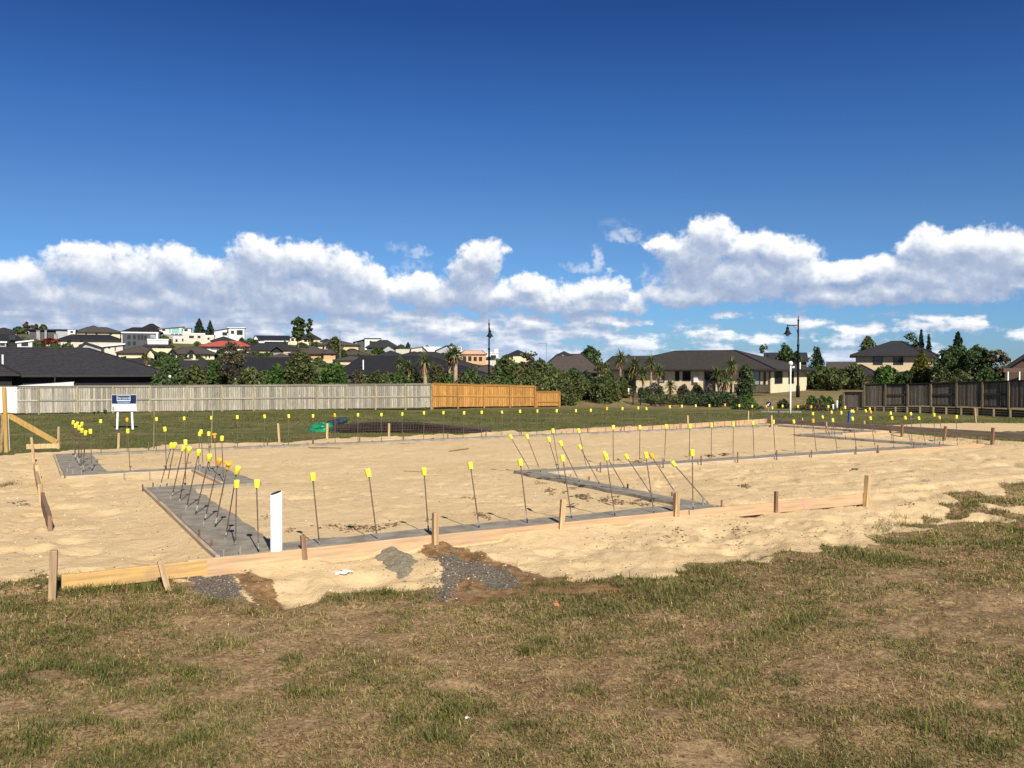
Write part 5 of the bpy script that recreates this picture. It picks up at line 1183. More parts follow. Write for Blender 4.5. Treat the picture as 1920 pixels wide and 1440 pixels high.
hh('modern three storey house with black glazing framed in white', 262, 664, [
 dict(a=230, b=296, e=624, r=622.5, dep=9, k='flat', w='charcoal', m='r_white', over=0.25, win=[(238.5,245,628,636),(249,255,628,636),(258,263,628,637),(264,269,628,637),(270,276,629,638),(281,293,627,635,'curtain'),(239,245,640,647.5),(249,255,640,647.5)]),
 dict(a=228.5, b=237.5, e=624.3, r=623.5, dd=-1.0, dep=8, k='flat', w='whitew', m='r_white', over=0.02, win=[(231.5,234,628,634),(231.5,234,640,646)]),
 dict(a=293.5, b=297, e=624.3, r=623.5, dd=-1.0, dep=8, k='flat', w='whitew', m='r_white', over=0.02),
 dict(a=277, b=316, e=637, r=635.5, dd=-3, dep=5, k='flat', w='whitew', m='r_white', over=0.1)])
hh('brown roofed cream house with an arched gable below the modern black house', 265, 672, [
 dict(a=223, b=290, e=661, r=649, dep=11, w='cream', m='r_mid', ridge=(262, 270), over=0.6),
 dict(a=276, b=289, e=660, r=652, dd=-3, dep=8, k='gable_front', w='cream', m='r_mid', over=0.5)])
hh('cream house with dark hip roof and two small windows in the middle of the hillside', 300, 668, [
 dict(a=273, b=322, e=648.5, r=640, dep=9, w='cream', m='r_char', over=0.5, ridge=(290, 305), win=[(296.5,302.5,649,653),(305,310,649,653)])])
hh('brown roofed cream house with two front gables and tall windows', 360, 674, [
 dict(a=320, b=402, e=663, r=651, dep=11, w='cream', m='r_mid', over=0.6, ridge=(345, 378), win=[(371,374,665,672),(385,387.5,665,672),(391.5,394,665,672)]),
 dict(a=317, b=332, e=661, r=653, dd=-3, dep=8, k='gable_front', w='brick', m='r_char', over=0.6, win=[(321,330,659,670)]),
 dict(a=351, b=367, e=662, r=654.5, dd=-3.5, dep=8, k='gable_front', w='cream', m='r_char', over=0.6, win=[(354,362,659,672)])])
hh('cream parapet house with square plaster walls below the two conifers', 365, 645, [
 dict(a=343, b=385, e=626, r=624.5, dep=9, k='flat', w='ivory', m='r_white', over=0.02, win=[(354.5,363.5,629.5,634),(370.5,376,629.5,634,'glass')]),
 dict(a=324.5, b=345, e=632, r=631, dd=-1.5, dep=8, k='flat', w='ivory', m='r_white', over=0.02, win=[(329,333,636,641),(341.2,344,635,640)]),
 dict(a=385, b=402, e=629.5, r=628.6, dd=1, dep=8, k='flat', w='ivory', m='r_white', over=0.02, win=[(389,393,633,637)])])
hh('house with bright red tiled roof behind the birch tree', 415, 662, [
 dict(a=374, b=470, e=649.5, r=639, dep=11, w='whitew', m='r_red', over=0.6, ridge=(412, 450), win=[(396,412,651,656,'curtain')])])
hh('dark gabled house with pale eaves above the red roof', 415, 652, [
 dict(a=398, b=440, e=639, r=631, dep=9, w='ivory', m='r_char', over=0.5, win=[(403,407,639.5,642),(409,413,639.5,642)])])
hh('wide dark hip roof house with a black front gable left of the white trunked trees', 510, 668, [
 dict(a=462, b=562, e=655, r=643.5, dep=11, w='brick', m='r_char', over=0.6, ridge=(484, 530)),
 dict(a=510, b=528, e=655, r=648.5, dd=-3, dep=7, k='gable_front', w='black', m='r_char', over=0.5)])
hh('brown roofed house with orange brick walls in the lower middle', 600, 677, [
 dict(a=545, b=612, e=663, r=651, dep=11, w='orangeb', m='r_mid', over=0.6, ridge=(582, 594)),
 dict(a=607, b=629, e=662, r=654, dd=-2, dep=8, w='orangeb', m='r_mid', over=0.5, win=[(620,625,663.5,667)])])
hh('white and black two storey house with rooftop solar panels near the skyline', 425, 634, [
 dict(a=402, b=436, e=620, r=614, dep=9, k='mono', w='whitew', m='r_navy', over=0.3, win=[(417,426,623,629)]),
 dict(a=429, b=459, e=616, r=613.5, dep=9, dd=-1, k='flat', w='whitew', m='r_white', over=0.5, win=[(433,439,620,626),(444,455,619,628)])])
hh('white mono pitch house with teal glass balcony on the skyline', 328, 634, [
 dict(a=299.5, b=344, e=616, r=611.5, dep=10, k='mono', w='whitew', m='r_grey', over=0.5, win=[(304,310,617,620.5),(322.5,329.5,613,615.5),(331,335,613,615.5),(316.5,320,617,624,'teal'),(322.5,336,616,624,'teal'),(340,343,617,624,'teal')]),
 dict(a=344, b=359, e=615.5, r=614.5, dd=1, dep=8, k='flat', w='whitew', m='r_grey', over=0.3, win=[(345.5,352,617,621)]),
 dict(a=300, b=344, e=628, r=627, dd=-3, dep=3, k='flat', w='stone', m='r_grey', over=0.05, win=[(321,326,625.5,628),(328,334,625.5,628),(336,341,625.5,628)])])
hh('charcoal pyramid roof house on the skyline left of the teal balcony', 284, 630, [
 dict(a=264, b=303, e=617.5, r=607, dep=10, w='ivory', m='r_black', over=0.6, ridge=(282, 288))])
hh('black hip roof house directly behind the modern framed house', 262, 640, [
 dict(a=229, b=302, e=623, r=614, dep=10, w='charcoal', m='r_black', over=0.6, ridge=(250, 285))])
hh('long dark roof house with cream walls below the skyline at left', 170, 652, [
 dict(a=114, b=228, e=637, r=627.5, dep=10, w='ivory', m='r_black', over=0.6, ridge=(135, 205), win=[(126,133,639,643),(150,156,638.5,641.5)])])
hh('brown multi hip roof house with cream walls on the left skyline', 185, 636, [
 dict(a=144, b=226, e=622.5, r=613.5, dep=11, w='cream', m='r_mid', over=0.6, ridge=(165, 200), win=[(160,163,624,628),(179,183,624,628),(205,210,624,628)]),
 dict(a=162, b=188, e=616, r=610.5, dd=4, dep=7, w='cream', m='r_mid', over=0.5)])
hh('flat roofed modern house with grey stone columns at left on the hill', 84, 646, [
 dict(a=56, b=106, e=618.5, r=617.2, dep=10, k='flat', w='charcoal', m='r_black', over=0.6),
 dict(a=69, b=76, e=620, r=619.5, dd=-1, dep=3, k='flat', w='stone', m='r_grey', over=0.02), dict(a=84.5, b=88.5, e=619, r=618.5, dd=-1, dep=3, k='flat', w='stone', m='r_grey', over=0.02), dict(a=102, b=107.5, e=626, r=625.5, dd=-1.5, dep=3, k='flat', w='stone', m='r_grey', over=0.02),
 dict(a=106, b=142, e=619, r=617.5, dd=0.5, dep=8, k='flat', w='greyw', m='r_black', over=0.3), dict(a=128, b=142, e=621, r=618.5, dd=-0.8, dep=6, k='flat', w='whitew', m='r_white', over=0.05, win=[(132,137,620,624)])])
hh('dark hip roof house at the far left skyline', 15, 640, [dict(a=-20, b=32, e=622, r=614.5, dep=10, w='ivory', m='r_char', over=0.6)])
hh('dark roof house with pale gable wall on the skyline left of the tall gum tree', 505, 644, [
 dict(a=478, b=542, e=637, r=629, dep=9, k='gable_side', w='whitew', m='r_navy', over=0.3),
 dict(a=476, b=484, e=633, r=628.5, dd=-1.2, dep=4, k='gable_front', w='whitew', m='r_navy', over=0.2),
 dict(a=480, b=506, e=643.5, r=641, dd=-6, dep=6, k='mono', w='black', m='r_white', over=0.3), dict(a=497, b=540, e=641, r=639, dd=-7, dep=6, k='flat', w='black', m='r_white', over=0.2)])
hh('cream two storey gabled house under the tall gum tree', 570, 648, [
 dict(a=541, b=560, e=634, r=629, dep=9, k='gable_front', w='cream', m='r_char', over=0.5, win=[(546,551.5,634,639.5)]),
 dict(a=558, b=600, e=635, r=627.5, dd=0.6, dep=9, w='cream', m='r_char', over=0.5, ridge=(566, 588), win=[(570,576,635.5,641),(577,588,636,641.5),(557.5,560,636,640)])])
hh('grey brown hip roof house with a small arched gable below the antenna mast', 630, 656, [
 dict(a=596, b=672, e=647, r=638.5, dep=10, w='tan', m='r_mid', over=0.6, ridge=(620, 636), win=[(622,628,649,654)]),
 dict(a=608, b=622, e=648, r=643.5, dd=-3, dep=7, k='gable_front', w='greyw', m='r_char', over=0.5, win=[(611,619,647,654)])])
hh('black and white modern house with flat roof right of the antenna mast', 692, 656, [
 dict(a=684, b=714, e=635.5, r=634, dep=9, k='flat', w='whitew', m='r_black', over=0.3, win=[(693,697,639,648),(697,712,640,645)]),
 dict(a=664, b=686, e=641, r=635, dd=0.5, dep=9, k='mono', w='charcoal', m='r_black', over=0.5, win=[(666,670,641,645,'curtain')])])
hh('grey gabled house with charcoal roof in the middle of the hillside', 725, 662, [
 dict(a=688, b=746, e=651, r=637.5, dep=10, w='charcoal', m='r_char', over=0.5, ridge=(712, 726)),
 dict(a=718, b=740, e=653.5, r=646.5, dd=-4, dep=8, k='gable_front', w='greyw', m='r_black', over=0.4)])
hh('brown roof house low down in the middle of the hillside', 665, 672, [dict(a=630, b=692, e=665, r=656, dep=10, w='tan', m='r_mid', over=0.5)])
hh('dark hip roof just above the large near black roof', 725, 674, [dict(a=708, b=757, e=667, r=657.5, dep=10, w='charcoal', m='r_char', over=0.5)])
hh('low white roofed house with grey gables at right on the hillside', 825, 668, [
 dict(a=785, b=864, e=659, r=650, dep=10, k='gable_side', w='whitew', m='r_white', over=0.4, win=[(822,828,660,664),(829,836,659,665,'curtain')]),
 dict(a=783, b=802, e=659, r=650, dd=-1, dep=7, k='gable_front', w='greyw', m='r_white', over=0.4), dict(a=818, b=850, e=656, r=647, dd=-0.5, dep=7, k='gable_front', w='greyw', m='r_white', over=0.4, ridge=(838,)), dict(a=848, b=863, e=653, r=651, dd=1, dep=6, k='mono', w='cream', m='r_grey', over=0.2)])
hh('cream flat house wall behind the fence at the right middle', 785, 668, [dict(a=771, b=792, e=652, r=649, dep=8, k='mono', w='ivory', m='r_grey', over=0.3)])
hh('house under construction wrapped in pink with open timber framing', 888, 682, [
 dict(a=864, b=911, e=664, r=657, dep=9, w='orangeb', m='r_pink', over=0.3, ridge=(872, 903), win=[(868,874,668,677),(878,884,668,677),(888,894,669,677),(898,904,669,677)])])
hh('white flat roofed house with a white chimney right of the construction house', 925, 678, [
 dict(a=906, b=934, e=662, r=660.5, dep=8, k='flat', w='whitew', m='r_white', over=0.2, win=[(920,930,666,672)]), dict(a=927, b=934.5, e=655, r=654, dd=1, dep=4, k='flat', w='whitew', m='r_white', over=0.05)])
hh('dark greenish roofed house half hidden by trees right of the black lamp', 970, 680, [dict(a=950, b=992, e=666, r=656.5, dep=9, w='cream', m='r_black', over=0.4, win=[(957,962,667,671)])])
hh('grey box house with flat roofs under the dome shaped tree', 1100, 680, [dict(a=1088, b=1101, e=664, r=663, dep=7, k='flat', w='greyw', m='r_grey', over=0.2), dict(a=1099, b=1115, e=666.5, r=665.5, dd=-1, dep=7, k='flat', w='greyw', m='r_grey', over=0.2, win=[(1104,1110,668,673)])])
hh('dark roofed house low on the hill behind the brown bush', 215, 650, [dict(a=196, b=232, e=641, r=637, dep=8, w='tan', m='r_mid', over=0.3)])
hh('low dark roofed house peeping out between the red roof and the wide dark roof', 455, 658, [dict(a=440, b=478, e=648, r=641, dep=9, w='ivory', m='r_char', over=0.5)])
hh('brown hip roof house at the left of the orange brick house', 535, 680, [dict(a=500, b=552, e=672, r=663, dep=10, w='tan', m='r_mid', over=0.5)])
hh('charcoal roofed cream house below the wide dark hip roof house', 470, 680, [dict(a=436, b=492, e=671, r=662, dep=10, w='cream', m='r_char', over=0.5, win=[(452,457,672,676)])])
hh('dull brown roof right of the orange brick house, above the large near black roof', 655, 684, [dict(a=628, b=690, e=675, r=667, dep=10, w='brick', m='r_mid', over=0.5)])
hh('charcoal gabled roof below the brown arched gable house', 255, 686, [dict(a=226, b=292, e=679, r=671, dep=10, w='brick', m='r_char', over=0.5, win=[(268,273,679.5,683)])])
hh('grey roofed house between the grey gabled house and the low white roofs', 775, 676, [dict(a=752, b=800, e=666, r=659, dep=9, w='tan', m='r_char', over=0.4)])
hh('small pale house high between the gum trees and the mast', 612, 650, [dict(a=600, b=624, e=640, r=635, dep=8, w='ivory', m='r_char', over=0.4)])
hh('grey walled house on the skyline between the two white modern houses', 388, 636, [dict(a=376, b=404, e=625, r=620, dep=8, w='greyw', m='r_char', over=0.3)])
# garden walls on the hillside
def gwall(label, x0, x1, y0, y1, m):
    d = bd((x0 + x1) / 2, y1 + 1); a, b = at(x0, y1, d), at(x1, y1, d); hgt = at(x0, y0, d).z - a.z; o = empty('garden_wall', a, 0, label, 'fence'); mb = MB(); n = 9
    for k in range(n):
        p, q = (b - a) * (k / n), (b - a) * ((k + .94) / n); mb.box((p.x, -0.03, -0.8), (q.x, 0.03, hgt), tint=rnd.random())
    mb.build('panel', M[m], o); mb = MB(); mb.box((0, -0.06, hgt), ((b - a).x, 0.06, hgt + 0.08)); mb.build('capping', M[m], o)
gwall('pale garden fence below the red hedge on the hill', 84, 148, 646, 649, 'ivory')
gwall('grey paling fence in front of the orange brick house', 480, 545, 662, 669, 'stone')
gwall('cream fence below the dark bushes in the middle of the hill', 742, 770, 655, 664, 'ivory')
gwall('pale fence at the foot of the cream two gabled house', 345, 372, 675, 680, 'ivory')
gwall('pinkish fence below the brown roofed orange brick house', 583, 630, 674, 679, 'tan')
gwall('white fence below the construction house', 880, 930, 676, 683, 'ivory')
# antenna masts
def mast(label, px, y0, yb, d, arms):
    p = at(px, yb, d); zb = tz(p.x, d, False); o = empty('antenna_mast', (p.x, d, zb), 0, label, 'antenna'); zt = at(px, y0, d).z - zb; r = max(0.03, d * 0.00028)
    mb = MB(); mb.tube([(0,0,0), (0,0,zt)], r, 6); mb.build('pole', M['galv'], o)
    for (x0, y, x1) in arms:
        a, b = at(x0, y, d) - o.location, at(x1, y, d) - o.location; mb = MB(); mb.tube([a, b], r * 0.9, 5)
        for k in range(5): q = a.lerp(b, k / 4); mb.tube([q + Vector((0,-.4,0)), q + Vector((0,.4,0))], r * .6, 4)
        mb.build('aerial', M['galv'], o)
mast('tall mast with a white dish on the skyline right of the tall gum tree', 637.5, 620, 650, 205, [(632, 622, 640)])
mast('tall grey television aerial above the brown roof right of the black lamp', 1024.5, 643, 690, 99, [(1009, 644, 1026)])

# ------------------------------------------------------------------ trees and shrubs
T_ = plant
HT = 'trees on the hillside'
for a in [
 ('pine_tree','taller of the two dark conifers beside the cream parapet house','tree',374,598,34,bd(374,634),'l_conifer','cone',1300,0.55),
 ('pine_tree','shorter of the two dark conifers beside the cream parapet house','tree',394,602.5,27,bd(394,634),'l_conifer','cone',1100,0.5),
 ('gum_tree','tall open gum tree on the skyline behind the cream gabled house','tree',559,593,32,255,'l_dark','open',1500,0.5),
 ('gum_tree','slim open gum tree right of the tall one on the skyline','tree',581,595.5,13,256,'l_dark','open',600,0.45),
 ('round_tree','rounded olive tree on the skyline under the antenna mast','tree',627,632,30,235,'l_olive','dome',700,0.5),
 ('gum_tree','open brown tree on the left skyline above the stone column house','tree',50,604,14,300,'l_brown','open',420,0.5),
 ('gum_tree','wispy brown tree on the left skyline, middle of three','tree',66,606.5,13,302,'l_brown','open',320,0.5),
 ('round_tree','dark round tree on the left skyline, rightmost of three','tree',82,608.5,16,300,'l_dark','round',420,0.5),
 ('round_tree','low dark bushy tree at the far left skyline','tree',37,613,30,305,'l_dark','dome',420,0.5),
 ('red_hedge','rust red hedge on the hill right of the white two storey house','hedge',94,634.5,37,bd(94,648),'l_red','dome',700,0.35),
 ('round_tree','brown green bush at the left end of the rust red hedge','bush',69,637,20,bd(69,650),'l_olive','dome',420,0.35),
 ('round_tree','dark green bush below the stone columns on the hill','bush',112,626,24,bd(112,642)-3,'l_mid','dome',400,0.4),
 ('round_tree','olive bush beside the cream parapet house','bush',308,629,26,bd(308,645),'l_olive','dome',420,0.4),
 ('round_tree','dark bush in front of the cream gabled house under the gum tree','bush',566,643,20,bd(566,652),'l_dark','dome',380,0.4),
 ('round_tree','dark bush right of the cream gabled house','bush',592,641,26,bd(592,650),'l_dark','dome',380,0.4),
 ('round_tree','dark green bushes between the brown arched gable house and its neighbour','bush',302,660,30,bd(302,674),'l_dark','dome',600,0.3),
 ('round_tree','dark bush in front of the grey gabled house','bush',706,650,22,bd(706,664),'l_dark','dome',500,0.3),
 ('round_tree','dark spiky bush on the skyline right of the grey gabled house, left one','bush',752,646,26,bd(752,658),'l_dark','dome',500,0.4),
 ('round_tree','dark tall bush on the skyline right of the grey gabled house, right one','bush',765,642,14,bd(765,658),'l_dark','col',380,0.4),
 ('round_tree','green bush below the arched gable of the grey brown house','bush',660,654,36,bd(660,668),'l_mid','dome',600,0.35),
 ('round_tree','conifer shaped green bush beside the orange brick house','bush',645,655,14,bd(645,672),'l_mid','col',420,0.3),
 ('round_tree','low tree behind the white roofed house on the right of the hill','bush',846,644,20,bd(846,655),'l_olive','dome',380,0.4),
 ('round_tree','small dark tree behind the left end of the white roofed house','bush',801,647,10,bd(801,658),'l_dark','dome',260,0.4),
 ('dome_tree','big dark dome shaped tree behind the brown gablet roof','tree',1103,649,68,140,'l_dark','dome',2200,0.30),
]:
    T_(*a[:11], group=HT, tr=0.2, base=0.3 if a[0] == 'gum_tree' else 0.05)
BG = 'shrubs and trees behind the fences'
for a in [
 # (name, label, cat, px, ytop, wpx, d, leaf, kind, n, leafsize, trunk r)
 ('leafy_shrub','dark green shrub right of the big black walled house','bush',322,672,48,70,'l_dark','round',1500,.15),
 ('leafy_shrub','olive shrub with yellow tips left of the birch tree','bush',366,682,52,69,'l_olive','round',1500,.14),
 ('leafy_shrub','low dark shrub under the eave of the black walled house','bush',300,694,34,69,'l_dark','round',900,.14),
 ('leafy_shrub','mid green shrub at the foot of the birch trunk','bush',402,678,44,71,'l_mid','round',1400,.14),
 ('leafy_shrub','brownish shrub right of the birch trunk','bush',470,690,62,69,'l_olive','round',1500,.14),
 ('leafy_shrub','fresh green shrub left of the dark tree with the white trunk','bush',520,682,42,69,'l_green','round',1500,.14),
 ('leafy_shrub','dark round shrub behind the white trunked tree','bush',578,682,52,71,'l_dark','round',1600,.14),
 ('leafy_shrub','broad glossy green shrub in the middle behind the grey fence','bush',625,682,64,68.5,'l_green','round',2200,.14),
 ('leafy_shrub','low reddish brown shrub right of the glossy green shrub','bush',670,695,30,69,'l_brown','round',900,.13),
 ('leafy_shrub','low olive shrub below the near black roof','bush',708,696,46,69.5,'l_olive','round',1300,.13),
 ('leafy_shrub','dark green shrub left of the cabbage trees','bush',748,693,46,71,'l_mid','round',1500,.13),
 ('leafy_shrub','purple brown shrub between the two cabbage tree groups','bush',822,683,34,72,'l_brown','round',1200,.13),
 ('leafy_shrub','dark low shrub at the foot of the tall cabbage trees','bush',836,697,44,70.5,'l_mid','round',1300,.13),
 ('leafy_shrub','dark shrub left of the black lamp pole','bush',885,690,34,73,'l_dark','round',1200,.13),
 ('leafy_shrub','yellow green sapling beside the black lamp pole','bush',894,686,14,74,'l_yellow','col',380,.12),
 ('leafy_shrub','large olive bush right of the black lamp pole','bush',948,667,60,78,'l_olive','round',2400,.15),
 ('leafy_shrub','dark green bush behind the orange fence right of the lamp','bush',945,690,54,74,'l_mid','round',1900,.14),
 ('feathery_tree','feathery brown green tree reaching the skyline right of the lamp','tree',990,648,44,82,'l_brown','open',1700,.14),
 ('leafy_shrub','dark bush behind the end of the orange fence','bush',1010,672,62,80,'l_olive','round',2400,.15),
 ('leafy_shrub','tall deep green bush right of the low fence bay','bush',1032,682,46,84,'l_dark','round',1900,.14),
 ('leafy_shrub','yellow green thin shrub right of the low orange fence bay','bush',1047,692,22,79,'l_yellow','col',600,.11),
 ('leafy_shrub','dark bush in front of the brown gablet roof, left one','bush',1076,690,46,83,'l_dark','round',2000,.14),
 ('leafy_shrub','very dark blue green bush in front of the brown gablet roof, right one','bush',1100,696,40,81,'l_conifer','round',1700,.13),
 ('leafy_shrub','dark bushy shrub at the left of the cream bungalow','bush',1140,700,36,80,'l_dark','round',1700,.13),
 ('leafy_shrub','brown green shrub on the gravel bank at the left','bush',1085,722,60,77,'l_olive','dome',1500,.12),
 ('leafy_shrub','low dull shrub on the gravel bank at the right','bush',1130,725,60,77,'l_olive','dome',1500,.12),
 ('leafy_shrub','left one of two small round shrubs at the black fence corner','bush',1202,726,12,76,'l_dark','round',380,.09),
 ('leafy_shrub','right one of two small round shrubs at the black fence corner','bush',1214,725,13,76,'l_dark','round',380,.09),
 ('silver_shrub','silvery grey shrub in front of the bungalow behind the black fence','bush',1227,718,24,77,'l_grey','dome',800,.10),
 ('leafy_shrub','dark round shrub right of the silvery grey one','bush',1238,723,13,76,'l_dark','round',380,.09),
 ('leafy_shrub','brown shrub under the window of the cream bungalow','bush',1281,720,24,76,'l_brown','dome',800,.10),
 ('leafy_shrub','olive shrub under the meter box of the cream bungalow','bush',1307,720,26,76,'l_olive','dome',800,.10),
 ('silver_shrub','round pale grey shrub beside the dark doorway of the bungalow','bush',1330,719,14,76,'l_grey','round',500,.09),
 ('leafy_shrub','long dark low shrub behind the black fence, left part','bush',1240,740,90,73,'l_olive','dome',1500,.10),
 ('leafy_shrub','long dark low shrub behind the black fence, middle part','bush',1300,737,70,72.5,'l_dark','dome',1500,.10),
 ('leafy_shrub','dark shrub at the foot of the double trunked cabbage tree','bush',1350,733,74,71,'l_dark','dome',1800,.11),
 ('leafy_shrub','yellow green low shrub at the thin white stemmed tree','bush',1395,739,40,70,'l_green','dome',1000,.10),
 ('dark_sapling','dark leafy young tree with thin white stem in front of the bungalow','tree',1397,683,36,73,'l_dark','round',2000,.11),
 ('leafy_shrub','flat dark ground shrub at the lawn edge below the sapling','bush',1402,755,60,66,'l_dark','dome',900,.09),
 ('leafy_shrub','dark reddish shrub left of the white globe light','bush',1470,748,24,67,'l_brown','dome',700,.09),
 ('leafy_shrub','low reddish brown hedge right of the street lamp','hedge',1536,757,90,64,'l_brown','dome',1500,.09),
 ('leafy_shrub','small green shrub on the bank right of the street lamp, left one','bush',1523,742,24,69,'l_green','dome',700,.09),
 ('leafy_shrub','small green shrub on the bank right of the street lamp, middle one','bush',1541,742,22,69,'l_green','dome',700,.09),
 ('leafy_shrub','small green shrub on the bank right of the street lamp, right one','bush',1556,743,18,69,'l_green','dome',600,.09),
 ('leafy_shrub','small dark shrub at the end of the low dark fence bay','bush',1578,740,12,70,'l_dark','dome',400,.09),
 ('tufted_tree','dark green tufted tree behind the roof left of the street lamp','tree',1471,645,32,110,'l_mid','round',1500,.20),
 ('tufted_tree','smaller tufted tree behind the street lamp pole','tree',1494,660,22,108,'l_mid','round',900,.20),
 ('grey_tree','thin leaved tree behind the ridge of the bungalow','tree',1432,640,22,105,'l_olive','open',420,.16),
 ('spreading_conifer','dark spreading conifer with pale twiggy top right of the bungalow','tree',1534,652,52,98,'l_conifer','cone',1600,.16),
 ('grey_tree','pale twiggy tree behind the spreading conifer','tree',1530,646,26,103,'l_olive','open',420,.15),
 ('leafy_shrub','broad green bush right of the bungalow','bush',1535,686,60,93,'l_mid','round',2400,.16),
 ('leafy_shrub','dark drooping bush in front of the garden fence','bush',1562,690,58,88,'l_olive','round',2600,.15),
 ('leafy_shrub','olive bush left of the two storey house','bush',1600,682,48,93,'l_olive','round',1900,.15),
 ('tufted_tree','green grey tree behind the left end of the two storey house','tree',1627,631,36,128,'l_olive','round',1500,.2),
 ('grey_tree','feathery green tree behind the two storey house, left one','tree',1706,619,34,124,'l_olive','open',1500,.2),
 ('feathery_conifer','thin conifer behind the two storey house, middle one','tree',1727,620,26,123,'l_conifer','cone',1100,.2),
 ('feathery_conifer','thin conifer behind the two storey house, right one','tree',1741,629,24,122,'l_conifer','cone',1100,.2),
 ('dark_conifer','dark pointed conifer above the bare branched tree at right','tree',1795,624,56,112,'l_conifer','cone',2600,.22),
 ('golden_conifer','upright yellow green conifer in front of the two storey house','tree',1727,656,42,88,'l_yellow','col',3000,.14),
 ('leafy_shrub','rounded deep green bush in front of the two storey house','bush',1662,684,60,90,'l_green','dome',2400,.15),
 ('leafy_shrub','dark bush between the green bush and the yellow conifer','bush',1700,696,40,88,'l_dark','dome',1300,.14),
 ('twiggy_tree','wide dark twiggy tree behind the dark fence, left one','tree',1786,650,78,84,'l_dark','round',3600,.15),
 ('twiggy_tree','wide dark twiggy tree behind the dark fence, middle one','tree',1834,648,66,82,'l_dark','round',3000,.15),
 ('twiggy_tree','wide dark twiggy tree behind the dark fence, right one','tree',1872,652,66,80,'l_brown','open',2000,.14),
 ('leafy_shrub','low olive shrub under the twiggy trees at the dark fence','bush',1790,693,90,78,'l_olive','dome',1800,.14),
 ('leafy_shrub','dark low shrub under the twiggy trees near the brown house','bush',1850,692,80,77,'l_dark','dome',1800,.14),
]:
    hi = a[5] > 100 and a[8] in ('open', 'round')
    T_(*a[:11], group=BG, tr=0.07 if not hi else 0.16, limbs=4, base=0.45 if hi else 0.05)
T_('birch_tree','slender birch with pale trunk and thin brown crown behind the grey fence','tree',440,634,66,70,'l_brown','open',2600,0.10, base=0.28, tr=0.10, bark='bark_white', limbs=6)
T_('white_trunk_tree','dark crowned tree with a short white trunk behind the grey fence','tree',562,658,60,69.5,'l_olive','round',2600,0.12, base=0.30, tr=0.12, bark='bark_white', limbs=5)
cabbage('tall cabbage tree with ragged head, left of the pair behind the orange fence', 843, 665, 74, [(0, 668)], 21, 0.14)
cabbage('tall thick trunked cabbage tree, right of the pair behind the orange fence', 853, 660, 73, [(1, 664)], 23, 0.17)
cabbage('cabbage tree with a bright head and dead brown skirt right of the leaning head', 797, 680, 71, [(0, 679)], 26, 0.15)
cabbage('cabbage tree with small spiky heads left of the bright headed one', 762, 690, 72, [(-12, 682), (6, 690)], 18, 0.09)
cabbage('slim cabbage tree with a round head standing alone left of the bungalow door', 1163, 672, 79, [(1, 673)], 20, 0.085)
cabbage('cabbage tree with drooping head in front of the dark bungalow door', 1190, 690, 78, [(0, 686), (-3, 700)], 19, 0.10)
cabbage('short cabbage tree with orange brown skirt right of the bungalow door', 1206, 700, 77, [(0, 701)], 18, 0.10)
cabbage('cabbage tree with two heads left of the bungalow window', 1222, 684, 78, [(-3, 680), (14, 697)], 19, 0.10)
cabbage('low cabbage tree tuft in front of the bungalow wall', 1256, 722, 76.5, [(0, 724)], 17, 0.09)
cabbage('double trunked cabbage tree with a leaning left head in front of the bungalow', 1356, 705, 73, [(-10, 702), (4, 712)], 22, 0.20)
cabbage('tall cabbage tree behind the double trunked one in front of the bungalow', 1370, 690, 74.5, [(3, 686)], 23, 0.09)
cabbage('cabbage tree in the distance below the hillside gables', 274, 668, 118, [(0, 670)], 13, 0.12)
cabbage('small cabbage tree with orange stem at the left of the brown gablet roof', 1123, 686, 86, [(0, 685), (12, 690)], 16, 0.09)
for k, (x, y, w, d_, lf) in enumerate([(1003, 712, 34, 83, 'l_flax'), (1122, 722, 34, 78, 'l_flax'), (1165, 724, 30, 76, 'l_flax'), (985, 712, 26, 82, 'l_dead'), (1062, 737, 24, 75, 'l_dead'), (1100, 738, 24, 75, 'l_dead'), (1178, 735, 22, 75, 'l_dead')]):
    flax('flax_plant', ['spiky green flax behind the right end of the orange fence', 'spiky flax on the bank below the dark blue green bush', 'spiky flax left of the black fence corner', 'dry yellow flax behind the end of the tall orange fence', 'straw coloured grass clump at the left of the gravel bank', 'straw coloured grass clump in the middle of the gravel bank', 'straw coloured grass clump at the right of the gravel bank'][k], x, y, w, d_, lf)
for k, x in enumerate((197, 176, 184)):
    flax('weed', ['dark leafy weed growing against the grey fence left of the sign', 'smallest weed at the foot of the grey fence left of the sign', 'low weed at the foot of the grey fence beside the dark leafy one'][k], x, [764, 770, 769][k], [12, 7, 8][k], 57.0, 'l_dark', 36, 'weeds at the grey fence')

# the band of undergrowth behind the fences
P_, T2 = [], []
for k in range(150):
    px = rnd.uniform(296, 1175); d = rnd.uniform(70.5, 80); yt = rnd.uniform(694, 712) + (10 if px > 1060 else 0)
    p = at(px, 700, d); zb = tz(p.x, d, False); h = max(0.35, at(px, yt, d).z - zb); c, tt = crown_pts(rnd.uniform(1.1, 2.4), h, 'dome', 330); P_.append(c + np.array([p.x, p.y, zb])); T2.append(np.clip(tt + rnd.uniform(-.22, .2), 0, 1))
v, f, t_ = leaf_cards(np.concatenate(P_), 0.13, np.concatenate(T2)); tag(link('undergrowth', np_mesh('undergrowth', v, f, M['l_olive'], tint=t_)), kind='stuff')
P_, T2 = [], []
for k in range(260):
    px = rnd.uniform(-40, 1000) if k < 190 else rnd.uniform(225, 640); yb_ = rnd.uniform(640, 684) if k < 190 else rnd.uniform(668, 690); d = bd(px, yb_); p = at(px, 700, d); zb = tz(p.x, d, False); s_ = d / F
    c, tt = crown_pts(rnd.uniform(10, 24) * s_, rnd.uniform(5, 10) * s_, 'dome', 200); P_.append(c + np.array([p.x, p.y, zb])); T2.append(np.clip(tt + rnd.uniform(-.22, .2), 0, 1))
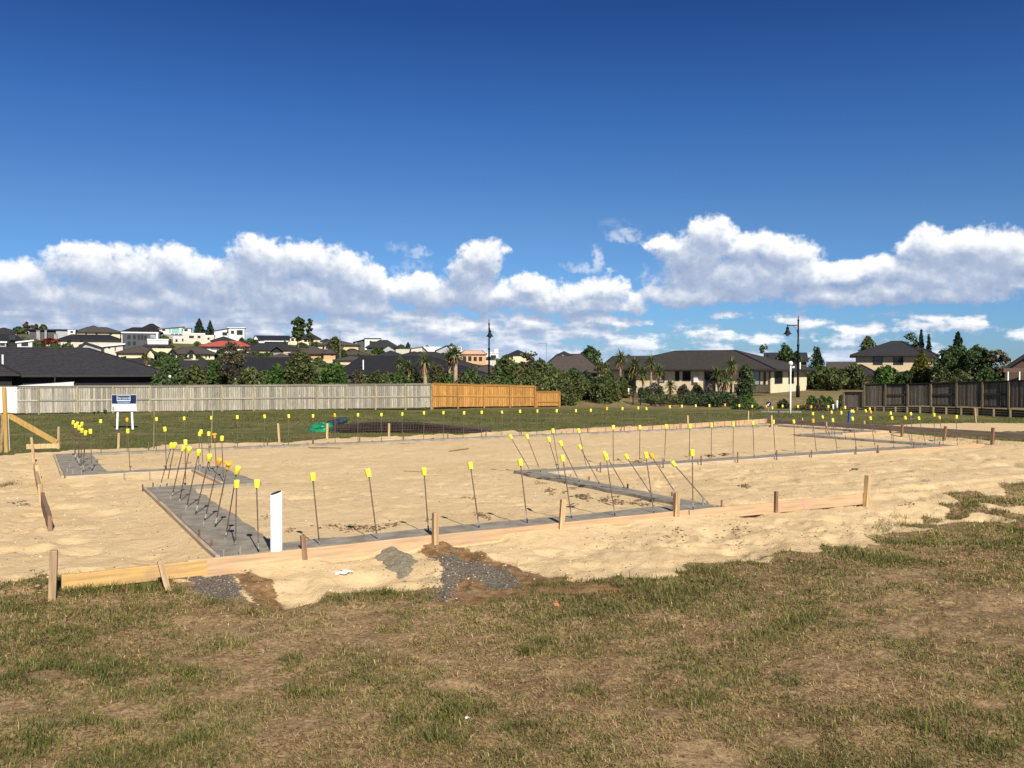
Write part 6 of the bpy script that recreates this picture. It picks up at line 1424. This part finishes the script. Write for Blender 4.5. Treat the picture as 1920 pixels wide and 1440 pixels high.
v, f, t_ = leaf_cards(np.concatenate(P_), 0.32, np.concatenate(T2)); tag(link('hillside_shrubs', np_mesh('hillside_shrubs', v, f, M['l_dark'], tint=t_)), kind='stuff')
# black pool style fence on the bank
def poolfence():
    S_ = [(1187, 727, 755, 71.6), (1201, 727.5, 755.5, 71.2), (1238, 735, 758, 70.2), (1275, 734.5, 758.5, 69.7), (1313, 734.5, 759, 69.2), (1351, 735, 759.5, 68.7), (1388, 736, 760, 68.2)]
    o = empty('pool_fence', at(1187, 755, 71.6), 0, 'black metal bar fence along the bank in front of the cream bungalow', 'fence'); O = o.location.copy()
    for k in range(len(S_)):
        x, a, b, d = S_[k]; mb = MB(); wd = 0.085 if k < 2 else 0.06; mb.bar(at(x, b + 4, d) - O, at(x, a - 1, d) - O, wd, wd); mb.build('post', M['black_metal'], o)
        if k + 1 < len(S_):
            x2, a2, b2, d2 = S_[k+1]; mb = MB(); P, Q, R_, S2 = at(x, a, d) - O, at(x2, a2, d2) - O, at(x, b - 1, d) - O, at(x2, b2 - 1, d2) - O
            mb.bar(P, Q, 0.035, 0.035); mb.bar(R_, S2, 0.035, 0.035); n = max(4, int((Q - P).length / 0.11))
            for j in range(1, n): mb.bar(R_.lerp(S2, j / n), P.lerp(Q, j / n), 0.012, 0.012)
            mb.build('bar_panel', M['black_metal'], o)
poolfence()
def bollard(label, px, y0, y1, d):
    a = at(px, y1, d); zb = tz(a.x, d, False); mb = MB(); mb.lathe([(0.06, -0.1), (0.06, at(px, y0, d).z - zb - 0.02), (0.04, at(px, y0, d).z - zb)], n=12); o = mb.build('marker_post', M['white'], smooth=True); o.location = (a.x, d, zb); tag(o, label, 'post')
bollard('short white marker post by the low dark fence bay', 1569.5, 751, 762, 63)
bollard('white peg at the corner of the bungalow path', 1178.5, 728, 733, 76)
bollard('short pale stub post left of the white marker post', 1562, 758, 763, 63)

# ------------------------------------------------------------------ grass of the worn foreground and of the lawn edge
def blade_mesh(name, x, y, z, ln, wd, lean, th, tint, mtl, curl=0.5):
    n = len(x); dx, dy = np.cos(th), np.sin(th); sl, cl = np.sin(lean), np.cos(lean)
    l2 = np.minimum(lean + curl * 0.9, 1.55); s2, c2 = np.sin(l2), np.cos(l2)
    b = np.stack([x, y, z], 1); sd_ = np.stack([-dy, dx, np.zeros(n)], 1) * (wd / 2)[:, None]
    m = b + np.stack([dx * sl, dy * sl, cl], 1) * (ln * 0.55)[:, None]; t_ = m + np.stack([dx * s2, dy * s2, c2], 1) * (ln * 0.45)[:, None]
    v = np.stack([b - sd_, b + sd_, m + sd_ * 0.8, m - sd_ * 0.8, t_], 1).reshape(-1, 3); k = np.arange(n)[:, None] * 5
    f = np.concatenate([k + np.array([[0, 1, 2]]), k + np.array([[0, 2, 3]]), k + np.array([[3, 2, 4]])])
    return np_mesh(name, v, f, mtl, tint=np.repeat(tint, 5))
def mat_grass(name, stops):
    mt, t, b = principled(name); c = ramp(t, attr(t, 'tint'), stops); t.links.new(c, b.inputs['Base Color'])
    b.inputs['Roughness'].default_value = 0.6; b.inputs['Specular IOR Level'].default_value = 0.2
    tr = nd(t, 'ShaderNodeBsdfTranslucent'); t.links.new(c, tr.inputs[0]); mx = nd(t, 'ShaderNodeMixShader'); mx.inputs[0].default_value = 0.22
    t.links.new(b.outputs[0], mx.inputs[1]); t.links.new(tr.outputs[0], mx.inputs[2]); t.links.new(mx.outputs[0], t.nodes['Material Output'].inputs[0]); return mt
M['grass'] = mat_grass('grass_blades', [(0.0, (0.055, 0.072, 0.017)), (0.35, (0.108, 0.125, 0.030)), (0.60, (0.20, 0.19, 0.05)), (0.82, (0.31, 0.25, 0.092)), (1.0, (0.50, 0.37, 0.165))])
M['straw'] = mat_grass('dead_grass', [(0.0, (0.13, 0.075, 0.036)), (0.45, (0.32, 0.205, 0.095)), (0.8, (0.50, 0.35, 0.165)), (1.0, (0.68, 0.52, 0.28))])
def scatter(n, d0, d1, a0, a1, pw_=1.0):
    """points on the ground between two distances, evenly spread over the area for pw_=1, more near the viewer for less"""
    r = (rng.random(n) * (d1 ** (2 * pw_) - d0 ** (2 * pw_)) + d0 ** (2 * pw_)) ** (1 / (2 * pw_)); a = rng.uniform(a0, a1, n); return np.sin(a) * r, np.cos(a) * r
NG = 1150000
x, y = scatter(NG, 3.3, 17, -0.80, 0.80, 0.35)
u_ = x * U.x + y * U.y; v_ = x * V.x + y * V.y
ok = sandmask(x, y) < 0.5; ok &= sdist(x, y, GRAV) < 0.02; ok &= sdist(x, y, WET2) < 0.03; ok &= sdist(x, y, GRAV2) < 0.0; ok &= sdist(x, y, WET) < 0.05
x, y, u_, v_ = x[ok], y[ok], u_[ok], v_[ok]
patch = fbm(x, y, 0.75, 3, 101) * 0.5 + fbm(x, y, 0.16, 3, 103) * 0.5
bare = fbm(x, y, 1.3, 4, 111)
nearedge = np.interp(u_, EU, EV) - v_
gp = patch + 0.05 * np.exp(-np.clip(nearedge, 0, 9) / 0.5) + 0.03 * (x < -0.5) + 0.16 * (0.5 - bare)
typ = rng.random(len(x))
wear = np.zeros(len(x))                # bare trodden patches
for (px, py, rx, ry) in [(1880,1165,110,34),(1700,1088,110,14),(1330,1412,90,34),(575,1352,80,22),(965,1240,50,13),(1560,1255,90,16),(1480,1380,80,26),(850,1275,70,12),(250,1335,90,20),(1240,1330,60,16),(690,1190,70,12),(90,1270,60,12),(1860,1330,60,20),(1640,1200,80,10)]:
    c = gnd(px, py, -0.2); e = gnd(px + rx, py, -0.2); f_ = gnd(px, py - ry, -0.2); wear = np.maximum(wear, 1 - np.sqrt(((x - c.x) / abs(e.x - c.x)) ** 2 + ((y - c.y) / abs(f_.y - c.y)) ** 2) + 0.9 * (fbm(x, y, 0.3, 3, 160) - 0.5))
alive = rng.random(len(x)) > sst(wear, 0.0, 0.45) * 0.93
green = alive & (gp + 0.05 * rng.normal(size=len(x)) > 0.475) & (rng.random(len(x)) < 0.66)
dry = alive & ~green & (typ < np.clip((0.66 - bare) * 2.8, 0.10, 0.72))
def ground_z(x, y): return terrain(x, y)
for kind, sel in (('g', green), ('s', dry)):
    X, Y = x[sel], y[sel]; n = len(X); d = np.hypot(X, Y); Z = ground_z(X, Y) - 0.004; k = np.clip(d / 5.5, 0.8, 2.2)
    if kind == 'g':
        tuft = np.clip((gp[sel] - 0.55) * 6, 0, 1)
        ln = (0.018 + 0.036 * rng.random(n) + 0.045 * tuft * rng.random(n)) * (0.85 + 0.15 * k); wd = 0.0036 * k * rng.uniform(0.7, 1.4, n); lean = np.abs(rng.normal(0.85, 0.42, n)); th = rng.uniform(0, 2 * np.pi, n)
        tint = np.clip(rng.normal(0.44, 0.23, n) + 0.5 * (fbm(X, Y, 0.9, 3, 120) - 0.5) + (0.10 - 0.20 * tuft), 0, 1)
        tag(link('grass', blade_mesh('grass', X, Y, Z, ln, wd, lean, th, tint, M['grass'])), kind='stuff')
    else:
        ln = 0.012 + 0.04 * rng.random(n) ** 1.4; wd = 0.0034 * k * rng.uniform(0.6, 1.6, n); lean = np.clip(rng.normal(1.30, 0.25, n), 0.3, 1.54); th = rng.uniform(0, 2 * np.pi, n)
        tint = np.clip(rng.normal(0.42, 0.30, n), 0, 1)
        tag(link('dead_grass', blade_mesh('dead_grass', X, Y, Z + 0.004, ln, wd, lean, th, tint, M['straw'], 0.1)), kind='stuff')
# coarse lawn beyond the platform
x, y = scatter(150000, 16.5, 62, -0.62, 0.62, 0.45)
ok = (sandmask(x, y) < 0.4); x, y = x[ok], y[ok]; u_ = x * U.x + y * U.y; v_ = x * V.x + y * V.y
ok = (v_ > 10.4) & ((u_ < 20.3) | (u_ > 20.5)) & (rng.random(len(x)) < np.clip((fbm(x, y, 2.2, 3, 130) - 0.30) * 2.5, 0.05, 1)); x, y = x[ok], y[ok]; n = len(x); d = np.hypot(x, y)
k = d / 22.0
tag(link('lawn_grass', blade_mesh('lawn_grass', x, y, terrain(x, y) - 0.01, (0.05 + 0.07 * rng.random(n)) * (0.8 + 0.2 * k), 0.010 * k * rng.uniform(.6, 1.3, n), np.abs(rng.normal(0.7, 0.4, n)), rng.uniform(0, 6.28, n), np.clip(rng.normal(0.30, 0.17, n) + 0.5 * (fbm(x, y, 3.0, 3, 131) - 0.5), 0, 1), M['grass'])), kind='stuff')
# tall tufts along the boards at the left
def tufts(centres, per, lmin, lmax, hue=0.3):
    X, Y, Lh = [], [], []
    for (px, py, r, k) in centres:
        c = on_ground(px, py, -0.2); m = int(per * k); X.append(c.x + rng.normal(0, r, m)); Y.append(c.y + rng.normal(0, r, m)); Lh.append(rng.uniform(lmin, lmax, m))
    X, Y, Lh = np.concatenate(X), np.concatenate(Y), np.concatenate(Lh); n = len(X)
    return X, Y, terrain(X, Y) - 0.004, Lh, np.full(n, 0.004) * rng.uniform(.7, 1.3, n), np.abs(rng.normal(0.65, 0.38, n)), rng.uniform(0, 6.28, n), np.clip(rng.normal(hue, 0.2, n), 0, 1)
C = [(130,1112,.06,1),(165,1108,.07,1),(200,1104,.07,1),(235,1103,.07,1),(262,1106,.06,1),(285,1100,.06,1),(30,1140,.07,1),(60,1150,.06,.7),(250,1140,.1,1),(290,1150,.1,1),(180,1150,.1,1),(330,1112,.05,.7),(400,1132,.06,.8),(640,1125,.09,1),(700,1118,.08,1),(730,1112,.07,1),(480,1150,.1,.9),(1010,1098,.09,1),(1060,1096,.09,1),(1320,1072,.08,1),(1350,1078,.1,1),(1290,1110,.1,1),(1020,1208,.05,1),(990,1225,.05,.9),(760,1345,.07,1.1),(850,1340,.06,1),(360,1390,.06,1.1),(80,1395,.07,1.1),(60,1380,.05,.8),(355,1262,.04,.9),(330,1345,.05,.8),(560,1300,.05,1),(820,1380,.07,1),(550,1240,.05,.8),(150,1360,.05,.7),(230,1365,.05,.6),(1690,985,.10,1),(1730,990,.11,1),(1650,992,.07,.6),(1690,972,.08,.5),(1820,1000,.14,1.2),(1870,990,.14,1),(1900,975,.12,.8),(1660,1060,.1,.8),(1770,1085,.1,1),(1640,1150,.1,.7),(1600,1180,.1,.8),(1480,1210,.1,.7),(1750,1370,.07,1),(1850,1400,.07,1),(1480,1280,.06,.8),(1330,1310,.06,.8),(1100,1300,.06,.8),(5,912,.05,.6),(22,908,.06,.6),(1740,822,.35,1),(1790,824,.4,1),(1850,828,.4,1),(1900,830,.4,1),(1820,826,.4,1)]
tag(link('grass_tufts', blade_mesh('grass_tufts', *tufts(C, 170, 0.035, 0.10, 0.36), M['grass'])), kind='stuff')

# ------------------------------------------------------------------ stones, crumbs, gravel
_ico = None
def lumps(name, X, Y, S, mtl, flat=0.7, lift=0.25, z=None, sub=1):
    bm = __import__('bmesh').new(); __import__('bmesh').ops.create_icosphere(bm, subdivisions=sub, radius=1.0)
    V0 = np.array([v.co[:] for v in bm.verts]); F0 = np.array([[v.index for v in f.verts] for f in bm.faces]); bm.free()
    n = len(X); m = len(V0); D = 1 + rng.normal(0, 0.22, (n, m, 1)); Vv = V0[None] * D
    sc_ = S[:, None] * np.stack([rng.uniform(.7, 1.3, n), rng.uniform(.7, 1.3, n), rng.uniform(.55, 1.0, n) * flat], 1); Vv = Vv * sc_[:, None, :]
    t = rng.uniform(0, 6.28, n); c, s = np.cos(t)[:, None], np.sin(t)[:, None]; Vx = Vv[..., 0] * c - Vv[..., 1] * s; Vy = Vv[..., 0] * s + Vv[..., 1] * c
    Z = (terrain(X, Y) if z is None else z) + S * lift
    P = np.stack([Vx + X[:, None], Vy + Y[:, None], Vv[..., 2] + Z[:, None]], 2).reshape(-1, 3); Fc = (F0[None] + np.arange(n)[:, None, None] * m).reshape(-1, 3)
    return tag(link(name, np_mesh(name, P, Fc, mtl, tint=np.repeat(rng.random(n), m))), kind='stuff')
def mat_stone(name, stops, rough=0.9):
    mt, t, b = principled(name); c = ramp(t, attr(t, 'tint'), stops); n = noise(t, geopos(t), 90, 4, 0.6); t.links.new(mixc(t, mrange(t, n, .3, .7), mixc(t, 1.0, c, (0.75,) * 3, 'MULTIPLY'), c), b.inputs['Base Color']); b.inputs['Roughness'].default_value = rough; b.inputs['Specular IOR Level'].default_value = 0.15; return mt
M['pebble'] = mat_stone('sand_pebbles', [(0, (0.36, 0.26, 0.15)), (0.6, (0.58, 0.45, 0.29)), (1, (0.74, 0.66, 0.53))])
M['clod'] = mat_stone('soil_clods', [(0, (0.09, 0.06, 0.036)), (0.7, (0.22, 0.15, 0.09)), (1, (0.42, 0.30, 0.18))])
M['gravel'] = mat_stone('dark_gravel', [(0, (0.06, 0.048, 0.037)), (0.6, (0.165, 0.138, 0.108)), (0.92, (0.27, 0.235, 0.19)), (1, (0.50, 0.45, 0.38))], 0.8)
x, y = scatter(15000, 6.2, 17, -0.66, 0.66, 0.6); u_ = x * U.x + y * U.y; v_ = x * V.x + y * V.y
ins_ = sdist(u_, v_, FOOT); ok = (sandmask(x, y) > 0.6) & ~((ins_ > -0.05) & (ins_ < 0.65)) & (rng.random(len(x)) < np.where(ins_ > 0, 0.25, 0.55) + 0.45 * (v_ < 8)); x, y = x[ok], y[ok]
lumps('pebbles', x, y, 0.0035 + 0.010 * rng.random(len(x)) ** 3, M['pebble'])
X, Y, S = [], [], []
for (px, py, rx, ry, m, s) in [(545,995,8,5,26,.016),(620,988,26,4,50,.016),(668,990,24,5,90,.02),(705,991,16,4,60,.018),(735,984,12,4,40,.02),(688,996,26,3,40,.014),(870,933,6,2,18,.018),(885,934,8,2,18,.016),(905,966,9,4,40,.02),(915,972,6,3,22,.018),(800,976,6,3,14,.015),(1010,905,8,3,18,.014),(1030,919,10,4,50,.022),(1058,922,7,3,26,.02),(1085,931,8,3,40,.026),(1099,933,8,4,50,.028),(1132,938,10,3,50,.022),(1158,943,10,4,60,.024),(1185,944,10,3,40,.02),(1208,947,9,3,40,.022),(1230,951,14,3,40,.016),(1215,953,12,2,30,.016),(1195,939,10,2,26,.018),(1075,948,9,3,24,.018),(1150,932,9,2,26,.018),(498,970,6,3,16,.014),(520,945,10,6,22,.012),(1195,867,12,2.5,50,.028),(1160,862,6,2,16,.02),(1330,855,8,2,30,.028),(1355,853,8,2,30,.028),(1360,851,5,1.5,14,.03),(1500,816,8,1.6,26,.035),(352,868,8,2,20,.018),(325,873,7,2,14,.016),(1013,888,5,2,10,.016),(1048,905,6,1.5,10,.018),(1035,927,5,2,14,.018),(40,945,12,4,26,.02),(30,942,14,3,18,.016),(1398,912,7,2.5,34,.03),(1905,940,18,4,30,.02),(1835,940,14,4,26,.02),(1700,945,12,3,22,.018),(70,1092,9,12,50,.022),(80,1080,6,6,26,.02),(1483,1051,3,2,8,.03),(1380,1010,40,20,40,.012),(1200,1010,60,18,60,.012),(1600,990,60,20,40,.012),(1270,1000,30,12,50,.016),(1380,995,30,10,40,.016)]:
    for k in range(m):
        p = on_ground(px + rnd.gauss(0, rx * .6), py + rnd.gauss(0, ry * .6), -0.05); X.append(p.x); Y.append(p.y); S.append(s * rnd.uniform(0.25, 1.0))
x, y = scatter(9000, 6.3, 20, -0.66, 0.66, 0.5); u_ = x * U.x + y * U.y; v_ = x * V.x + y * V.y; q_ = sdist(u_, v_, FOOT)
ok = (sandmask(x, y) > 0.6) & ~((q_ > -0.05) & (q_ < 0.4)) & (fbm(x, y, 0.8, 3, 150) > np.where(q_ > 0, 0.57, 0.48)); x, y = x[ok], y[ok]
X = list(X) + list(x); Y = list(Y) + list(y); S = list(S) + list(0.003 + 0.008 * rng.random(len(x)) ** 2.5)
lumps('soil_clods', np.array(X), np.array(Y), np.array(S), M['clod'], 0.6)
X, Y, S = [], [], []
for poly, m in ((GRAV, 2600), (GRAV2, 1500)):
    P_ = np.array(poly); lo, hi = P_.min(0) - .15, P_.max(0) + .15; x = rng.uniform(lo[0], hi[0], m * 3); y = rng.uniform(lo[1], hi[1], m * 3); q = sdist(x, y, poly) + 0.3 * (fbm(x, y, 0.9, 4, 50) - .5); ok = (q > np.abs(rng.normal(0, 0.07, len(q))) * -1.0 - 0.01) & (sdist(x, y, ISLE) < 0.02) & (fbm(x, y, 0.15, 3, 77) > 0.40); x, y = x[ok][:m], y[ok][:m]
    X.append(x); Y.append(y); S.append(0.0025 + 0.0065 * rng.random(len(x)) ** 1.6)
lumps('gravel', np.concatenate(X), np.concatenate(Y), np.concatenate(S), M['gravel'], 0.8)
# heaped wet concrete spill
def spill():
    P_ = np.array(SPILL); lo, hi = P_.min(0) - 0.05, P_.max(0) + 0.05; nx, ny = 90, 90
    xs, ys = np.linspace(lo[0], hi[0], nx), np.linspace(lo[1], hi[1], ny); gx_, gy_ = np.meshgrid(xs, ys); X, Y = gx_.ravel(), gy_.ravel()
    q = sdist(X, Y, SPILL) + 0.10 * (fbm(X, Y, 0.22, 3, 140) - 0.5); z = terrain(X, Y) + np.clip(q, -0.05, 0.22) * 0.28 + (fbm(X, Y, 0.05, 3, 141) - 0.5) * 0.03 * (q > 0) - 0.004
    V_ = np.stack([X, Y, z], 1); i, j = np.meshgrid(np.arange(nx - 1), np.arange(ny - 1)); a = (j * nx + i).ravel(); Fq = np.stack([a, a + 1, a + nx + 1, a + nx], 1); keep = (q[Fq] > -0.03).any(1)
    o = link('concrete_spill', np_mesh('concrete_spill', V_, Fq[keep], M['wet_concrete'], smooth=True)); tag(o, 'grey green heap of spilt concrete on the sand in front of the boards', 'concrete spill')
M['wet_concrete'] = mat('wet_concrete', (0.205, 0.175, 0.12), 0.85, 0.3, 60, bmp=0.6)
spill()
# ------------------------------------------------------------------ litter and offcuts
def slab_at(name, label, cat, px, py, sx, sy, sz, m, rz=0.0, seed=0, z0=-0.1):
    p = on_ground(px, py, z0); n = 9; vs, fs = [], []; r_ = random.Random(seed)
    H_ = [[sz * (0.3 + r_.random()) for i in range(n)] for j in range(n)]
    for top in (1, 0):
        for j in range(n):
            for i in range(n):
                x_, y_ = (i / (n-1) - .5) * sx, (j / (n-1) - .5) * sy; k = 1 + 0.18 * math.sin(i * 1.7 + seed) * math.sin(j * 1.3 + seed); vs.append((x_ * k, y_ * (1 + .2 * math.sin(i + seed)), H_[j][i] + (0.0 if top else -0.004)))
    for j in range(n - 1):
        for i in range(n - 1): a = j*n+i; fs += [(a, a+1, a+n+1, a+n), (a+n*n, a+n+n*n, a+n+1+n*n, a+1+n*n)]
    mb = MB(); mb.add(vs, fs); o = mb.build(name, M[m]); o.location = p - Vector((0, 0, sz * 0.3)); o.rotation_euler = (0, 0, rz); return tag(o, label, cat)
slab_at('paper_scrap', 'crumpled white paper on the sand in front of the boards', 'paper', 645, 1074, 0.15, 0.10, 0.016, 'white', 0.3, 4)
slab_at('paper_scrap', 'tiny white flake lying in the worn grass near the bottom', 'paper', 875, 1347, 0.024, 0.02, 0.012, 'white', 0.8, 5, -0.2)
slab_at('wood_chip', 'curved wood chip on the sand left of the near footing', 'wood chip', 262, 958, 0.09, 0.03, 0.016, 'peg', 0.1, 6)
M['orange_red'] = mat('orange_red_plastic', (0.75, 0.17, 0.08), 0.5, 0.1, 5)
def disc(label, px, py, r, m, z0=-0.2):
    p = on_ground(px, py, z0); mb = MB(); mb.lathe([(r * .9, -0.004), (r, 0.0), (r, 0.006), (r * 0.8, 0.009)], n=18); o = mb.build('plastic_disc', M[m], smooth=False); o.location = p + Vector((0, 0, 0.012)); o.rotation_euler = (0.35, 0.1, 0); tag(o, label, 'plastic disc')
disc('small orange red plastic disc lying in the worn grass', 1043, 1137, 0.021, 'orange_red')
def stick(label, x0, y0, x1, y1, r, m='peg_brown'):
    a, b = on_ground(x0, y0, -0.05), on_ground(x1, y1, -0.05); mb = MB(); mid = a.lerp(b, .5) + Vector((0, 0, 0.015)); mb.tube([a + Vector((0,0,.01)), mid, b + Vector((0,0,.01))], [r, r*.9, r*.7], 6); tag(mb.build('stick', M[m]), label, 'stick')
stick('thin dark stick lying on the sand, left one inside the footings', 578, 840, 640, 841, 0.012)
stick('thin dark stick lying on the sand, right one inside the footings', 842, 847, 879, 842, 0.014)
stick('bent twig on the sand left of a front starter bar', 757, 884, 803, 887, 0.005)
def ring():
    p = on_ground(1603, 881.5, -0.1); mb = MB(); R = 0.05; mb.tube([(R * math.cos(k*math.pi/8), R * math.sin(k*math.pi/8), 0.02) for k in range(17)], 0.009, 6, cap=False); o = mb.build('rubber_ring', M['steel'], smooth=True); o.location = p; tag(o, 'small dark ring lying on the sand right of the middle footing', 'ring')
ring()
def red_tuft(label, px, py, k):
    p = on_ground(px, py, -0.2); n = 60; X = p.x + rng.normal(0, 0.03, n); Y = p.y + rng.normal(0, 0.03, n)
    o = link('painted_grass', blade_mesh('painted_grass', X, Y, terrain(X, Y), rng.uniform(.03, .07, n), np.full(n, .004), np.abs(rng.normal(.9, .4, n)), rng.uniform(0, 6.28, n), rng.random(n), M['redpaint'])); tag(o, label, 'grass tuft', 'red sprayed grass tufts')
M['redpaint'] = mat('red_spray', (0.27, 0.11, 0.07), 0.7, 0.4, 40)
red_tuft('grass tuft sprayed dull red in front of the yellow boxing board', 233, 1108, 0)
red_tuft('small reddish sprayed tuft at the foot of the leftmost peg', 88, 1128, 1)
